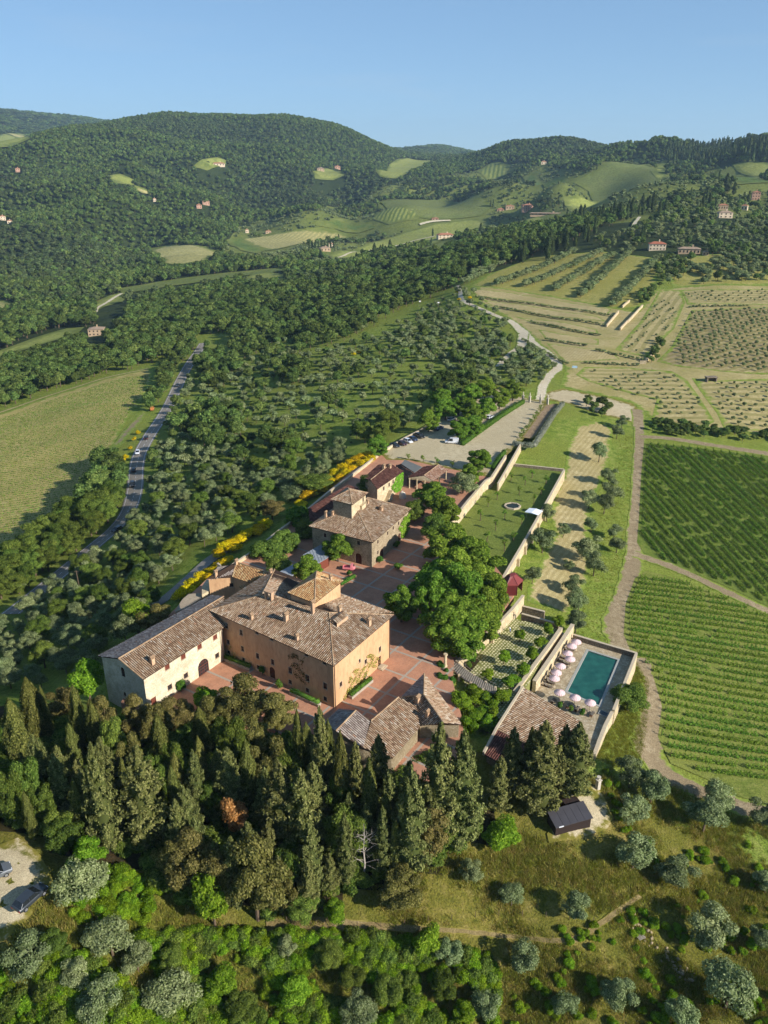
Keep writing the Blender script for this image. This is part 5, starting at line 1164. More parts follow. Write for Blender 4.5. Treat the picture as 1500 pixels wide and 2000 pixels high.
# ------------------------------------------------------------------ vehicles
m_tyre = mat_plain('tyre', (.02, .02, .02, 1), .9, .1); m_rim = mat_plain('alloy', (.45, .45, .47, 1), .35, .5, .7)
def mat_glasscar():
    t = NT('car_glass'); return t.done((.015, .018, .02, 1), .05, .6)
m_cg = mat_glasscar(); m_lamp = mat_plain('headlamp', (.8, .8, .78, 1), .2, .5); m_tail = mat_plain('tail_lamp', (.35, .02, .02, 1), .3, .5)
_paint = {}
def paint(c):
    if c not in _paint:
        t = NT('car_paint'); t.b.inputs['Coat Weight'].default_value = .6; t.b.inputs['Coat Roughness'].default_value = .05; _paint[c] = t.done((*c, 1), .4, .5, .2)
    return _paint[c]
PROF = {  # stations along length (-.5 rear .. .5 front): x, z belt, half width factor ; cabin stations: x, z roof
 'car': dict(L=4.5, W=1.82, body=[(-.5, .55, .78, .86), (-.485, .38, .90, .93), (-.38, .26, .96, 1), (-.1, .24, .95, 1), (.2, .24, .93, 1), (.38, .25, .86, .98), (.47, .32, .74, .9), (.5, .5, .62, .78)], cab=[(-.45, .92, .92), (-.34, 1.38, .8), (-.08, 1.47, .82), (.07, 1.44, .82), (.26, .93, .9)]),
 'suv': dict(L=4.75, W=1.92, body=[(-.5, .6, .95, .88), (-.485, .42, 1.05, .94), (-.38, .3, 1.08, 1), (-.1, .28, 1.06, 1), (.2, .28, 1.04, 1), (.38, .3, .98, .98), (.47, .38, .88, .92), (.5, .55, .74, .82)], cab=[(-.475, 1.05, .92), (-.42, 1.58, .82), (-.08, 1.68, .84), (.08, 1.64, .84), (.27, 1.04, .9)]),
 'van': dict(L=5.0, W=1.95, body=[(-.5, .45, 1.1, .96), (-.49, .35, 1.12, .98), (-.38, .3, 1.12, 1), (-.1, .28, 1.12, 1), (.2, .28, 1.1, 1), (.36, .3, 1.02, .98), (.47, .38, .92, .94), (.5, .5, .8, .86)], cab=[(-.495, 1.1, .95), (-.48, 2.05, .9), (-.1, 2.1, .9), (.12, 2.05, .88), (.36, 1.04, .9)]),
}
def loft(mb, secs, m=0):
    k = len(mb.v); n = len(secs[0]); mb.v.extend([tuple(map(float, p)) for s_ in secs for p in s_])
    for i in range(len(secs) - 1):
        for j in range(n):
            q = (j + 1) % n; mb.f.append((k + i * n + j, k + (i + 1) * n + j, k + (i + 1) * n + q, k + i * n + q)); mb.m.append(m)
    mb.f.append(tuple(k + j for j in range(n))); mb.m.append(m); mb.f.append(tuple(k + (len(secs) - 1) * n + j for j in reversed(range(n)))); mb.m.append(m)
_vm = {}
def vehicle_meshes(kind, col):
    if (kind, col) in _vm: return _vm[kind, col]
    p = PROF[kind]; L, W = p['L'], p['W']; out = {}
    b = MB(); secs = []
    for x, zl, zh, wf in p['body']:
        w_ = W / 2 * wf; secs.append([(x * L, -w_ * .9, zl), (x * L, -w_, zl + .18), (x * L, -w_, zh - .12), (x * L, -w_ * .88, zh), (x * L, w_ * .88, zh), (x * L, w_, zh - .12), (x * L, w_, zl + .18), (x * L, w_ * .9, zl)])
    loft(b, secs); out['body'] = b.data('body', paint(col), False)
    zb = p['cab'][0][1] - .06; g = MB(); secs = []
    for x, z, wf in p['cab']:
        w0 = W / 2 * .93; wt_ = W / 2 * wf * (.92 if z > zb + .2 else 1); secs.append([(x * L, -w0, zb), (x * L, -wt_, max(z, zb + .02)), (x * L, wt_, max(z, zb + .02)), (x * L, w0, zb)])
    solid = kind == 'van'
    if solid:
        loft(g, secs[:3]); out['cargo_body'] = g.data('cargo_body', paint(col)); g = MB(); loft(g, secs[2:])
    else: loft(g, secs)
    out['glasshouse'] = g.data('glasshouse', m_cg)
    r_ = MB(); t = [c for c in p['cab'] if c[1] > zb + .3]
    r_.mesh([q for x, z, wf in t for q in ((x * L, -W / 2 * wf * .93, z + .02), (x * L, W / 2 * wf * .93, z + .02))], [(2 * i, 2 * i + 2, 2 * i + 3, 2 * i + 1) for i in range(len(t) - 1)])
    for x0_, x1_ in ((p['cab'][0], t[0]), (p['cab'][-1], t[-1])):
        for sg in (-1, 1): r_.tube([(x0_[0] * L, sg * W / 2 * .92, zb), (x1_[0] * L, sg * W / 2 * x1_[2] * .93, x1_[1])], .045, 4)
    xm = (t[0][0] + t[-1][0]) / 2 * L
    for sg in (-1, 1): r_.tube([(xm, sg * W / 2 * .935, zb), (xm, sg * W / 2 * .77, t[0][1] + .04)], .05, 4)
    out['roof'] = r_.data('roof', paint(col))
    wh_ = MB().lathe((0, 0, 0), [(.2, -.11), (.31, -.11), (.34, -.07), (.34, .07), (.31, .11), (.2, .11)], 14).data('wheel', m_tyre)
    hub = MB().lathe((0, 0, 0), [(.21, -.115), (.21, .115)], 10).data('rim', m_rim)
    lm = MB().box((0, 0, 0), (.12, .36, .14)).data('headlight', m_lamp); tl = MB().box((0, 0, 0), (.08, .3, .2)).data('tail_light', m_tail)
    mi = MB().box((0, 0, 0), (.16, .2, .13)).data('mirror', paint(col)); out['_'] = (wh_, hub, lm, tl, mi); _vm[kind, col] = out; return out
def vehicle(name, kind, col, loc, rz, label, group=None, sc=1.0, tilt=0.0):
    o = empty(name, tuple(loc), rz, label, 'van' if kind == 'van' else 'car', group); o.scale = (sc,) * 3; o.rotation_euler = (0, tilt, rz)
    M_ = vehicle_meshes(kind, col); p = PROF[kind]; L, W = p['L'], p['W']
    for k, me in M_.items():
        if k != '_': addm(k, me, o)
    wh_, hub, lm, tl, mi = M_['_']
    for x in (-.31, .31):
        for sg in (-1, 1):
            w_ = addm('wheel', wh_, o, (x * L, sg * (W / 2 - .1), .34)); w_.rotation_euler = (math.pi / 2, 0, 0); addm('rim', hub, w_)
    zb = p['body'][-2][2]
    for sg in (-1, 1):
        addm('headlight', lm, o, (.475 * L, sg * W * .33, zb - .1)); addm('tail_light', tl, o, (-.493 * L, sg * W * .36, p['body'][0][2] - .12)); addm('mirror', mi, o, (.18 * L, sg * (W / 2 + .05), p['body'][4][2] + .08))
    return o
def veh_px(name, kind, col, a, b, label, z=None, group=None, sc=1.0):
    """rear pixel a, front pixel b on the ground"""
    pa = G(*a, .1) if z is None else P(*a, z); pb = G(*b, .1) if z is None else P(*b, z); c = (pa + pb) / 2; d = pb - pa
    cz = (float(ground_z(c[0], c[1])) + .38) if z is None else z
    return vehicle(name, kind, col, (c[0], c[1], cz), math.atan2(d[1], d[0]), label, group, sc)
BK, WT, DB, DR, SV, NB = (.012, .013, .016), (.75, .76, .78), (.02, .035, .09), (.05, .012, .014), (.35, .37, .39), (.03, .05, .16)
GY_ = (.035, .042, .05)
veh_px('parked_car', 'car', GY_, (39, 1790), (84, 1741), 'dark grey estate car on the gravel in the lower left corner', sc=1.12)
veh_px('parked_car', 'suv', (.12, .13, .14), (-32, 1730), (8, 1706), 'silver car cut off by the left edge of the photo', sc=1.1)
for a, b, c, k, l in (((283,866),(289,850),BK,'car','dark car highest of the queue on the open road bend'), ((271,880),(267.5,893),WT,'car','white car on the asphalt road'), ((260,928),(263,914),BK,'car','black car behind the white car in tree shade'), ((260,942),(257,958),BK,'suv','black car on the sunny stretch of road'), ((238,1031),(219,1045),BK,'car','black car alone at the lower road bend'), ((349,749),(345,761),GY_,'car','dark car in tree shade far up the road')):
    veh_px('moving_car', k, c, a, b, l, group='cars on the road')
veh_px('work_vehicle', 'van', (.55, .2, .06), (296, 806), (300, 797), 'orange and white work vehicle at the field edge', sc=.9)
for (u, v), c, k, l in (((771.4,872.5),BK,'car','black car at the open end of the parked row'), ((785.4,868.7),DR,'car','dark red car second in the parked row'), ((797,864),WT,'car','white car in the parked row'), ((807,860),DB,'car','dark blue car next to the white parked car'), ((820,854.5),BK,'suv','black people carrier at the hedge end of the parked row')):
    veh_px('parked_car', k, c, (u - 10, v - 4.5), (u + 10, v + 4.5), l, z=0.02, group='cars parked along the boundary wall')
veh_px('parked_van', 'van', WT, (895, 866.5), (869, 865), 'white delivery van alone on the gravel by the hedge', z=.02)
for (u, v), c, k, l in (((857,839),NB,'suv','blue off-road car under the first car park trees'), ((914,848),(.05,.12,.3),'car','blue car against the long hedge'), ((882,821),WT,'car','white car behind the first car park trees'), ((907,801),WT,'suv','white car deep in the shade of the car park trees'), ((957,817),WT,'car','white car half hidden by the long hedge')):
    veh_px('parked_car', k, c, (u - 9, v + 4), (u + 9, v - 4), l, z=.02, group='cars under the car park trees')
g = G(618, 1520); vehicle('parked_car', 'car', SV, (g[0], g[1], g[2] + .1), R(20), 'silver car hidden among the dark cypresses')
# pink three-wheeled truck
tk = P(683, 1113, 0); trk = empty('pink_truck', tuple(tk), R(-8), 'small pink flatbed truck parked in the courtyard', 'truck')
pk = paint((.55, .2, .22)); m_pkp = mat_plain('pink_paint', srgb(236, 140, 146), .4, .5, 0, .03)
MB().box((-.75, 0, .55), (2.0, 1.5, .12)).box((-.75, .72, .8), (2.0, .06, .45)).box((-.75, -.72, .8), (2.0, .06, .45)).box((-1.72, 0, .8), (.06, 1.5, .45)).build('flatbed', m_pkp, trk)
mb = MB(); loft(mb, [[(x, -w_, .3), (x, -w_, zt * .6), (x, -w_ * .85, zt), (x, w_ * .85, zt), (x, w_, zt * .6), (x, w_, .3)] for x, w_, zt in ((.3, .7, 1.7), (.9, .68, 1.72), (1.25, .6, 1.1), (1.45, .4, .8))]); mb.build('cab', m_pkp, trk)
MB().mesh([(.93, -.5, 1.62), (.93, .5, 1.62), (1.23, .48, 1.12), (1.23, -.48, 1.12)], [(0, 3, 2, 1)]).build('windscreen', m_cg, trk, loc=(.03, 0, .02))
for x, y in ((-1.1, -.6), (-1.1, .6), (1.15, 0)):
    w_ = MB().lathe((0, 0, 0), [(.12, -.07), (.24, -.07), (.24, .07), (.12, .07)], 12).build('wheel', m_tyre, trk, loc=(x, y, .24)); w_.rotation_euler = (math.pi / 2, 0, 0)
# ------------------------------------------------------------------ people
def person(label, p, rz, top, trous, bend=0.0, skin=(.42, .25, .17), hair=(.03, .02, .015)):
    """one continuous skinned body, with clothing colours by height, arms and bent torso"""
    r_ = empty('person', tuple(p), rz, label, 'person'); J = {}
    def B(x, z): # bend the torso forward at the hip
        h = z - .92; return (x + math.sin(bend) * h, math.cos(bend) * h + .92)
    V = [(0, 0, .95), (0, .1, .9), (.03, .11, .5), (0, .11, .08), (.14, .11, .04), (0, -.1, .9), (.03, -.11, .5), (0, -.11, .08), (.14, -.11, .04)]
    rad = [.14, .1, .065, .045, .045, .1, .065, .045, .045]; E_ = [(0, 1), (1, 2), (2, 3), (3, 4), (0, 5), (5, 6), (6, 7), (7, 8)]
    for x, y, z, rr in ((0, 0, 1.15, .14), (0, 0, 1.38, .15), (0, 0, 1.5, .06), (.02, 0, 1.6, .1), (.02, 0, 1.72, .1)):
        xx, zz_ = B(x, z); V.append((xx, y, zz_)); rad.append(rr)
    E_ += [(0, 9), (9, 10), (10, 11), (11, 12), (12, 13)]
    for sg in (1, -1):
        k = len(V)
        for x, y, z, rr in ((0, .2, 1.4, .06), (.02, .27, 1.12, .045), (.2, .24, .95, .035), (.29, .22, .9, .035)):
            xx, zz_ = B(x, z); V.append((xx, sg * y, zz_)); rad.append(rr)
        E_ += [(10, k), (k, k + 1), (k + 1, k + 2), (k + 2, k + 3)]
    me = bpy.data.meshes.new('body'); me.from_pydata(V, E_, []); o = addm('body', me, r_)
    md = o.modifiers.new('skin', 'SKIN'); sv = me.skin_vertices[0].data
    for i, q in enumerate(rad): sv[i].radius = (q, q)
    sv[0].use_root = True; o.modifiers.new('sub', 'SUBSURF').levels = 1; o.modifiers['sub'].render_levels = 1
    t = NT('clothes'); c = t.coord('Object'); sp = t.new('ShaderNodeSeparateXYZ'); t.l.new(c, sp.inputs[0])
    f = t.math('DIVIDE', sp.outputs[2], 1.8); hz_ = B(0, 1.46)[1] / 1.8
    me.materials.append(t.done(t.ramp(f, [(0, (.03, .025, .02, 1)), (.06, (*trous, 1)), (.53, (*top, 1)), (hz_, (*skin, 1))], 'CONSTANT'), .85, .1))
    hx, hz2 = B(.01, 1.7); MB().lathe((hx - .02, 0, hz2 - .02), [(.11, 0), (.115, .06), (.08, .13), (.02, .16)], 8).build('hair', mat_plain('hair', (*hair, 1), .8), r_)
    return r_
def on(u, v, z): return P(u, v, z)
person('gardener in white shirt and blue trousers bending on the garden terrace', on(*Z7(845, 312), -2.46), R(200), (.75, .75, .75), (.08, .14, .4), .7)
person('person in white top standing by the garden retaining wall', on(*Z7(850, 172), -2.46), R(300), (.7, .7, .68), (.3, .3, .32))
person('person in dark clothes standing by the garden retaining wall', on(*Z7(880, 165), -2.46), R(240), (.03, .03, .04), (.03, .03, .04))
person('person in pale clothes standing in the arched villa doorway', on(*Z4(662, 1030), 0.0), R(250), (.6, .58, .52), (.5, .48, .44))
# ------------------------------------------------------------------ vegetation: crowns are clouds of small leaf blades over darker inner masses
L_OLIVE = mat_leaf('olive_leaves', srgb(90, 104, 60), srgb(128, 142, 92), srgb(168, 178, 128), .18, .22)
L_OAK = mat_leaf('broadleaf_leaves', srgb(72, 92, 38), srgb(102, 122, 50), srgb(138, 154, 70), .25, .36)
L_LIME = mat_leaf('linden_leaves', srgb(80, 110, 36), srgb(114, 146, 50), srgb(154, 180, 72), .32, .15)
L_BRIGHT = mat_leaf('fresh_leaves', srgb(84, 116, 28), srgb(118, 150, 40), srgb(158, 184, 60), .3, .2)
L_CYP = mat_leaf('cypress_foliage', srgb(72, 80, 38), srgb(104, 108, 52), srgb(142, 142, 78), .1, .2)
L_CON = mat_leaf('conifer_foliage', srgb(80, 88, 46), srgb(116, 120, 66), srgb(156, 156, 96), .14, .18)
L_HOLM = mat_leaf('holm_oak_leaves', srgb(78, 78, 38), srgb(112, 106, 56), srgb(148, 138, 84), .14, .2)
L_RUST = mat_leaf('rust_leaves', srgb(150, 110, 52), srgb(192, 148, 78), srgb(216, 178, 108), .2, .02)
L_BROOM = mat_leaf('broom_flowers', srgb(140, 130, 20), srgb(224, 190, 20), srgb(255, 226, 40), .15, .15)
L_VINE = mat_leaf('vine_leaves', srgb(82, 114, 36), srgb(114, 148, 52), srgb(150, 178, 76), .3, .1)
L_HEDGE = mat_leaf('hedge_leaves', srgb(60, 92, 34), srgb(84, 120, 44), srgb(110, 144, 60), .15, .1)
L_LAV = mat_leaf('grey_hedge_leaves', srgb(108, 116, 96), srgb(142, 148, 126), srgb(172, 176, 154), .12, .1)
L_GRASS = mat_leaf('grass_blades', srgb(132, 122, 56), srgb(170, 154, 82), srgb(204, 186, 118), .33, .3)
L_BRAM = mat_leaf('bramble_leaves', srgb(86, 116, 26), srgb(120, 154, 36), srgb(158, 188, 56), .32, .3)
L_IVY = mat_leaf('ivy_leaves', srgb(96, 140, 40), srgb(134, 178, 54), srgb(168, 204, 80), .25, .1)
L_IVYY = mat_leaf('climber_leaves', srgb(140, 136, 60), srgb(188, 180, 90), srgb(222, 214, 128), .25, .1)
L_PURP = mat_leaf('purple_leaves', srgb(70, 40, 40), srgb(96, 56, 54), srgb(120, 76, 68), .15, .1)
m_bark = mat_plain('bark', srgb(112, 96, 78), .95, .1, 0, .25, 4); m_pbark = mat_plain('pale_bark', srgb(176, 164, 146), .95, .1, 0, .2, 4)
def blades(C, N, size, rg, asp=.55, up=None):
    """diamond leaf blades at C facing N"""
    n = len(C); a = rg.normal(size=(n, 3)) if up is None else np.tile(np.array(up, float), (n, 1)) + rg.normal(size=(n, 3)) * .35
    N = N / (np.linalg.norm(N, axis=1, keepdims=True) + 1e-9)
    t = a - N * (a * N).sum(1, keepdims=True); t /= np.linalg.norm(t, axis=1, keepdims=True) + 1e-9; b = np.cross(N, t)
    s = (size * rg.uniform(.65, 1.35, n))[:, None]
    V = np.stack([C - t * s, C - b * s * asp, C + t * s, C + b * s * asp], 1).reshape(-1, 3)
    return V, np.arange(4 * n).reshape(n, 4)
def ico(sub=1):
    import bmesh
    bm = bmesh.new(); bmesh.ops.create_icosphere(bm, subdivisions=sub, radius=1.0)
    V = np.array([v.co[:] for v in bm.verts]); F = np.array([[v.index for v in f.verts] for f in bm.faces]); bm.free(); return V, F
ICO1, ICO2 = ico(1), ico(2)
def sph(n, rg):
    d = rg.normal(size=(n, 3)); return d / np.linalg.norm(d, axis=1, keepdims=True)
def pack(name, parts, mats):
    """parts: list of (V, F, material index)"""
    VV = []; T = {3: [], 4: []}; M = {3: [], 4: []}; k = 0
    for V, F, m in parts:
        if len(F) == 0: continue
        VV.append(V); T[F.shape[1]].append(F + k); M[F.shape[1]] += [m] * len(F); k += len(V)
    Q = [np.concatenate(T[w]) for w in (3, 4) if T[w]]
    return np_mesh(name, np.concatenate(VV), Q, mats, M[3] + M[4])
def lobes_tree(seed, h, r, nl, leaf, nleaf, lobe=.42, trunk=.25, core=.72, flat=.8, spread=.62, gap=0.0):
    """round-crowned tree of height h, crown radius r; returns crown parts and trunk mesh builder"""
    rg = np.random.default_rng(seed); hc = h * (1 - trunk); cz = h - hc / 2; parts = []; cs = []
    for i in range(nl):
        d = sph(1, rg)[0]; q = spread * rg.uniform(.55, 1.0); c = np.array([d[0] * r * q, d[1] * r * q, cz + d[2] * hc / 2 * q * .95]); lr = r * lobe * rg.uniform(.75, 1.25)
        cs.append((c, lr))
    cs.append((np.array([0, 0, cz]), r * .6))
    per = nleaf // len(cs)
    for c, lr in cs:
        d = sph(per, rg); d[:, 2] = np.where(d[:, 2] < -.35, -d[:, 2] * .6, d[:, 2])
        d /= np.linalg.norm(d, axis=1, keepdims=True)
        C = c + d * lr * rg.uniform(.72, 1.12, (per, 1)) * np.array([1, 1, flat]); N = d + rg.normal(size=(per, 3)) * .45 + np.array([0, 0, .25])
        if gap: keep = rg.random(per) > gap; C = C[keep]; N = N[keep]
        V, F = blades(C, N, leaf, rg); parts.append((V, F, 0))
        if core:
            S, SF = ICO1; jit = 1 + rg.normal(size=(len(S), 1)) * .12; parts.append((c + S * jit * lr * core * np.array([1, 1, flat]), SF, 0))
    tb = MB(); tr = max(.1, h * .022); z1 = h * (trunk + .25); bend = rg.uniform(-.3, .3, 2)
    tb.tube([(0, 0, -.5), (bend[0] * .3, bend[1] * .3, z1 * .5), (bend[0], bend[1], z1)], [tr * 1.4, tr, tr * .7], 7)
    for c, lr in cs[:5]: tb.tube([(bend[0] * .6, bend[1] * .6, z1 * .7), tuple((c + np.array([bend[0], bend[1], z1])) / 2), tuple(c)], [tr * .6, tr * .4, tr * .15], 5)
    return parts, tb
def spire(seed, h, r, leaf, nleaf, kind):
    """cypress (narrow flame) or conifer (layered cone)"""
    rg = np.random.default_rng(seed); parts = []; z0 = h * (.05 if kind == 'cyp' else .06)
    if kind == 'cyp':
        t = rg.random(nleaf) ** .85; an = rg.uniform(0, 2 * np.pi, nleaf)
        prof = np.interp(t, [0, .08, .35, .7, .9, 1], [.58, .86, 1, .74, .38, .03])
        lump = 1 + .16 * np.sin(3 * an + 9 * t + seed) + .12 * np.sin(7 * an - 14 * t + 2 * seed) + .1 * np.sin(23 * t + seed)
        rr = r * prof * lump * rg.uniform(.8, 1.08, nleaf); C = np.stack([rr * np.cos(an), rr * np.sin(an), z0 + t * (h - z0)], 1)
        N = np.stack([np.cos(an), np.sin(an), np.full(nleaf, .25)], 1) + rg.normal(size=(nleaf, 3)) * .4
        V, F = blades(C, N, leaf, rg, .42, up=(0, 0, 1)); parts.append((V, F, 0))
        tt = np.linspace(0, 1, 12); n = 9; ring = []
        for q in tt:
            p = np.interp(q, [0, .08, .35, .7, .9, 1], [.4, .85, 1, .72, .35, .02]) * r * .78
            a = np.linspace(0, 2 * np.pi, n, endpoint=False); w = p * (1 + .14 * np.sin(3 * a + 9 * q + seed)); ring.append(np.stack([w * np.cos(a), w * np.sin(a), np.full(n, z0 + q * (h - z0) * .97)], 1))
        V = np.concatenate(ring); F = np.array([(i * n + j, i * n + (j + 1) % n, (i + 1) * n + (j + 1) % n, (i + 1) * n + j) for i in range(11) for j in range(n)]); parts.append((V, F, 0))
    else:
        nb = int(h * 7); per = max(4, nleaf // nb); CC = []; NN = []
        for b in range(nb):
            t = (b + rg.random()) / nb; z = z0 + t * (h - z0) * .97; an = b * 2.399 + rg.normal() * .3
            L = r * np.interp(t, [0, .12, .42, .78, .92, 1], [.62, 1, .92, .52, .25, .04]) * rg.uniform(.68, 1.2); s = rg.random(per) ** .6
            x = L * s; dz = -.10 * L * s + .22 * L * s * s; w = .30 * L * (1 - s * .6) * rg.normal(size=per) * .7
            C = np.stack([x * np.cos(an) - w * np.sin(an), x * np.sin(an) + w * np.cos(an), z + dz + rg.normal(size=per) * .16], 1); CC.append(C)
            NN.append(np.tile([math.cos(an) * .6, math.sin(an) * .6, .8], (per, 1)) + rg.normal(size=(per, 3)) * .45)
        V, F = blades(np.concatenate(CC), np.concatenate(NN), leaf, rg, .5); parts.append((V, F, 0))
        n = 8; ring = []
        for q in np.linspace(0, 1, 9):
            p = r * np.interp(q, [0, .12, .42, .78, 1], [.22, .55, .5, .28, .02]); a = np.linspace(0, 2 * np.pi, n, endpoint=False) ; w = p * (1 + .25 * np.sin(2 * a + 17 * q + seed)); ring.append(np.stack([w * np.cos(a), w * np.sin(a), np.full(n, z0 + q * (h - z0) * .95)], 1))
        V = np.concatenate(ring); F = np.array([(i * n + j, i * n + (j + 1) % n, (i + 1) * n + (j + 1) % n, (i + 1) * n + j) for i in range(8) for j in range(n)]); parts.append((V, F, 0))
    tb = MB().tube([(0, 0, -.6), (rg.normal() * .1, rg.normal() * .1, h * .5), (0, 0, h * .85)], [h * .018, h * .012, .03], 7)
    return parts, tb
# kinds: unit-ish trees built at a nominal size, instances scaled.  near (leafy) / mid / far versions
KIND = {}
def make_kind(k, fn, leafm, bark, nvar, **kw):
    KIND[k] = []
    for i in range(nvar):
        parts, tb = fn(i * 17 + len(KIND) * 101 + 3, **kw)
        crown = pack('crown', parts, leafm); trunk = tb.data('trunk', bark)
        KIND[k].append([crown, trunk, None, (parts, tb, leafm, bark)])
def whole_mesh(k, i):
    e = KIND[k][i % len(KIND[k])]
    if e[2] is None:
        parts, tb, leafm, bark = e[3]
        e[2] = pack(k, parts + [(np.array(tb.v), np.array([f for f in tb.f if len(f) == 4]), 1)], [leafm, bark])
    return e[2]
def lt(seed, **k): return lobes_tree(seed, **k)
def sp(seed, **k): return spire(seed, **k)
make_kind('olive', lt, L_OLIVE, m_bark, 5, h=5.0, r=2.5, nl=15, leaf=.115, nleaf=9000, lobe=.33, trunk=.22, core=.5, gap=.18, spread=.86)
make_kind('oak', lt, L_OAK, m_bark, 4, h=10.0, r=4.2, nl=30, leaf=.18, nleaf=15000, lobe=.29, trunk=.08, core=.55, spread=.8)
make_kind('holm', lt, L_HOLM, m_bark, 3, h=10.0, r=4.0, nl=30, leaf=.16, nleaf=16000, lobe=.27, trunk=.06, core=.55, spread=.84)
make_kind('lime', lt, L_LIME, m_bark, 4, h=10.0, r=3.6, nl=40, leaf=.2, nleaf=19000, lobe=.27, trunk=.07, core=.5, spread=.88)
make_kind('bright', lt, L_BRIGHT, m_bark, 3, h=8.0, r=3.0, nl=20, leaf=.2, nleaf=8000, lobe=.34, trunk=.14, core=.6, spread=.75, gap=.1)
make_kind('rust', lt, L_RUST, m_bark, 1, h=8.0, r=2.8, nl=16, leaf=.16, nleaf=6500, lobe=.34, trunk=.15, core=.6, spread=.75, gap=.1)
make_kind('purple', lt, L_PURP, m_bark, 1, h=8.0, r=3.2, nl=10, leaf=.4, nleaf=900, lobe=.4, trunk=.15, core=.7)
make_kind('cyp', sp, L_CYP, m_pbark, 4, h=12.0, r=1.25, leaf=.15, nleaf=9500, kind='cyp')
make_kind('con', sp, L_CON, m_pbark, 4, h=12.0, r=2.7, leaf=.15, nleaf=17000, kind='con')
make_kind('sap', lt, L_LIME, m_bark, 3, h=3.4, r=.95, nl=8, leaf=.1, nleaf=620, lobe=.36, trunk=.36, core=.25, gap=.2, spread=.9)
make_kind('bush', lt, L_HEDGE, m_bark, 3, h=2.0, r=1.2, nl=8, leaf=.1, nleaf=2600, lobe=.45, trunk=.02, core=.75)
make_kind('broom', lt, L_BROOM, m_bark, 3, h=2.2, r=1.6, nl=10, leaf=.11, nleaf=2600, lobe=.42, trunk=.02, core=.7)
L_FAR = mat_leaf('far_wood_leaves', srgb(70, 90, 44), srgb(96, 116, 58), srgb(128, 146, 76), .22, .45)
L_FCYP = mat_leaf('far_cypress_foliage', srgb(48, 62, 36), srgb(66, 82, 46), srgb(90, 102, 60), .06, .2)
make_kind('mid_oak', lt, L_FAR, m_bark, 4, h=10.0, r=4.4, nl=16, leaf=.42, nleaf=1700, lobe=.38, trunk=.1, core=.8)
make_kind('mid_olive', lt, L_OLIVE, m_bark, 4, h=5.0, r=2.5, nl=10, leaf=.28, nleaf=900, lobe=.44, trunk=.14, core=.74)
make_kind('mid_cyp', sp, L_FCYP, m_bark, 2, h=12.0, r=1.3, leaf=.36, nleaf=800, kind='cyp')
make_kind('mid_con', sp, L_CON, m_bark, 2, h=12.0, r=2.8, leaf=.55, nleaf=700, kind='con')
make_kind('far_oak', lt, L_FAR, m_bark, 4, h=10.0, r=5.0, nl=9, leaf=.9, nleaf=260, lobe=.46, trunk=.05, core=.85)
L_DARK = mat_leaf('dark_wood_leaves', srgb(64, 78, 48), srgb(86, 100, 60), srgb(110, 124, 76), .14, .4)
make_kind('far_dark', lt, L_DARK, m_bark, 3, h=11.0, r=4.2, nl=9, leaf=.9, nleaf=240, lobe=.44, trunk=.05, core=.85)
make_kind('mid_dark', lt, L_DARK, m_bark, 3, h=11.0, r=4.2, nl=14, leaf=.45, nleaf=1300, lobe=.38, trunk=.06, core=.8)
make_kind('far_olive', lt, L_OLIVE, m_bark, 3, h=5.0, r=2.6, nl=5, leaf=.8, nleaf=70, lobe=.5, trunk=.08, core=.85)
make_kind('far_cyp', sp, L_FCYP, m_bark, 2, h=13.0, r=1.7, leaf=1.0, nleaf=60, kind='cyp')
NOM_H = dict(olive=5, oak=10, holm=10, lime=10, bright=8, rust=8, purple=8, cyp=12, con=12, sap=3.4, bush=2, broom=2.2, mid_oak=10, mid_olive=5, mid_cyp=12, mid_con=12, far_oak=10, far_olive=5, far_cyp=13, far_dark=11, mid_dark=11)
NOM_R = dict(olive=2.5, oak=4.2, holm=4.0, lime=3.6, bright=3, rust=2.8, purple=3.2, cyp=1.25, con=2.7, sap=.95, bush=1.2, broom=1.6, mid_oak=4.4, mid_olive=2.5, mid_cyp=1.3, mid_con=2.8, far_oak=5, far_olive=2.6, far_cyp=1.7, far_dark=4.2, mid_dark=4.2)
OBJN = dict(olive='olive_tree', oak='broadleaf_tree', holm='holm_oak', lime='linden_tree', bright='leafy_tree', rust='rust_tree', purple='purple_tree', cyp='cypress_tree', con='conifer_tree', sap='young_tree', bush='clipped_bush', broom='broom_bush', mid_oak='broadleaf_tree', mid_olive='olive_tree', mid_cyp='cypress_tree', mid_con='conifer_tree')
_ti = 0
def tree(kind, p, h, r, label, group=None, split=True, lean=(0, 0)):
    """a single tree with crown and trunk (or one small mesh where the photo shows no parts)"""
    global _ti; _ti += 1
    crown, trunk = KIND[kind][_ti % len(KIND[kind])][:2]; sz = h / NOM_H[kind]; sr = r / NOM_R[kind]; nm = OBJN[kind]
    cat = 'bush' if kind in ('bush', 'broom') else 'tree'
    if split:
        o = empty(nm, tuple(p), rng.uniform(0, 6.28), label, cat, group); addm('crown', crown, o); addm('trunk', trunk, o)
    else:
        o = addm(nm, whole_mesh(kind, _ti), None, tuple(p), rng.uniform(0, 6.28)); tag(o, label, cat, group)
    o.scale = (sr * rng.uniform(.86, 1.14), sr * rng.uniform(.86, 1.14), sz); o.rotation_euler.x = lean[0]; o.rotation_euler.y = lean[1]
    return o
def at_top(u, v, h):
    """ground point of a tree of height h whose tip shows at a pixel"""
    g = G(u, v, h); return g
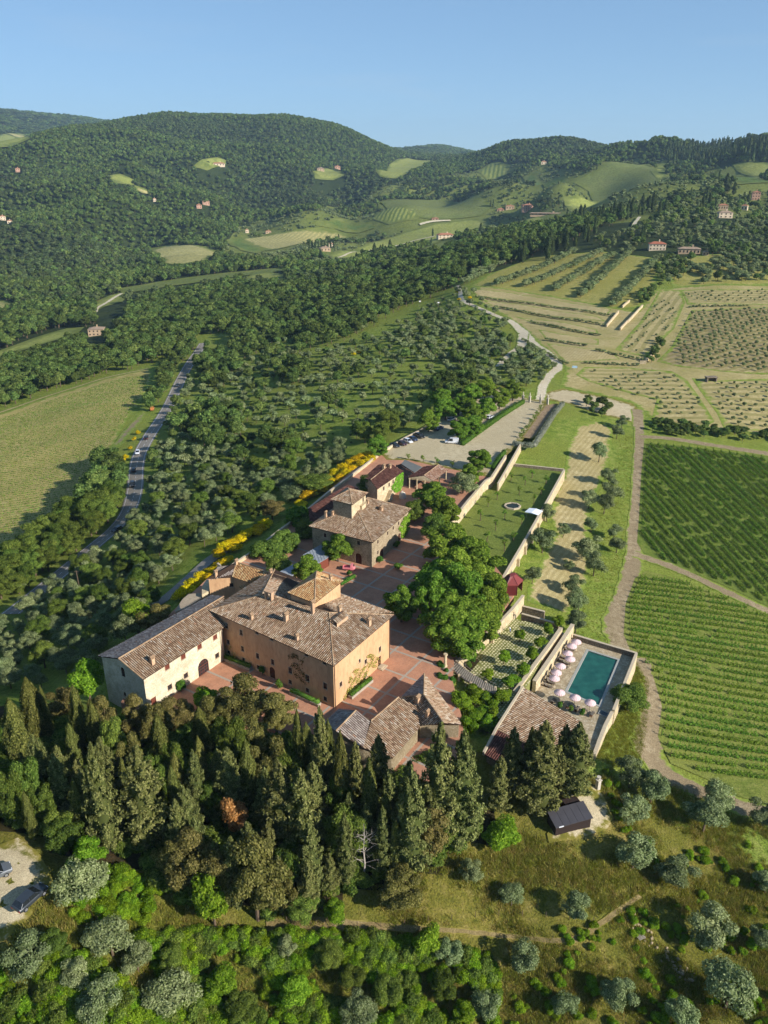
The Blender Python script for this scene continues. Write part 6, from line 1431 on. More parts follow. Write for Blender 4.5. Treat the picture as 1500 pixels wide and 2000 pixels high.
# ------------------------------------------------------------------ trees placed one by one
def pxm(p): return FPX / (p[1] * _c - (p[2] - CAM_H) * _s)
def T(kind, u, v, h, wpx, label, group=None, split=True):
    g = at_top(u, v, h); r = wpx / 2 / pxm(g + np.array([0, 0, h * .6])) * {'con': 1.36 if u > 840 else 1.22, 'holm': 1.25, 'oak': 1.2, 'lime': 1.06, 'bright': 1.15, 'cyp': 1.15}.get(kind, 1.0); return tree(kind, g, h, r, label, group, split)
NEAR_TREES = [
 ('cyp',16,1366,13,40,'dense pointed cypress at the left edge of the photo'),
 ('cyp',49,1324,14,38,'tall broad cypress second from the left edge'),
 ('cyp',77,1339,12,17,'slim cypress tip just behind the tall broad cypress near the left edge'),
 ('cyp',141,1338,15,27,'tall ragged cypress below the pale barn gable'),
 ('cyp',133,1413,10,26,'short cypress in front of the tall ragged one'),
 ('cyp',176,1370,13,26,'brownish cypress between two holm oaks by the barn'),
 ('con',103,1472,12,54,'small layered conifer with bare trunk at the left'),
 ('con',176,1450,19,70,'tall layered conifer at the left of the wood'),
 ('con',264,1455,18,96,'wide spreading conifer below the barn'),
 ('cyp',305,1394,14,38,'cypress on a long bare trunk below the barn corner'),
 ('holm',114,1343,8,62,'rounded holm oak left of the tall ragged cypress'),
 ('bright',163,1288,11,58,'bright green tree standing left of the barn'),
 ('holm',191,1360,12,62,'round holm oak touching the barn gable'),
 ('holm',262,1356,11,56,'holm oak at the near corner of the barn'),
 ('holm',300,1368,11,56,'holm oak in front of the barn door'),
 ('oak',211,1392,14,54,'tall dull green tree between the conifers and the barn'),
 ('holm',246,1430,12,48,'olive brown tree behind the wide conifer'),
 ('oak',40,1472,13,56,'dull green tree right of the pointed left cypress'),
 ('oak',4,1496,12,56,'dull green tree cut by the left edge'),
 ('oak',18,1525,8,70,'broad green tree above the gravel parking'),
 ('oak',70,1530,9,58,'dark green tree beside the small layered conifer'),
 ('oak',112,1580,7,50,'low green tree below the small layered conifer'),
 ('cyp',387,1380,11,30,'double tipped cypress in the middle of the wood'),
 ('con',375,1463,13,50,'neat cone shaped conifer in the middle of the wood'),
 ('oak',440,1386,17,66,'tall green tree in the middle of the wood'),
 ('holm',470,1326,11,84,'wide feathery tree in front of the courtyard'),
 ('holm',536,1352,10,62,'pale feathery tree beside the palazzo front'),
 ('holm',497,1396,13,50,'olive green tree below the feathery one'),
 ('holm',420,1350,9,58,'holm oak at the edge of the barn courtyard'),
 ('cyp',579,1386,16,20,'thin cypress rising by the palazzo corner'),
 ('cyp',597,1410,10,20,'small slim cypress right of the thin one'),
 ('con',623,1378,18,46,'dark conifer at the palazzo corner'),
 ('con',540,1482,18,74,'large conifer below the feathery trees'),
 ('con',585,1500,18,70,'large conifer with a long bare tip in the wood centre'),
 ('rust',450,1552,10,64,'tree with rust coloured leaves in the wood'),
 ('oak',402,1520,9,48,'small green tree above the rust coloured one'),
 ('bright',402,1346,5,48,'low bright green bush tree at the courtyard edge'),
 ('holm',341,1362,8,66,'greyish tree at the foot of the barn wall'),
 ('cyp',664,1428,18,30,'tall cypress in front of the low house roof'),
 ('cyp',640,1405,15,24,'cypress between the dark conifer and the low house'),
 ('con',739,1433,15,54,'conifer shading the low house roof'),
 ('cyp',721,1482,15,28,'cypress below the low house eave'),
 ('con',693,1447,14,40,'dark conifer behind two cypresses at the low house'),
 ('con',803,1494,20,74,'big conifer below the small yard of the low house'),
 ('con',862,1408,23,66,'tallest conifer beside the garden house'),
 ('con',908,1424,22,76,'broad conifer right of the tallest one'),
 ('cyp',772,1598,11,18,'isolated narrow cypress at the lower edge of the wood'),
 ('con',747,1572,13,38,'slim conifer left of the isolated cypress'),
 ('con',672,1585,14,40,'conifer behind the dead tree'),
 ('con',643,1666,8,34,'small conifer at the dark edge of the wood'),
 ('con',980,1476,13,38,'small conifer left of the shed group'),
 ('con',1006,1420,17,52,'dark conifer in front of the pool house'),
 ('cyp',1040,1420,15,24,'dark narrow cypress in front of the pool house'),
 ('con',1068,1406,22,64,'tall conifer standing behind the black shed'),
 ('con',1108,1414,16,44,'conifer between pool house and its end wall'),
 ('con',1134,1410,18,58,'outermost conifer by the pool wall end'),
 ('olive',920,1684,4,44,'silvery olive bush at the corner of the wood'),
 ('holm',785,1708,7,84,'brownish holm oak beside the dead tree'),
 ('holm',372,1628,13,92,'holm oak above the bright green tree in the lower wood'),
 ('holm',490,1630,17,108,'large dark holm oak column at the bottom of the wood'),
 ('bright',408,1702,11,76,'bright green tree at the bottom of the wood'),
 ('bright',160,1635,8,66,'bright green tree by the gravel parking'),
 ('oak',120,1600,7,56,'dark green tree above the gravel parking'),
 ('oak',590,1745,6,58,'green shrub tree above the earth path'),
 ('bright',652,1758,5,46,'fresh green shrub above the earth path'),
 ('bright',983,1612,4.5,76,'green leafy shrub under the shed conifers'),
 ('con',605,1600,14,50,'conifer deep in the wood centre'),
 ('con',340,1560,12,46,'conifer deep in the left wood'),
 ('oak',300,1470,12,50,'dark tree between the barn cypress and the cone conifer'),
 ('oak',330,1440,12,52,'dark tree behind the bare trunked cypress'),
 ('oak',540,1420,11,54,'shaded green tree near the palazzo corner'),
 ('oak',660,1510,12,46,'shaded tree under the cypresses of the low house'),
 ('oak',870,1560,12,60,'dark tree at the foot of the tallest conifer'),
 # estate trees
 ('lime',868,1022,13,92,'highest crown of the big trees beside the lawn'),
 ('lime',925,1050,14,100,'big linden crown at the lawn corner'),
 ('lime',850,1090,14,90,'big linden on the villa side of the cluster'),
 ('lime',905,1100,16,104,'central crown of the big linden cluster'),
 ('lime',955,1120,14,84,'linden crown leaning over the red kiosk'),
 ('lime',880,1160,15,100,'large lower crown of the linden cluster'),
 ('lime',935,1165,14,92,'linden crown above the garden retaining wall'),
 ('lime',842,1110,14,66,'linden at the fountain side of the cluster'),
 ('lime',866,1180,13,66,'low linden crown nearest the palazzo paving'),
 ('lime',890,1065,16,96,'upper middle crown of the big linden cluster'),
 ('lime',905,1195,13,96,'lowest crown of the linden cluster above the column'),
 ('oak',635,1000,7,50,'dark tree behind the grey shed'),
 ('oak',545,1090,6,56,'low dark tree behind the rear wing roof'),
 ('lime',785,1140,11,66,'linden at the right corner of the palazzo'),
 ('lime',582,985,10,56,'linden left of the tower villa'),
 ('oak',600,1010,8,60,'leafy tree at the left eave of the tower villa'),
 ('oak',520,1052,8,64,'round clipped tree behind the rear wing'),
 ('oak',558,1032,9,52,'round tree between the wing and the linden'),
 ('lime',600,1082,9,52,'bright tree at the palazzo belvedere'),
 ('lime',660,1038,10,58,'linden in front of the tower villa'),
 ('oak',728,922,9,54,'tree between the tower villa and the ivy house'),
 ('lime',845,940,10,66,'linden in front of the pavilion'),
 ('lime',870,965,11,64,'linden on the upper terrace'),
 ('olive',905,925,8,60,'pale airy tree near the ramp'),
 ('lime',938,875,9,46,'linden at the head of the ramp'),
 ('lime',920,905,8,44,'linden beside the ramp wall'),
 ('oak',810,975,8,48,'dark tree beside the ivy covered villa wall'),
 ('oak',848,1000,9,54,'dark green tree on the terrace between villa and lawn'),
 ('holm',530,975,7,52,'umbrella pine shaped tree above the broom'),
 ('olive',565,945,6,60,'olive tree behind the broom bank'),
 ('oak',618,925,7,60,'pine like tree above the broom bank'),
 ('lime',737,850,9,36,'linden at the corner of the boundary wall'),
 ('oak',1232,1338,6.5,62,'round evergreen tree outside the pool wall'),
 ('olive',240,1205,8,66,'grey tree on the slope left of the barn'),
 ('bright',262,1172,9,64,'bright yellow green tree behind the barn'),
 ('holm',300,1180,8,60,'brownish tree right of the bright yellow green one'),
]
for a in NEAR_TREES: T(a[0], a[1], a[2], a[3] * (1.12 if a[0] in ('con', 'cyp') and a[1] < 960 else .9 if a[0] == 'con' and a[1] > 960 else 1.0), *a[4:])
rgw = np.random.default_rng(77)
WOODP = [tuple(G(u, v)[:2]) for u, v in [(-30,1600),(120,1570),(330,1560),(560,1560),(760,1590),(900,1640),(850,1690),(700,1740),(560,1790),(420,1800),(330,1740),(200,1650),(60,1640)]]
WA = np.array(WOODP); placed = []
for o in list(bpy.data.objects):
    if o.parent is None and o.get('category') == 'tree': placed.append((o.location.x, o.location.y))
cnt = 0
for _ in range(4000):
    x, y = rgw.uniform(WA[:, 0].min(), WA[:, 0].max()), rgw.uniform(WA[:, 1].min(), WA[:, 1].max())
    if not inpoly(x, y, WOODP) or min((x - a) ** 2 + (y - b) ** 2 for a, b in placed) < 2.9 ** 2: continue
    tp_ = proj((x, y, float(ground_z(x, y)) + 10))
    bp_ = proj((x, y, float(ground_z(x, y))))
    if abs(bp_[0] - 709) < 62 and bp_[1] > 1690: continue
    if (tp_[0] - 450) ** 2 + (tp_[1] - 1580) ** 2 < 75 ** 2: continue
    if inpoly(x, y, [tuple(G(u, v)[:2]) for u, v in [(210,1640),(330,1640),(370,1720),(330,1790),(240,1740)]]): continue
    placed.append((x, y)); k = rgw.choice(['con', 'holm', 'cyp', 'oak'], p=[.55, .18, .22, .05]); h = rgw.uniform(9, 15)
    tree(k, (x, y, float(ground_z(x, y))), h, h * {'con': .2, 'holm': .28, 'cyp': .09, 'oak': .3}[k], {'con': 'shaded conifer filling the dark wood below the villa', 'holm': 'shaded holm oak filling the dark wood below the villa', 'cyp': 'shaded slim cypress filling the dark wood below the villa', 'oak': 'shaded leafy tree filling the dark wood below the villa'}[k], 'trees filling the dark wood: ' + k.replace('con', 'conifers').replace('cyp', 'cypresses').replace('holm', 'holm oaks').replace('oak', 'leafy trees') if k != 'holm' else 'trees filling the dark wood: holm oaks')
    cnt += 1
    if cnt >= 85: break

for i, (u, v, w) in enumerate(((928,1338,52),(955,1352,46),(905,1352,46),(938,1380,52),(915,1400,40),(955,1392,42),(968,1340,30))):
    T('bright', u, v, 4.5, w, 'low leafy fruit tree in the beds beside the garden house', 'fruit trees beside the garden house')
CARPARK = Z(3.571, 700, 700, (490,355),(610,275),(700,245),(790,165),(890,135),(700,405),(810,320),(805,385),(890,265),(990,200),(1085,145),(770,260),(580,200))
for u, v in CARPARK: T('lime', u, v, 10, 40, 'dark green linden in the tree rows of the car park', 'car park lindens')
for u, v in Z(3.571, 700, 700, (350,658),(452,675),(550,683),(660,707)): T('sap', u, v, 3.4, 12, 'thin young tree along the edge of the car park', 'young trees at the car park edge')
for u, v in Z(3.571, 700, 700, (1272,325),(1247,357),(1227,385),(1200,420),(1175,452),(1150,485),(1130,520)): T('sap', u, v, 3.4, 11, 'young tree in the line beside the drive', 'young trees along the drive')
LAWNT = [(677,285),(522,305),(625,335),(780,325),(582,405),(690,470),(420,440),(352,490),(297,590),(475,580),(600,615),(410,660),(345,740),(540,735),(475,810),(742,405)]
for x, y in LAWNT:
    u, v = ZL(x, y); g = P(u, v, -2.5 + 3.3); g[2] = -2.5; tree('sap', g, rng.uniform(3.0, 3.8), rng.uniform(.8, 1.2), 'young fruit tree on the walled lawn', 'young trees on the lawn')
SHR = [('bright',428,1900,4.5,60,'bright shrub rising from the scrub below the bright green tree'),('oak',640,1850,4,64,'dark shrub just below the earth path in the bottom scrub'),('bright',835,1815,5.5,60,'tall green shrub below the earth path left of an olive'),('oak',868,1905,4.5,56,'green shrub near the bottom edge right of the tall one'),('oak',760,1915,4.5,66,'dark shrub in the middle of the bottom scrub'),('bright',575,1920,4,58,'bright shrub at the bottom centre'),('oak',470,1950,4,60,'dark shrub near the bottom edge below the bright one'),('oak',330,1850,4.5,54,'dark shrub beside the olive pair'),('oak',690,1890,4,50,'small dark shrub between two larger ones in the bottom scrub'),('bright',905,1955,4,50,'bright shrub at the bottom edge beside an olive'),('oak',100,1820,4,46,'dark shrub below the gravel parking'),('holm',330,1640,10,60,'holm oak at the dark clearing of the wood'),('holm',425,1655,12,66,'holm oak between the clearing and the dark column'),('holm',545,1690,10,60,'holm oak right of the dark column'),('con',600,1680,11,44,'conifer at the lower edge of the wood centre')]
for a in SHR: T(*a)
OLV = [(1230,1525,32),(1272,1555,36),(1235,1592,30),(1408,1572,36),(1375,1612,40),(1492,1600,30),(1237,1682,40),(1320,1715,34),(1000,1755,24),(1125,1780,31),(1375,1830,46),(1020,1880,33),(1210,1950,33),(1420,1955,46),(1488,1840,26),(1497,1730,22),(945,1975,32),(160,1742,46),(218,1852,40),(268,1882,34),(50,1890,48),(150,1908,28),(200,1965,42),(345,1965,46),(560,1850,22),(880,1868,26),(1330,1990,34),(700,1985,34),(1100,1960,26)]
OLVL = ['olive tree nearest the urn pillar, upper left of its group','olive tree just right of the one by the urn pillar','olive tree beside the gravel apron of the black shed','olive tree at the bend of the dirt track','large olive tree just below the dirt track bend','olive tree at the right edge below the dirt track','olive tree below the shed at the end of the footpath','olive tree right of the footpath end','small olive tree alone on the dry grass below the wood','olive tree inside the bend of the footpath','largest olive tree, right of the rubble pile','olive tree just below the footpath bend','olive tree near the bottom edge left of the rubble trail','big olive tree in the lower right corner','olive tree cut by the right edge beside the largest olive','olive crown at the right edge above the largest olive','olive tree at the bottom edge beside the bright scrub','large olive tree beside the gravel parking','olive tree below the gravel parking, left of a pair','olive tree below the gravel parking, right of a pair','large olive tree under the corner of the gravel parking','small olive tree between two larger ones at the bottom left','olive tree at the bottom edge in the far left scrub','olive tree at the bottom edge right of the far left one','small silver olive just below the earth path','olive tree left of the one below the footpath bend','olive crown cut by the bottom edge below the rubble trail','olive crown cut by the bottom edge in the middle of the scrub','small olive tree near the bottom edge between two others']
for i, (u, v, rp) in enumerate(OLV):
    g = G(u, v, 1.6); r = rp / pxm(g); tree('olive', g, 2.0 * r, r * 1.08, OLVL[i], 'olives on the right foreground slope' if u > 860 else 'olives in the left foreground scrub')
for u, v, rp in ((1170,895,26),(1190,940,22),(1195,975,28),(1150,985,24),(1180,995,26),(1068,1010,30),(1060,1070,40),(1040,1130,28),(1100,1040,18),(1155,1030,20),(1200,1045,20),(1150,1090,34),(1160,1115,30),(1120,1150,24),(1130,1190,34),(1125,1225,30),(1110,1105,14),(1205,850,18),(1215,830,16),(1205,1070,22)):
    g = G(u, v, 1.6); r = rp * (.62 if u < 1080 else .8) / pxm(g); tree('olive', g, 2.1 * r, r, 'olive tree in the strip between the lawn wall and the dirt track', 'olives beside the dirt track')
# bare white tree
dt = at_top(709, 1610, 11); dt[2] = ground_z(dt[0], dt[1]); dead = empty('dead_tree', tuple(dt), 0, 'bare white dead tree at the edge of the wood', 'tree')
m_dead = mat_plain('bleached_wood', srgb(186, 176, 162), .9, .1)
MB().tube([(0, 0, -.4), (.2, 0, 3), (0, .1, 6), (.2, 0, 9), (.1, .1, 11)], [.17, .14, .1, .055, .02], 7).build('trunk', m_dead, dead)
rg = np.random.default_rng(5)
for i in range(26):
    z = rg.uniform(2.5, 9.5); an = i * 2.4; L = (11.5 - z) * .42 * rg.uniform(.7, 1.2); a = np.array([.1, .05, z]); d = np.array([math.cos(an), math.sin(an), rg.uniform(.25, .8)])
    b = a + d * L * .5 + np.array([0, 0, .2]); c = a + d * L + rg.normal(size=3) * .3; mb = MB(); mb.tube([a, b, c], [.042, .03, .01], 5)
    for k in range(3): e = b + (c - b) * rg.random(); mb.tube([e, e + rg.normal(size=3) * .5 + d * .5], [.022, .006], 4)
    mb.build('branch', m_dead, dead)
# ------------------------------------------------------------------ hedges, climbers, small planting
def hedge(name, pts, w_, h, m, label, cat='hedge', leaf=.16, den=60, z=None, parent=None, lump=.08):
    pts = [np.asarray(p, float) for p in pts]; rg = np.random.default_rng(int(abs(pts[0][0]) * 100) % 9999); parts = []; z0s = [p[2] for p in pts]
    for a, b in zip(pts[:-1], pts[1:]):
        d = (b - a)[:2]; L = np.linalg.norm(d); t = d / L; nn = np.array([-t[1], t[0]]); n = int(L * den * (2 * h + w_) / 2.5)
        s = rg.random(n) * L; q = rg.random(n) * (2 * h + w_); sd = np.where(q < h, -1, np.where(q < 2 * h, 1, 0)); zz_ = np.where(q < h, q, np.where(q < 2 * h, q - h, h)); yy = np.where(sd == 0, (q - 2 * h) - w_ / 2, sd * w_ / 2)
        lf = 1 + lump * np.sin(s * 1.1) + lump * np.sin(s * 2.7 + 1); zb = a[2] + (b[2] - a[2]) * s / L
        C = np.stack([a[0] + t[0] * s + nn[0] * yy * lf, a[1] + t[1] * s + nn[1] * yy * lf, zb + zz_ * lf], 1) + rg.normal(size=(n, 3)) * .05
        N = np.stack([nn[0] * sd, nn[1] * sd, np.where(sd == 0, 1.0, .3)], 1) + rg.normal(size=(n, 3)) * .4
        V, F = blades(C, N, leaf, rg); parts.append((V, F, 0))
        bx = MB(); c = (a + b) / 2; bx.box((c[0], c[1], c[2] + h * .45), (L, w_ * .8, h * .88), math.atan2(t[1], t[0])); parts.append((np.array(bx.v), np.array(bx.f), 0))
    o = addm(name, pack(name, parts, m), parent)
    if parent is None: tag(o, label, cat)
    return o
zp = lambda *p: [P(*q, 0) for q in Z(3.571, 700, 700, *p)]
hedge('long_hedge', zp((722,608),(870,500),(1010,400),(1150,312)), 1.6, 1.7, L_HEDGE, 'long clipped green hedge between car park and drive')
hedge('short_hedge', zp((1020,660),(975,715),(935,775)), 1.2, 1.4, L_HEDGE, 'short clipped green hedge at the head of the ramp')
hedge('grey_hedge', zp((1075,605),(1150,615),(1220,620)), 1.7, 1.5, L_LAV, 'grey leaved hedge across the end of the soil bed')
hedge('grey_hedge', zp((1225,618),(1300,500),(1370,390),(1425,325)), 1.7, 1.5, L_LAV, 'grey leaved hedge along the outer side of the soil bed')
# box hedges by the palazzo
def planter(a, b, label, off):
    d = unit((b - a)[:2]); n = np.array([d[1], -d[0]]); A_, B_ = np.r_[a[:2] + n * off, 0.0], np.r_[b[:2] + n * off, 0.0]; c = (A_ + B_) / 2; L = np.linalg.norm((B_ - A_)[:2])
    r_ = E('box_planter', label, 'planter'); MB().box((c[0], c[1], .3), (L + .3, 1.0, .6), math.atan2(d[1], d[0])).build('trough', m_band, r_)
    A_[2] = B_[2] = .5; hedge('clipped_box', [A_, B_], .85, .75, L_HEDGE, None, parent=r_, leaf=.11, den=90, lump=.14)
planter(P(*Z3(835, 1235), 0), P(*Z3(1065, 1045), 0), 'stone trough with clipped box hedge along the sunlit palazzo wall', 0)
planter(P(*Z3(165, 1180), 0), P(*Z3(480, 1320), 0), 'clipped box hedge row along the shaded palazzo front', 0)
planter(P(*Z2(200, 1165), 0), P(*Z2(480, 1275), 0), 'dark box hedge in the inner corner of the palazzo front', 0)
def bush_px(u, v, z, h, r, label, m='bush'): g = P(u, v, z); return tree(m, g, h, r, label)
for (u, v), h, r, l in ((Z3(30, 1130), 2.6, 1.0, 'potted shrub left of the box hedge row'), (Z2(600, 1330), 2.4, .9, 'potted shrub beside the palazzo door'), (Z1(940, 1095), 3.0, 1.3, 'clipped round shrub in front of the barn wall'), (Z4(1155, 870), 2.0, 1.3, 'clipped ball shrub at the villa corner'), (Z4(950, 1060), 2.2, 1.2, 'dark shrub by the villa arch'), (Z4(1170, 1130), 1.8, 1.4, 'dark shrub at the fountain bed'), (Z4(570, 1210), 1.4, .9, 'low shrub in the small courtyard bed'), (Z8(540, 1060), 1.8, .7, 'clipped shrub by the pool house roof, farthest from the vineyard'), (Z8(665, 1100), 1.8, .75, 'middle clipped shrub between pool and pool house roof'), (Z8(790, 1140), 1.8, .75, 'clipped shrub by the pool house roof, nearest the vineyard')):
    z = -5.5 if 'pool house' in l else 0; bush_px(u, v, z, h, r, l)
hedge('courtyard_hedge', [P(*Z4(470, 1330), 0), P(*Z4(640, 1230), 0)], 1.0, .8, L_HEDGE, 'low clipped hedge around the courtyard bed by the pink truck', leaf=.12)
# planted beds between courtyard and pergola walk
for x, y, h, r in ((60,730,2.2,1.2),(100,880,1.8,1.3),(190,880,1.6,1.2),(60,860,2.0,1.2),(220,520,2.4,.8),(130,800,1.8,1.0),(330,640,1.4,.9),(420,650,1.2,.8),(380,710,1.2,.9)):
    g = P(*Z7(x, y), -1.0 if x < 240 else -2.4); tree('bush', (g[0], g[1], -1.6 if x < 240 else -2.5), h + .6, r, 'leafy shrub in the beds around the timber pergola walk', 'shrubs around the pergola walk')
# wisteria standards on the terrace parapet: bare stem with arching crown
for x, y, rr in ((1395,165,1.6),(1290,245,1.5),(1190,395,1.7),(1095,525,1.8),(1000,680,1.8),(860,830,2.2),(765,1000,2.0),(585,760,1.5),(960,310,1.4),(780,560,1.4),(650,1180,1.2)):
    g = P(*Z7(x, y), .2); tree('bright', (g[0], g[1], -2.5), 3.6, rr, 'wisteria standard with arching light green crown on the garden terrace', 'wisteria standards on the garden terrace')
# climbers on walls
def climber(name, parent, a, b, pts_px, m, den, leaf=.13, off=.12):
    """leaves on the wall a-b inside a pixel polygon"""
    pl = [onwall(a, b, *q) for q in pts_px]; rg = np.random.default_rng(len(pts_px) * 7 + int(pl[0][0] * 10)); A_ = np.array(pl); t = unit(np.asarray(b[:2]) - np.asarray(a[:2])); n = np.array([t[1], -t[0]])
    x0, z0 = A_.min(0); x1, z1 = A_.max(0); k = int((x1 - x0) * (z1 - z0) * den); s = rg.uniform(x0, x1, k); z = rg.uniform(z0, z1, k)
    cl = np.sin(s * 2.1 + 3 * np.sin(z * 1.3)) + np.sin(z * 2.7 + 2 * np.sin(s)) + rg.normal(size=k) * .8
    keep = inpoly(s, z, pl) & (cl > (-.9 if den > 60 else .1)); s, z = s[keep], z[keep]; o_ = off + rg.uniform(0, .18, len(s))
    C = np.stack([a[0] + t[0] * s + n[0] * o_, a[1] + t[1] * s + n[1] * o_, z], 1); N = np.tile([n[0], n[1], .35], (len(s), 1)) + rg.normal(size=(len(s), 3)) * .5
    V, F = blades(C, N, leaf, rg); o = addm(name, pack(name, [(V, F, 0)], m), parent); o['kind'] = 'stuff'; return o
climber('climber', pal, wp[0], wp[1], [Z3(*q) for q in ((700,1340),(800,1120),(820,980),(880,900),(960,890),(1020,860),(1010,760),(1060,720),(1170,790),(1130,880),(1040,900),(1000,980),(920,1080),(840,1160),(790,1280))], L_IVYY, 55, .14)
climber('climber', pal, wp[3], wp[0], [Z3(*q) for q in ((130,690),(250,740),(330,770),(300,900),(380,1050),(340,1080),(230,1000),(150,880))], L_HOLM, 34, .13)
climber('climber', pal, wp[3], wp[0], [Z2(*q) for q in ((200,1030),(260,1000),(330,1080),(400,1190),(330,1180),(220,1130))], L_IVYY, 30, .12)
climber('ivy', mv, wv[0], wv[1], [Z4(*q) for q in ((1170,640),(1240,500),(1310,450),(1305,640),(1250,740),(1205,760),(1200,680))], L_IVY, 90, .18)
climber('ivy', rb, wy[0], wy[1], [Z5(*q) for q in ((520,640),(560,600),(600,500),(690,440),(690,600),(650,700),(590,730),(540,690))], L_IVY, 90, .2)
# ------------------------------------------------------------------ yellow broom
for i, (u, v) in enumerate(((662,938),(675,930),(690,922),(702,915),(714,908),(724,902),(645,950),(632,957),(615,962),(600,972),(590,985),(575,1000),(505,1032),(492,1040),(478,1048),(465,1056),(450,1062),(438,1070),(425,1082),(455,1072),(440,1098),(428,1108),(410,1118),(395,1128),(380,1140),(366,1152),(350,1165),(405,1132),(500,1040),(520,1026),(640,938),(655,928),(670,918),(684,910),(697,903),(710,897),(722,893),(625,948),(608,955),(648,945),(682,926),(708,911))):
    g = G(u, v, 1.0); tree('broom', g, 3.4 if u > 590 else 2.6, 2.7, 'yellow flowering broom bush on the bank below the boundary wall', 'broom bushes on the bank')
for u, v in ((246,892),(241,898),(262,858),(270,845),(254,876)): tree('broom', G(u, v, .8), 2.0, 1.4, 'yellow flowering broom bush beside the asphalt road', 'broom bushes by the road')
for u, v in ((700,688),(712,684),(690,692),(892,572),(896,585),(912,575),(918,582)): tree('broom', G(u, v, .8), 2.0, 1.8, 'yellow broom bush among the hillside olives', 'broom bushes on the hillside', split=False)
# ------------------------------------------------------------------ scattered trees: the nearest as single trees, the rest as woods
def wpoly(px): return [tuple(G(u, v)[:2]) for u, v in px]
ROADW = np.array([p[:2] for p in ROAD])
def clear_of_roads(x, y, d=5.0):
    D = np.sqrt(((np.c_[x, y][:, None] - ROADW[None]) ** 2).sum(-1)).min(1); return D > d
SC = []          # x, y, z, kind, h, r
def scatter(px, spacing, mix, seed, rows=None, jit=.33, hs=(.8, 1.25), keep=1.0, road=True, world=False):
    """mix: list of (kind, weight, height, radius)"""
    rg = np.random.default_rng(seed); w = px if world else wpoly(px); wa = np.array(w); x0, y0 = wa.min(0); x1, y1 = wa.max(0)
    sp_, sq = (spacing if hasattr(spacing, '__len__') else (spacing, spacing)); ang = rows or 0.0; c = wa.mean(0); R_ = max(x1 - x0, y1 - y0)
    gx, gy = np.meshgrid(np.arange(-R_, R_, sp_), np.arange(-R_, R_, sq)); gx = gx.ravel() + rg.normal(size=gx.size) * sp_ * jit; gy = gy.ravel() + rg.normal(size=gy.size) * sq * jit
    x = c[0] + gx * math.cos(ang) - gy * math.sin(ang); y = c[1] + gx * math.sin(ang) + gy * math.cos(ang)
    k = inpoly(x, y, w) & (rg.random(len(x)) < keep); x, y = x[k], y[k]
    if road and len(x): k = clear_of_roads(x, y); x, y = x[k], y[k]
    z = ground_z(x, y); ws = np.array([m[1] for m in mix], float); ch = rg.choice(len(mix), len(x), p=ws / ws.sum()); f = rg.uniform(*hs, len(x))
    for i in range(len(x)): m = mix[ch[i]]; SC.append((x[i], y[i], z[i], m[0], m[2] * f[i], m[3] * f[i] * rg.uniform(.9, 1.1)))
OL = ('olive', 1, 4.6, 2.4); OK_ = ('oak', 1, 9, 4.0)
A_ = lambda *p: list(p)
# dense olives between road and villa
scatter(A_((305,870),(420,885),(560,925),(640,900),(700,895),(640,940),(560,985),(500,1015),(420,1060),(370,1085),(310,1150),(290,1200),(200,1270),(185,1320),(60,1350),(0,1375),(-60,1350),(-60,1240),(60,1195),(150,1120),(235,1045),(285,985),(292,930)), 5.5, [('olive',.85,4.8,2.5),('oak',.15,7,3.2)], 1)
# open hillside
scatter(A_((430,740),(560,700),(700,670),(800,640),(900,610),(1000,640),(995,690),(950,735),(870,780),(780,845),(700,890),(640,890),(560,915),(430,880),(330,860),(330,810),(380,760)), (7.0, 11.0), [('olive',.8,4.7,2.5),('oak',.2,6.5,3.0)], 2, rows=R(-22), keep=.82, jit=.16)
scatter(A_((760,640),(900,560),(990,630),(985,690),(900,720),(800,700)), (7.5, 11.5), [('olive',.9,4.7,2.5),('oak',.08,6,2.6)], 3, rows=R(-22), keep=.75, jit=.14)
scatter(A_((430,690),(520,660),(640,650),(700,660),(560,700),(440,740),(380,760),(390,720)), 8.5, [('oak',.55,8,3.8),('olive',.45,4.6,2.5)], 4)
scatter(A_((440,640),(560,620),(700,600),(760,620),(690,660),(560,665),(450,690)), 7.5, [('oak',.8,9.5,4.4),('olive',.2,5,2.6)], 5)
for i, pl in enumerate((((330,830),(400,800),(470,800),(480,860),(440,890),(370,870)), ((385,720),(430,690),(470,720),(440,770),(400,760)), ((500,860),(560,850),(590,890),(540,915)), ((520,720),(560,700),(620,740),(560,760)), ((700,860),(760,820),(800,830),(740,870)), ((830,770),(880,740),(940,735),(930,760),(860,800)))):
    scatter(list(pl), 6.5, [('oak',.8,8.5,3.8),('olive',.2,5,2.6)], 60 + i)
# trees along the road
scatter(A_((335,755),(400,680),(372,660),(325,715),(300,770),(285,800),(300,805)), 5.2, [('oak',1,8,3.6)], 6)
scatter(A_((402,680),(420,700),(375,760),(340,815),(322,800),(365,735)), 5.0, [('olive',.7,5,2.6),('oak',.3,7,3)], 7, keep=.6)
scatter(A_((200,905),(250,900),(250,960),(238,1000),(205,1030),(170,1060),(130,1100),(70,1140),(-30,1200),(-60,1170),(-60,1110),(40,1090),(90,1060),(130,1010),(160,985),(180,960)), 5.6, [('oak',1,9.5,4.3)], 8)
scatter(A_((60,1120),(180,1040),(190,1052),(120,1110),(30,1170)), 5.6, [('oak',.7,8,3.8),('olive',.3,5,2.6)], 9)
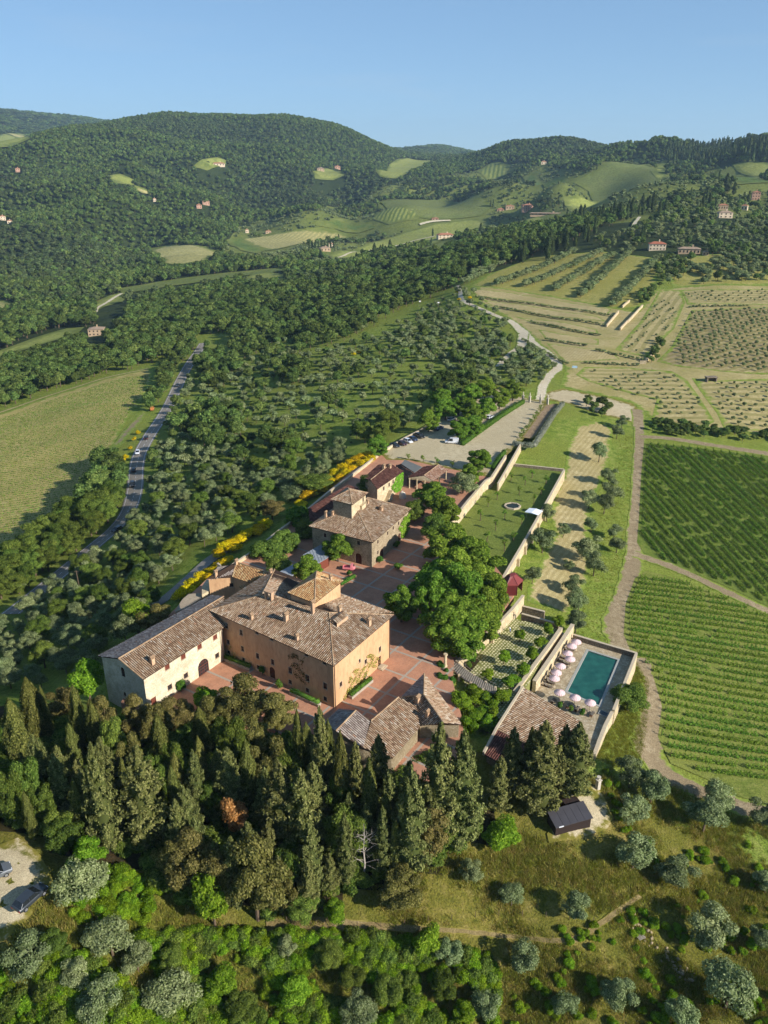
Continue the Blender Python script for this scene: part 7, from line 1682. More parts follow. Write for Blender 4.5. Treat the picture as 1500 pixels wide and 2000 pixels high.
# woods beyond the pale field and in the left valley
scatter(A_((-80,828),(0,800),(90,768),(200,735),(295,712),(340,690),(385,660),(330,640),(230,655),(140,672),(60,700),(-80,730)), 6.8, [('oak',1,10,4.6)], 10)
scatter(A_((330,640),(385,655),(440,650),(560,625),(760,615),(880,565),(880,540),(760,540),(620,560),(520,560),(420,565),(330,575),(260,600),(240,640),(215,650)), 8.2, [('oak',1,10.5,5.2)], 11)
scatter(A_((880,570),(900,545),(980,520),(1100,480),(1200,440),(1230,425),(1130,430),(1000,450),(880,490),(760,530),(760,560)), 9.5, [('oak',1,11,5.4)], 12)
scatter(A_((985,515),(1060,490),(1120,470),(1150,455),(1180,440),(1160,470),(1120,490),(1020,525)), 8, [('cyp',1,15,2.0)], 13, keep=.25)
scatter(A_((1090,440),(1220,420),(1290,400),(1280,415),(1180,445)), 9, [('cyp',1,16,2.2)], 14, keep=.35)
scatter(A_((-80,640),(60,600),(160,590),(185,600),(190,640),(120,640),(0,685),(-80,700)), 9, [('oak',1,11,5.2)], 15)
# olives beside the white road and gate
scatter(A_((985,700),(1010,690),(1060,690),(1080,720),(1060,750),(1000,760),(960,770),(950,745)), 5.5, [('olive',1,4.6,2.4)], 16)
scatter(A_((880,700),(960,650),(1010,655),(985,700),(950,730),(890,770)), 7, [('olive',.8,4.6,2.4),('oak',.2,7,3)], 17)
# grown olive rows above the terraces (rows run away from the camera)
zz2 = lambda *p: Z(2.419, 880, 520, *p)
def row_px(a, b, step, kind, h, r, seed, jit=.4):
    rg = np.random.default_rng(seed); p, q = G(*a)[:2], G(*b)[:2]; n = max(2, int(np.linalg.norm(q - p) / step))
    for i in range(n + 1):
        x, y = p + (q - p) * i / n + rg.normal(size=2) * jit; SC.append((x, y, float(ground_z(x, y)), kind, h * rg.uniform(.85, 1.2), r * rg.uniform(.9, 1.15)))
for i, (a, b) in enumerate((((924,538),(1048,491)),((971,558),(1122,494)),((1025,562),(1176,494)),((1082,568),(1196,501)),((1132,582),(1236,491)),((1196,600),(1284,508)),((1330,515),(1378,540)),((1391,515),(1458,548)),((1440,500),(1500,530)),((905,556),(960,532)))):
    row_px(a, b, 4.0, 'olive', 5.4, 3.4, 100 + i, .7)
scatter(zz2((970,30),(1020,-30),(1150,-60),(1120,60),(1060,80),(990,90)), 6.5, [('oak',.6,7,3.2),('olive',.4,5,2.6)], 18)
scatter(zz2((1150,40),(1250,-40),(1600,-60),(1600,60),(1350,80),(1200,90)), (9, 7), [('olive',.7,5,2.7),('oak',.3,7,3.4)], 19, keep=.75)
scatter(zz2((880,150),(990,90),(1000,110),(920,180),(890,190)), 4.5, [('oak',1,4.5,2.4)], 20)
# hedgerows between the tan terraces
for i, (a, b, n) in enumerate((((120,145),(560,205),0),((560,205),(760,238),0),((210,195),(520,250),0),((520,250),(720,280),0),((380,265),(560,305),0),((560,305),(705,330),0),((450,350),(640,378),0),((690,400),(900,445),0),((1130,195),(1400,190),0),((340,350),(545,465),0),((640,460),(880,470),0))):
    row_px(*zz2(a, b), 2.2, 'olive', 1.6, 1.2, 200 + i, .3)
scatter(zz2((920,455),(990,340),(1010,380),(960,470)), 3.5, [('oak',1,3.5,1.8)], 21)
scatter(Z(4.6875, 1180, 540, (400,1330),(600,1350),(1000,1400),(1300,1420),(1700,1440),(1700,1530),(1200,1500),(700,1470),(420,1420)), 3.6, [('oak',1,3.4,2.0)], 22)
scatter(Z(2.419, 880, 520, (630,640),(700,650),(760,690),(720,730),(650,690)), 4.5, [('oak',1,4.5,2.2)], 23)
# young orchards
def young(px, sp_, ang, seed, keep=.92, h=2.2, r=1.1): scatter(Z(4.6875, 1180, 540, *px), sp_, [('olive',1,h,r)], seed, rows=ang, jit=.08, keep=keep, road=False)
young(((800,330),(1700,300),(1750,850),(1450,870),(1060,850),(700,800),(640,650)), (5.2, 4.6), R(35), 30)
young(((200,640),(520,200),(600,250),(330,640),(300,700)), (4.5, 5.0), R(57), 31, .85, 1.6, .8); young(((390,720),(600,300),(690,300),(500,640)), (4.5, 5), R(57), 32, .85, 1.6, .8)
young(((700,150),(1700,130),(1700,250),(800,240)), (6, 6), R(2), 33, .8, 1.8, .9); young(((-100,870),(600,900),(850,1100),(960,1280),(500,1320),(480,1150),(0,1000)), (6, 6), R(0), 34, .8, 1.8, .9); young(((1000,980),(1700,960),(1700,1380),(1150,1380),(1040,1200)), (5.5, 5.5), R(0), 35, .85, 1.9, .9)
# right hand slopes with olives, houses
scatter(A_((1290,470),(1420,440),(1560,420),(1560,560),(1480,545),(1400,505),(1330,500)), 9, [('olive',.85,5,2.7),('oak',.15,8,3.6)], 24)
scatter(A_((1150,470),(1240,450),(1300,420),(1420,400),(1560,390),(1560,430),(1420,445),(1290,468),(1200,500)), 10.5, [('olive',.8,5,2.8),('oak',.2,9,4)], 25)
scatter(A_((1250,415),(1400,385),(1560,370),(1560,395),(1420,410),(1300,425)), 10, [('olive',.6,5,2.8),('oak',.32,9,4.2),('cyp',.08,14,2)], 26)
# far country: visible points of the hills
FIELDS = []
for o in [o for o in bpy.data.objects if o.name.split('.')[0] in ('field', 'white_track')]:
    me = o.data; V = np.array([v.co[:2] for v in me.vertices]); F = np.array([p.vertices[:3] for p in me.polygons] + [(p.vertices[0], p.vertices[2], p.vertices[3]) for p in me.polygons if len(p.vertices) == 4]); FIELDS.append((V[F], V.min(0), V.max(0)))
def in_fields(x, y):
    r = np.zeros(len(x), bool)
    for T_, lo, hi in FIELDS:
        k = np.where((x > lo[0]) & (x < hi[0]) & (y > lo[1]) & (y < hi[1]))[0]
        if len(k) == 0: continue
        px, py = x[k][:, None], y[k][:, None]; a, b, c = T_[:, 0], T_[:, 1], T_[:, 2]
        s1 = (b[:, 0] - a[:, 0]) * (py - a[:, 1]) - (b[:, 1] - a[:, 1]) * (px - a[:, 0]); s2 = (c[:, 0] - b[:, 0]) * (py - b[:, 1]) - (c[:, 1] - b[:, 1]) * (px - b[:, 0]); s3 = (a[:, 0] - c[:, 0]) * (py - c[:, 1]) - (a[:, 1] - c[:, 1]) * (px - c[:, 0])
        r[k] |= (((s1 >= 0) & (s2 >= 0) & (s3 >= 0)) | ((s1 <= 0) & (s2 <= 0) & (s3 <= 0))).any(1)
    return r
_az = np.linspace(-.62, .62, 260); _rd = np.geomspace(60, 7500, 420)
_pz = ground_z(np.outer(np.sin(_az), _rd), np.outer(np.cos(_az), _rd)); _el = (_pz - CAM_H) / _rd[None]; _cm = np.maximum.accumulate(_el, 1)
def visible(x, y, z, top=11):
    a = np.arctan2(x, y); r = np.hypot(x, y); i = np.clip(np.searchsorted(_az, a), 0, 259); j = np.clip(np.searchsorted(_rd, r) - 2, 0, 419)
    return (z + top - CAM_H) / r >= _cm[i, j] - .004
def far_wood(r0, r1, sp_, h, r, seed):
    rg = np.random.default_rng(seed); n = int(.5 * 1.08 * (r1 ** 2 - r0 ** 2) / sp_ ** 2)
    rr = np.sqrt(rg.uniform(r0 ** 2, r1 ** 2, n)); a = rg.uniform(-.54, .54, n); x, y = rr * np.sin(a), rr * np.cos(a); z = ground_z(x, y)
    k = visible(x, y, z); x, y, z = x[k], y[k], z[k]; k = ~in_fields(x, y); rr_ = np.hypot(x, y)
    for d_, pr in ((22, 1.0), (45, .9), (70, .6)): k &= ~(in_fields(x * (1 + d_ / rr_), y * (1 + d_ / rr_)) & (rg.random(len(x)) < pr))
    x, y, z = x[k], y[k], z[k]; uv = proj(np.c_[x, y, z]); u, v = uv[:, 0], uv[:, 1]
    nearp = inpoly(u, v, [(-200, 640), (60, 600), (160, 590), (240, 600), (330, 575), (420, 565), (620, 558), (760, 532), (880, 488), (1000, 450), (1130, 428), (1230, 420), (1300, 405), (1400, 384), (1700, 365), (1700, 2200), (-200, 2200)])
    k = ~nearp; x, y, z, u, v = x[k], y[k], z[k], u[k], v[k]
    # patchwork on the right hand hills and valley floor: olives and gaps instead of closed wood
    opn = inpoly(u, v, [(560, 520), (430, 500), (470, 440), (600, 415), (700, 395), (760, 360), (900, 340), (1010, 320), (1180, 310), (1300, 310), (1420, 320), (1700, 330), (1700, 380), (1300, 405), (1130, 428), (900, 480), (700, 520)])
    solid = inpoly(u, v, [(1300, 318), (1300, 296), (1700, 270), (1700, 312), (1430, 318), (1370, 330)]) | inpoly(u, v, [(980, 300), (1040, 270), (1130, 284), (1250, 310), (1200, 318), (1150, 335), (1090, 330), (1020, 318), (960, 318)]) | inpoly(u, v, [(760, 385), (800, 350), (860, 355), (960, 350), (960, 372), (900, 385), (820, 395)])
    fine = (np.sin(x * .013 + 1) + np.sin(y * .017 + x * .006) + np.sin(x * .03 - y * .021) + rg.normal(size=len(x)) * .5)
    k = ~opn | solid | (fine > 1.05); k2 = opn & ~solid & ~k
    cyp = inpoly(u, v, [(1300, 320), (1300, 290), (1700, 270), (1700, 312), (1430, 318)])
    for i in np.where(k)[0]:
        f = rg.uniform(.6, 1.4)
        if cyp[i] and rg.random() < .7: SC.append((x[i], y[i], z[i], 'cyp', 17 * f, 2.6 * f))
        elif opn[i] and not solid[i] and rg.random() < .06: SC.append((x[i], y[i], z[i], 'cyp', 14 * f, 2.4 * f))
        else: SC.append((x[i], y[i], z[i], 'dark' if np.sin(x[i] * .006 + y[i] * .004) + np.sin(y[i] * .009 - x[i] * .003) + rg.normal() * .9 > .6 else 'oak', h * f, r * f))
    for i in np.where(k2)[0]:
        if rg.random() < .42: f = rg.uniform(.8, 1.2); SC.append((x[i], y[i], z[i], 'olive', 5.2 * f, 3.0 * f))
far_wood(600, 1300, 7.8, 9.5, 4.5, 40); far_wood(1300, 2100, 7.8, 9.5, 4.4, 41); far_wood(2100, 3600, 8.2, 10, 4.6, 42); far_wood(3600, 6800, 22, 14, 13, 43)
# ------------------------------------------------------------------ split into single trees and woods
SCX = np.array([s[0] for s in SC]); SCY = np.array([s[1] for s in SC]); SCZ = np.array([s[2] for s in SC]); SCK = np.array([s[3] for s in SC]); SCH = np.array([s[4] for s in SC]); SCR = np.array([s[5] for s in SC]); RAD = np.sqrt(SCX ** 2 + SCY ** 2 + (SCZ - CAM_H) ** 2)
# nothing grows inside the estate, on roads or cars
bad = np.zeros(len(SC), bool)
for poly in (COURT, LAWN, GARD, DECK): bad |= inpoly(SCX, SCY, inset(poly, -1.5) if False else poly)
uvb = proj(np.c_[SCX, SCY, SCZ])
for u0, u1, vb in ((1266,1304,489),(1323,1386,496),(1401,1433,426),(1402,1424,410),(1448,1462,411),(1468,1486,391),(1018,1046,412),(986,1006,409),(1030,1104,420),(851,888,466),(622,652,491),(169,204,656),(412,440,324),(382,409,405),(298,305,394),(29,39,336),(617,634,335),(652,665,330),(-2,24,436),(478,486,455),(517,530,456),(1056,1068,321)):
    bad |= (uvb[:, 0] > u0 - 3) & (uvb[:, 0] < u1 + 3) & (uvb[:, 1] > vb - 6) & (uvb[:, 1] < vb + (14 if vb < 600 else 34))
ok = ~bad
uvs = proj(np.c_[SCX, SCY, SCZ + SCH * .5]); inview = (uvs[:, 0] > -30) & (uvs[:, 0] < 1530) & (uvs[:, 1] < 2050)
single = np.zeros(len(SC), bool)
for k, n in (('olive', 215), ('oak', 250), ('cyp', 60)):
    idx = np.where(ok & inview & (SCK == k))[0]; size = SCR[idx] / RAD[idx]; single[idx[np.argsort(-size)[:n]]] = True
def region_label(k, u, v, x=0, y=0, r=3):
    nm = {'olive': 'olive tree', 'oak': 'leafy green tree', 'cyp': 'cypress'}[k]
    if u > 1000 and v > 520: return f'{nm} on the orchard terraces right of the white road', 'trees of the orchard terraces'
    if u > 1000: return f'{nm} on the slope around the farmhouses at the upper right', 'trees around the upper farmhouses'
    if u < 330 and v > 870:
        j = np.argmin(((ROADW - [x, y]) ** 2).sum(1)); d_ = math.hypot(*(ROADW[j] - [x, y])); sd = 'field side' if x < ROADW[j][0] else 'villa side'
        if d_ < 14: return f'{nm} standing close to the asphalt road on its {sd}', f'trees close to the road, {sd}'
        return (f'{nm} on the slope between the road and the barn' if sd == 'villa side' else f'{nm} in the belt between the road and the pale green field'), ('trees of the slope beside the barn' if sd == 'villa side' else 'trees of the belt beside the pale field')
    if u < 420 and v < 870: return f'{nm} in the woods beyond the pale green field', 'trees beyond the pale field'
    if v > 860 and u > 560: return f'{nm} just above the yellow broom bank', 'trees above the broom bank'
    if v > 1000: return f'{nm} in the dense grove near the grey lane', 'trees of the grove near the lane'
    if v > 860: return f'{nm} in the dense grove between road and villa', 'trees of the grove below the villa'
    if u > 760: return f'{nm} on the hillside between the car park and the white road', 'trees between car park and white road'
    if v < 690: return f'{nm} in the thick wood at the top of the open hillside', 'trees at the top of the hillside'
    if u < 560: return f'{nm} on the open hillside beside the upper road', 'trees of the hillside beside the upper road'
    return f'{nm} in the middle of the open hillside', 'trees in the middle of the hillside'
for i in np.where(single)[0]:
    lab, grp = region_label(SCK[i], *uvs[i], SCX[i], SCY[i]); kd = SCK[i]
    if RAD[i] > 330: kd = {'olive': 'mid_olive', 'oak': 'mid_oak', 'cyp': 'mid_cyp'}[kd]
    tree(kd, (SCX[i], SCY[i], SCZ[i]), SCH[i], SCR[i], lab, f'{grp}: {SCK[i]}' if False else grp + (' (' + {'olive': 'olives', 'oak': 'leafy trees', 'cyp': 'cypresses'}[SCK[i]] + ')'), split=RAD[i] < 240)
def gn_instances(name, pts, rot, scl, vid, meshes, label, cat, kind='stuff'):
    """one object: instances of the given meshes on points"""
    src = bpy.data.collections.new(name + '_source')
    for i, me in enumerate(meshes): src.objects.link(bpy.data.objects.new(f'{i:02d}_{name}_source', me))
    me = bpy.data.meshes.new(name); me.vertices.add(len(pts)); me.vertices.foreach_set('co', np.asarray(pts, np.float32).ravel())
    for nm, ty, arr in (('rot', 'FLOAT_VECTOR', rot), ('scl', 'FLOAT_VECTOR', scl), ('vid', 'INT', vid)):
        at = me.attributes.new(nm, ty, 'POINT'); at.data.foreach_set('vector' if ty == 'FLOAT_VECTOR' else 'value', np.asarray(arr, np.float32 if ty != 'INT' else np.int32).ravel())
    o = addm(name, me); tag(o, label, cat, kind=kind)
    ng = bpy.data.node_groups.new(name, 'GeometryNodeTree'); ng.interface.new_socket('Geometry', in_out='INPUT', socket_type='NodeSocketGeometry'); ng.interface.new_socket('Geometry', in_out='OUTPUT', socket_type='NodeSocketGeometry')
    n = ng.nodes; gi = n.new('NodeGroupInput'); go_ = n.new('NodeGroupOutput'); ip = n.new('GeometryNodeInstanceOnPoints'); ci = n.new('GeometryNodeCollectionInfo')
    ci.inputs['Collection'].default_value = src; ci.inputs['Separate Children'].default_value = True; ci.inputs['Reset Children'].default_value = True; ip.inputs['Pick Instance'].default_value = True
    def attr(nm, ty): a = n.new('GeometryNodeInputNamedAttribute'); a.data_type = ty; a.inputs['Name'].default_value = nm; return a.outputs['Attribute']
    ng.links.new(gi.outputs[0], ip.inputs['Points']); ng.links.new(ci.outputs[0], ip.inputs['Instance']); ng.links.new(attr('vid', 'INT'), ip.inputs['Instance Index'])
    er = n.new('FunctionNodeEulerToRotation'); ng.links.new(attr('rot', 'FLOAT_VECTOR'), er.inputs[0]); ng.links.new(er.outputs[0], ip.inputs['Rotation']); ng.links.new(attr('scl', 'FLOAT_VECTOR'), ip.inputs['Scale']); ng.links.new(ip.outputs[0], go_.inputs[0])
    o.modifiers.new('instances', 'NODES').node_group = ng; return o
def wood(name, sel, kinds, label, cat='wood'):
    """kinds: function radius -> kind list"""
    idx = np.where(sel)[0]
    if len(idx) == 0: return
    names = sorted({k for k in kinds(idx)}); meshes = []; base = {}
    for k in names:
        base[k] = len(meshes)
        for j in range(len(KIND[k])): meshes.append(whole_mesh(k, j))
    kk = kinds(idx); n = len(idx); rot = np.c_[np.zeros(n), np.zeros(n), rng.uniform(0, 6.28, n)]
    scl = np.array([(SCR[i] / NOM_R[k], SCR[i] / NOM_R[k], SCH[i] / NOM_H[k]) for i, k in zip(idx, kk)]); vid = np.array([base[k] + rng.integers(len(KIND[k])) for k in kk])
    gn_instances(name, np.c_[SCX[idx], SCY[idx], SCZ[idx] - .1], rot, scl, vid, meshes, label, cat)
rest = ok & ~single
def lod(idx):
    m = {'olive': ('mid_olive', 'far_olive'), 'oak': ('mid_oak', 'far_oak'), 'cyp': ('mid_cyp', 'far_cyp'), 'dark': ('mid_dark', 'far_dark')}; return [m[SCK[i]][0 if RAD[i] < 950 else 1] for i in idx]
wood('hill_wood', rest & (RAD > 1300), lod, 'dense woodland covering the far hills')
wood('valley_wood', rest & (RAD <= 1300) & (SCK != 'olive'), lod, 'leafy woodland in the valley and on the ridge')
wood('olive_grove', rest & (RAD <= 1300) & (SCK == 'olive'), lod, 'more distant olive trees of the groves and orchards')
print('scatter', len(SC), 'single', single.sum())
# ------------------------------------------------------------------ vine rows
def vine_rows(poly_px, a, b, spacing, label, group, per_m, hgt, wid, leaf, m, post=True, seed=0, off=0.0):
    w = wpoly(poly_px); p, q = G(*a)[:2], G(*b)[:2]; t = unit(q - p); n = np.array([-t[1], t[0]]); W_ = np.array(w); rg = np.random.default_rng(seed)
    s0 = ((W_ - p) @ n).min(); s1 = ((W_ - p) @ n).max(); k = 0
    for s in np.arange(s0 + spacing * .5, s1, spacing):
        xs = np.arange(-250, 260, .6); L = p + n * s + t * xs[:, None]; ins = inpoly(L[:, 0], L[:, 1], w)
        if ins.sum() < 22: continue
        i0 = np.argmax(ins); i1 = i0
        while i1 + 1 < len(xs) and ins[i1 + 1]: i1 += 1
        x0, x1 = xs[i0], xs[i1]; nl = int((x1 - x0) * per_m)
        u = rg.uniform(x0, x1, nl); gp = rg.uniform(x0, x1, max(1, int((x1 - x0) / 14))) if post else np.array([1e6]); u = u[(np.abs(u[:, None] - gp[None]) > rg.uniform(.3, .9)).all(1)]; nl = len(u); cl = .72 + .4 * np.sin(u * 2 * np.pi / 1.05 + rg.uniform(0, 6)); v = rg.normal(size=nl) * wid * .42
        c = p + n * s + t * u[:, None] + n * v[:, None]; z = ground_z(c[:, 0], c[:, 1]) + .25 + hgt * rg.random(nl) ** .8 * np.clip(cl + rg.normal(size=nl) * .2, .35, 1.2)
        C = np.c_[c, z]; N = np.c_[n[0] * np.sign(v), n[1] * np.sign(v), np.full(nl, .8)] + rg.normal(size=(nl, 3)) * .6
        V, F = blades(C, N, leaf, rg, .75); o = c0 = p + n * s + t * x0; z0 = float(ground_z(o[0], o[1]))
        V = V - np.array([o[0], o[1], z0]); r_ = addm('vine_row', pack('vine_row', [(V, F, 0)], m), None, (o[0], o[1], z0)); tag(r_, label, 'vines', group)
        if post:
            for xx in (x0, x1):
                e = p + n * s + t * xx; MB().tube([(e[0] - o[0], e[1] - o[1], float(ground_z(e[0], e[1])) - z0 - .1), (e[0] - o[0], e[1] - o[1], float(ground_z(e[0], e[1])) - z0 + 1.7)], .05, 4).build('end_post', m_bark, r_)
        k += 1
    return k
n1 = vine_rows([(1262,1118),(1330,1136),(1420,1172),(1505,1208),(1530,1215),(1530,1572),(1440,1550),(1385,1518),(1312,1485),(1290,1440),(1298,1380),(1280,1320),(1240,1278),(1224,1240),(1228,1180),(1246,1132)], (1232,1190), (1500,1228), 2.7, 'row of grape vines in the lower vineyard', 'vine rows of the lower vineyard', 70, 1.3, .45, .15, L_VINE, seed=1)
n2 = vine_rows([(1262,868),(1505,897),(1530,900),(1530,1195),(1505,1183),(1420,1142),(1330,1105),(1266,1086),(1250,1058),(1253,1010),(1257,930)], (1339,868), (1499,1019), 2.8, 'row of grape vines in the upper vineyard', 'vine rows of the upper vineyard', 64, 1.15, .5, .16, L_VINE, seed=2)
n3 = vine_rows([(-40,838),(0,818),(90,786),(200,750),(292,728),(285,760),(262,795),(240,828),(205,880),(200,905),(190,945),(150,990),(100,1040),(50,1085),(-40,1110)], (0,905), (210,872), 2.6, 'low row of young vines in the pale green field', 'young vine rows of the pale field', 5, .4, .4, .22, L_VINE, post=False, seed=3)
print('vine rows', n1, n2, n3)
# ------------------------------------------------------------------ grass tufts, brambles, undergrowth
def tuft(seed, n, h, spread):
    rg = np.random.default_rng(seed); b = rg.normal(size=(n, 2)) * spread; d = rg.normal(size=(n, 2)) * .35; hh = h * rg.uniform(.5, 1.2, n); wv_ = rg.uniform(.03, .06, n); an = rg.uniform(0, 6.28, n)
    V = np.stack([np.c_[b[:, 0] - wv_ * np.cos(an), b[:, 1] - wv_ * np.sin(an), np.full(n, -.05)], np.c_[b[:, 0] + wv_ * np.cos(an), b[:, 1] + wv_ * np.sin(an), np.full(n, -.05)], np.c_[b + d * hh[:, None], hh]], 1).reshape(-1, 3)
    return V, np.arange(3 * n).reshape(n, 3)
L_GRG = mat_leaf('green_grass_blades', srgb(112, 120, 44), srgb(146, 150, 60), srgb(178, 176, 88), .33, .3)
tufts = [np_mesh('grass_tuft', *tuft(i, 34, .55, .38), L_GRASS if i % 3 == 0 else L_GRG) for i in range(6)]
def on_ground(n, px, seed, excl=()):
    rg = np.random.default_rng(seed); w = wpoly(px); wa = np.array(w); lo, hi = wa.min(0), wa.max(0); x, y = rg.uniform(lo[0], hi[0], n), rg.uniform(lo[1], hi[1], n); k = inpoly(x, y, w)
    for e in excl: k &= ~inpoly(x, y, wpoly(e))
    return x[k], y[k], rg
def sow(name, px, n, meshes, s, label, seed, cat='grass', excl=(), clump=None):
    x, y, rg = on_ground(n, px, seed, excl)
    if clump: k = (np.sin(x * clump + np.sin(y * clump * .8) * 1.5) + np.sin(y * clump * 1.1 + 1) + rg.normal(size=len(x)) * .5) > -.2; x, y = x[k], y[k]
    m = len(x); f = rg.uniform(*s, m); gn_instances(name, np.c_[x, y, ground_z(x, y) - .03], np.c_[np.zeros(m), np.zeros(m), rg.uniform(0, 6.28, m)], np.c_[f, f, f * rg.uniform(.8, 1.2, m)], rg.integers(0, len(meshes), m), meshes, label, cat)
GPARK = [(-150,1680),(0,1645),(35,1632),(80,1660),(112,1720),(65,1795),(20,1838),(-150,1925)]
SHEDP = [(1165,1530),(1182,1558),(1202,1600),(1188,1625),(1130,1644),(1068,1652),(1064,1626),(1100,1585),(1140,1535)]
PATHP = [(520,1806),(900,1815),(1108,1832),(1250,1746),(1252,1754),(1112,1843),(900,1825),(520,1818)]
sow('rough_grass', [(860,1640),(960,1600),(1060,1640),(1190,1500),(1250,1480),(1300,1520),(1400,1580),(1560,1640),(1600,2080),(-100,2080),(-100,1850),(130,1760),(380,1760),(560,1790),(860,1690)], 46000, tufts, (.5, 1.2), 'rough dry grass on the slope below the wood', 5, excl=(GPARK, SHEDP, PATHP), clump=.35)
sow('meadow_grass', [(1165,1480),(1175,1300),(1240,1290),(1265,1330),(1262,1420),(1250,1480),(1200,1500)], 7000, tufts[1:3] + tufts[4:], (.35, .8), 'long grass outside the pool wall', 6)
sow('verge_grass', [(1120,1240),(1150,1120),(1160,1020),(1190,960),(1210,850),(1236,850),(1232,960),(1226,1080),(1196,1190),(1205,1270),(1236,1282)], 12000, tufts[1:3] + tufts[4:], (.2, .5), 'grass verge between the olive strip and the dirt track', 7)
make_kind('bram', lt, L_BRAM, m_bark, 4, h=1.3, r=1.25, nl=7, leaf=.09, nleaf=2600, lobe=.48, trunk=.01, core=.7)
NOM_H['bram'] = 1.3; NOM_R['bram'] = 1.25
make_kind('under', lt, L_OAK, m_bark, 3, h=1.6, r=1.3, nl=7, leaf=.11, nleaf=2200, lobe=.46, trunk=.02, core=.7)
bm_ = [whole_mesh('bram', j) for j in range(4)]; um_ = [whole_mesh('under', j) for j in range(3)]
sow('bramble_scrub', [(-100,1900),(130,1870),(250,1830),(400,1820),(540,1832),(700,1828),(860,1850),(960,1880),(990,2080),(-100,2080)], 5200, bm_ + um_[:2], (.4, 1.3), 'lush bright green bramble scrub along the bottom of the photo', 8, 'scrub', clump=.4)
sow('bramble_scrub', [(100,1720),(230,1700),(320,1740),(300,1800),(140,1800)], 160, bm_, (.6, 1.2), 'bright green scrub beside the gravel parking', 9, 'scrub')
sow('bramble_scrub', [(1000,1850),(1200,1790),(1500,1690),(1560,1800),(1560,2080),(1000,2080)], 500, bm_, (.4, .9), 'low green scrub patches among the foreground olives', 19, 'scrub', clump=.5)
sow('bramble_scrub', [(1180,1500),(1230,1560),(1300,1640),(1480,1640),(1420,1700),(1250,1680),(1190,1620)], 260, bm_, (.4, .9), 'low green scrub around the olives right of the shed', 20, 'scrub', clump=.5)
sow('undergrowth', [(-60,1420),(330,1410),(560,1450),(740,1470),(900,1520),(930,1620),(860,1690),(560,1800),(360,1760),(120,1640),(-60,1600)], 1500, um_, (.7, 2.0), 'dark leafy undergrowth below the conifers', 10, 'undergrowth')
sow('hillside_grass', [(330,860),(430,740),(560,690),(760,630),(900,585),(1000,640),(960,730),(860,790),(740,870),(640,890),(430,885)], 1500, um_, (.25, .6), 'tufted grass and low scrub on the open hillside', 11, 'grass', clump=.2)
# ------------------------------------------------------------------ distant and neighbouring houses
m_rt = mat_plain('terracotta_roof_far', srgb(176, 122, 94), .9, .1, 0, .15, .5); m_rg = mat_plain('grey_brown_roof_far', srgb(164, 142, 120), .9, .1, 0, .15, .5); m_rr = mat_plain('red_roof_far', srgb(176, 110, 84), .9, .1, 0, .12, .5)
m_w1 = mat_plain('pale_render_far', srgb(226, 206, 176), .9, .1, 0, .08, .4); m_w2 = mat_plain('stone_far', srgb(196, 170, 138), .9, .1, 0, .12, .6); m_w3 = mat_plain('red_render_far', srgb(206, 164, 138), .9, .1, 0, .1, .4)
def farhouse(u0, u1, vb, hw, wm, rm, label, yaw=12, depth=.65, rise=.18, nwin=4, rows=1, cat='house'):
    c = G((u0 + u1) / 2, vb); W = (u1 - u0) / pxm(c) * .86; hw *= .85; D = W * depth; rz = math.atan2(-c[0], c[1]) + R(yaw); z = c[2]
    W *= .96; o = empty('farmhouse', (c[0], c[1] + D * .45, z), rz, label, cat); MB().box((0, 0, hw / 2 - 1.5), (W, D, hw + 3)).build('wall', wm, o)
    e = .04 * W; rh = hw + max(1.2, D * rise); x, y = W / 2 + e, D / 2 + e; rx = max(W / 2 - D * .45, W * .12)
    MB().mesh([(-x, -y, hw), (x, -y, hw), (x, y, hw), (-x, y, hw), (-rx, 0, rh), (rx, 0, rh)], [(0, 1, 5, 4), (2, 3, 4, 5), (1, 2, 5), (3, 0, 4), (3, 2, 1, 0)]).build('roof', rm, o)
    ww, wh_ = W / (nwin * 3.2), hw / (rows * 2.4)
    for j in range(rows):
        for i in range(nwin):
            p = addm('window', MB().box((0, 0, 0), (ww, .3, wh_)).data('window', m_dark), o, (-W / 2 + W * (i + .5) / nwin, -D / 2, hw * (j + .5) / rows))
    MB().box((rx * .5, 0, rh + .5), (W * .05 + .3, W * .05 + .3, 2.2)).build('chimney', wm, o); return o
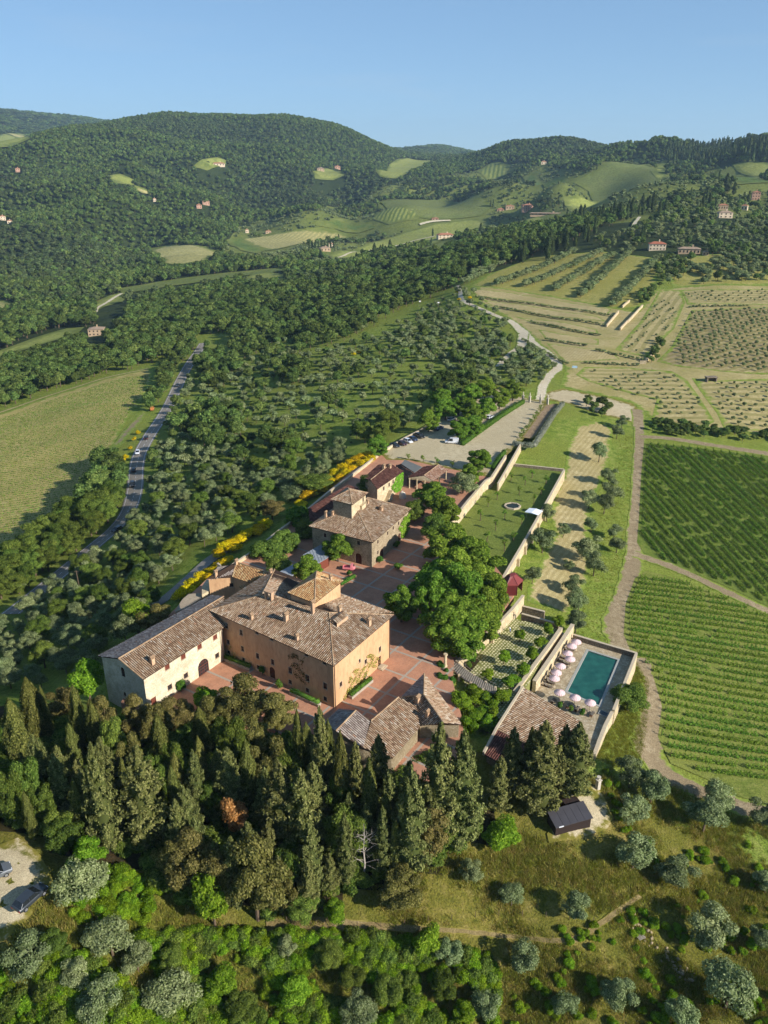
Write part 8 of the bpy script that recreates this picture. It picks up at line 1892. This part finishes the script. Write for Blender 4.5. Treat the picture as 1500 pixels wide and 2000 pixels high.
FH = [
 (1266,1304,489,6.0,m_w1,m_rr,'pale farmhouse with red hipped roof at the top of the olive rows',8,.6,.2,5,2),
 (1323,1372,496,4.6,m_w2,m_rg,'long stone farmhouse right of the red roofed one',6,.4,.2,6,1),
 (1372,1386,499,3.0,m_w2,m_rg,'low stone annex of the long farmhouse',6,.6,.15,2,1),
 (1401,1433,426,6.5,m_w1,m_rg,'white house among trees at the upper right',20,.6,.2,3,2),
 (1402,1424,410,6.0,m_w2,m_rt,'house with terracotta roof behind the white one',10,.6,.2,4,1),
 (1448,1462,411,6.0,m_w1,m_rt,'small pale house near the right edge',-10,.7,.2,2,1),
 (1468,1486,391,11,m_w3,m_rt,'tall pinkish house at the right edge',10,.8,.15,3,3),
 (1018,1046,412,11,m_w3,m_rt,'large red villa across the valley',12,.7,.15,5,3),
 (986,1006,409,8,m_w2,m_rt,'lower wing left of the large red villa',8,.6,.15,3,1),
 (1030,1104,420,3.0,m_w2,m_rg,'long low terrace building below the large red villa',0,.1,.1,8,1),
 (970,986,412,4,m_w3,m_rt,'small outbuilding beside the red villa wing',0,.7,.2,2,1),
 (851,888,466,6.5,m_w1,m_rt,'white farmhouse on the valley meadow',15,.5,.2,4,2),
 (622,646,491,6,m_w2,m_rg,'grey stone farm by the short cypress row',15,.6,.2,3,1),
 (641,652,483,7,m_w1,m_rt,'pale house behind the grey stone farm',10,.7,.2,2,2),
 (169,204,656,6.5,m_w2,m_rg,'square stone farmhouse in the left valley',-12,.8,.15,4,2),
 (412,440,324,7,m_w1,m_rt,'hilltop villa in the round clearing',12,.4,.2,4,1),
 (382,394,407,8,m_w3,m_rt,'terracotta house low on the wooded hill',10,.7,.2,2,2),
 (393,409,400,9,m_w3,m_rt,'taller terracotta house low on the wooded hill',10,.7,.2,3,2),
 (298,305,394,7,m_w1,m_rt,'tiny pale house on the wooded hillside',10,.8,.2,2,1),
 (29,39,336,9,m_w3,m_rt,'pink house high on the left hillside',0,.8,.2,2,2),
 (617,634,335,9,m_w2,m_rg,'stone farm in the far hillside field',10,.6,.2,3,2),
 (652,665,330,8,m_w3,m_rt,'far red roofed house right of the stone farm',10,.7,.2,2,1),
 (-2,10,430,8,m_w1,m_rt,'pale house cut by the left edge of the hillside',10,.8,.2,2,2),
 (12,24,437,6,m_w1,m_rt,'low pale house at the left hillside',10,.7,.2,2,1),
 (478,486,455,7,m_w1,m_rt,'small pale house above the tan field',10,.8,.2,2,1),
 (517,530,456,5,m_w2,m_rt,'low farm building above the tan field',10,.6,.2,2,1),
 (1056,1068,321,7,m_w1,m_rt,'small house high on the right hill',10,.7,.2,2,1),
 (842,858,430,4,m_w3,m_rt,'low red shed beside the pale bank',0,.6,.15,2,1),
 (476,490,1000,0,None,None,None),
]
for f in FH:
    if f[4] is not None: farhouse(*f)
def cyp_far(u, v, h, lab, grp): g = G(u, v); tree('mid_cyp', g, h, h * .11, lab, grp, split=False)
for u in np.linspace(604, 652, 9): cyp_far(u, 486 - (u - 604) * .02, 14, 'dark cypress in the short row by the valley farm', 'cypress row by the valley farm')
for u in (232, 237, 241, 246): cyp_far(u, 640, 9, 'cypress beside the square stone farmhouse', 'cypresses by the stone farmhouse')
for u, v in ((1252,475),(1256,472),(1100,412),(958,405),(963,404),(845,462),(1060,398),(1075,396),(1090,400)): cyp_far(u, v, 15, 'single tall cypress beside a distant house', 'cypresses beside distant houses')
g = G(702, 612); tree('purple', g, 9, 4.0, 'dark purple leaved tree on the hillside')
# ------------------------------------------------------------------ small things
zq = lambda x, y: (1180 + x / 4.6875, 540 + y / 4.6875)
for (a, b), lab in ((((20,465),(130,335)), 'sunlit dry stone wall ending the upper terraces'), (((165,290),(230,235)), 'short dry stone wall below the olive rows'), (((215,425),(350,280)), 'long dry stone wall beside the grass ramp'), (((145,495),(215,420)), 'lower end of the dry stone wall by the grass ramp'), (((380,790),(480,690)), 'stone wall at the foot of the orchard strips'), (((325,800),(380,800)), 'short stone wall end above the gravel')):
    p, q = G(*zq(*a)), G(*zq(*b)); zt = [p[2] + 1.6, q[2] + 1.6]; wallrun('dry_stone_wall', lab, [p, q], [p[2] - 1, q[2] - 1], zt, .7, m_cream, cop=False)
g = G(*zq(975, 960)); hut = empty('stone_hut', tuple(g), R(5), 'small dark stone hut between the orchards', 'hut')
for x in (-2.2, 2.2): MB().box((x, 0, .9), (.5, 2.6, 2.4)).build('wall', m_dkst, hut)
MB().box((0, 1.1, .9), (4.0, .5, 2.4)).build('wall', m_dkst, hut); MB().box((0, 0, 2.2), (5.4, 3.2, .25)).build('roof', m_dkst, hut)
g = G(1122, 722); bd = empty('notice_board', tuple(g), R(-10), 'blue and white notice board beside the white road', 'sign'); MB().box((0, 0, 1.4), (2.6, .1, 1.1)).build('panel', mat_plain('sign_blue_white', (.35, .5, .62, 1), .5), bd)
for x in (-1.2, 1.2): MB().tube([(x, 0, -.2), (x, 0, 2.0)], .07, 6).build('post', m_bark, bd)
for i, (u, v) in enumerate(((786, 594), (820, 601), (856, 604))):
    g = G(u, v); l_ = empty('lamp_post', tuple(g), 0, ('leftmost', 'middle', 'rightmost')[i] + ' of three white lamp posts on the hillside', 'lamp post'); MB().tube([(0, 0, -.2), (0, 0, 4.6)], .08, 6).build('pole', m_dkst, l_); MB().box((0, 0, 4.6), (1.3, .4, .7)).build('lamp_head', mat_plain('white_lamp', (.8, .8, .8, 1), .5), l_)
pa, pb = at_top(150, 1114, 8), at_top(45, 1190, 8)
up_ = empty('utility_pole', tuple(pa), 0, 'leaning wooden utility pole beside the lower road', 'pole'); MB().tube([(0, 0, -.5), (-.25, 0, 8)], [.16, .11], 7).build('pole', m_bark, up_); MB().box((-.24, 0, 7.6), (1.2, .12, .12)).build('cross_arm', m_bark, up_)
for k in range(14):
    uu = 560 + k * 46; g = G(uu, 1800 + 12 * math.sin(k * .5) - (0 if uu < 1000 else 0)); fp = MB().tube([(0, 0, -.2), (0, 0, 1.2)], .05, 5).build('fence_post', m_bark, None, loc=tuple(g)); tag(fp, 'thin wooden fence post along the earth path', 'fence post', 'fence posts along the earth path')
rgk = np.random.default_rng(9)
mst = mat_plain('rubble_block', srgb(176, 158, 126), .9, .1, 0, .2, 3); rock = []
for j in range(4):
    S, SF = ICO1; rock.append(np_mesh('stone', S * np.array([.42, .3, .24]) * (1 + rgk.normal(size=(len(S), 1)) * .12), SF, mst))
for (u0, v0, du, dv, n, lab) in ((1252, 1815, 22, 26, 34, 'pale loose stone in the upper rubble pile among the foreground olives'), (1325, 1890, 30, 32, 40, 'pale loose stone in the lower rubble trail among the foreground olives')):
    for i in range(n):
        t_ = rgk.uniform(-1, 1); g = G(u0 + du * t_ + rgk.normal() * 6, v0 + dv * t_ + rgk.normal() * 8); s_ = addm('rubble_stone', rock[i % 4], None, (g[0], g[1], g[2] + .12), rgk.uniform(0, 6)); s_.scale = (rgk.uniform(.35, .95),) * 3; tag(s_, lab, 'stone', lab.replace('pale loose stone in the', 'stones of the'))
g = G(1250, 1832); pl_ = empty('timber_pallet', (g[0], g[1], g[2] + .35), R(25), 'weathered timber pallet lying on the rubble pile', 'pallet')
for i in range(6): MB().box((0, -.5 + i * .2, .05), (1.2, .13, .03)).build('slat', m_tim, pl_)
for x in (-.5, 0, .5): MB().box((x, 0, 0), (.1, 1.1, .08)).build('bearer', m_tim, pl_)
# ------------------------------------------------------------------ air
hz_m = bpy.data.materials.new('haze_air'); hz_m.use_nodes = True; hn = hz_m.node_tree.nodes; hn.clear(); ho = hn.new('ShaderNodeOutputMaterial'); hv = hn.new('ShaderNodeVolumePrincipled')
hv.inputs['Color'].default_value = (.56, .80, 1.0, 1); hv.inputs['Density'].default_value = 6e-5; hv.inputs['Anisotropy'].default_value = .2; hz_m.node_tree.links.new(hv.outputs[0], ho.inputs['Volume'])
zt = float(HZ.max()) + 40; zb_ = float(HZ.min()) - 3
o = MB().box((0, 4850, (zt + zb_) / 2), (16000, 10600, zt - zb_)).build('haze', hz_m); tag(o, 'thin blue haze lying over the far hills', 'haze', kind='stuff')
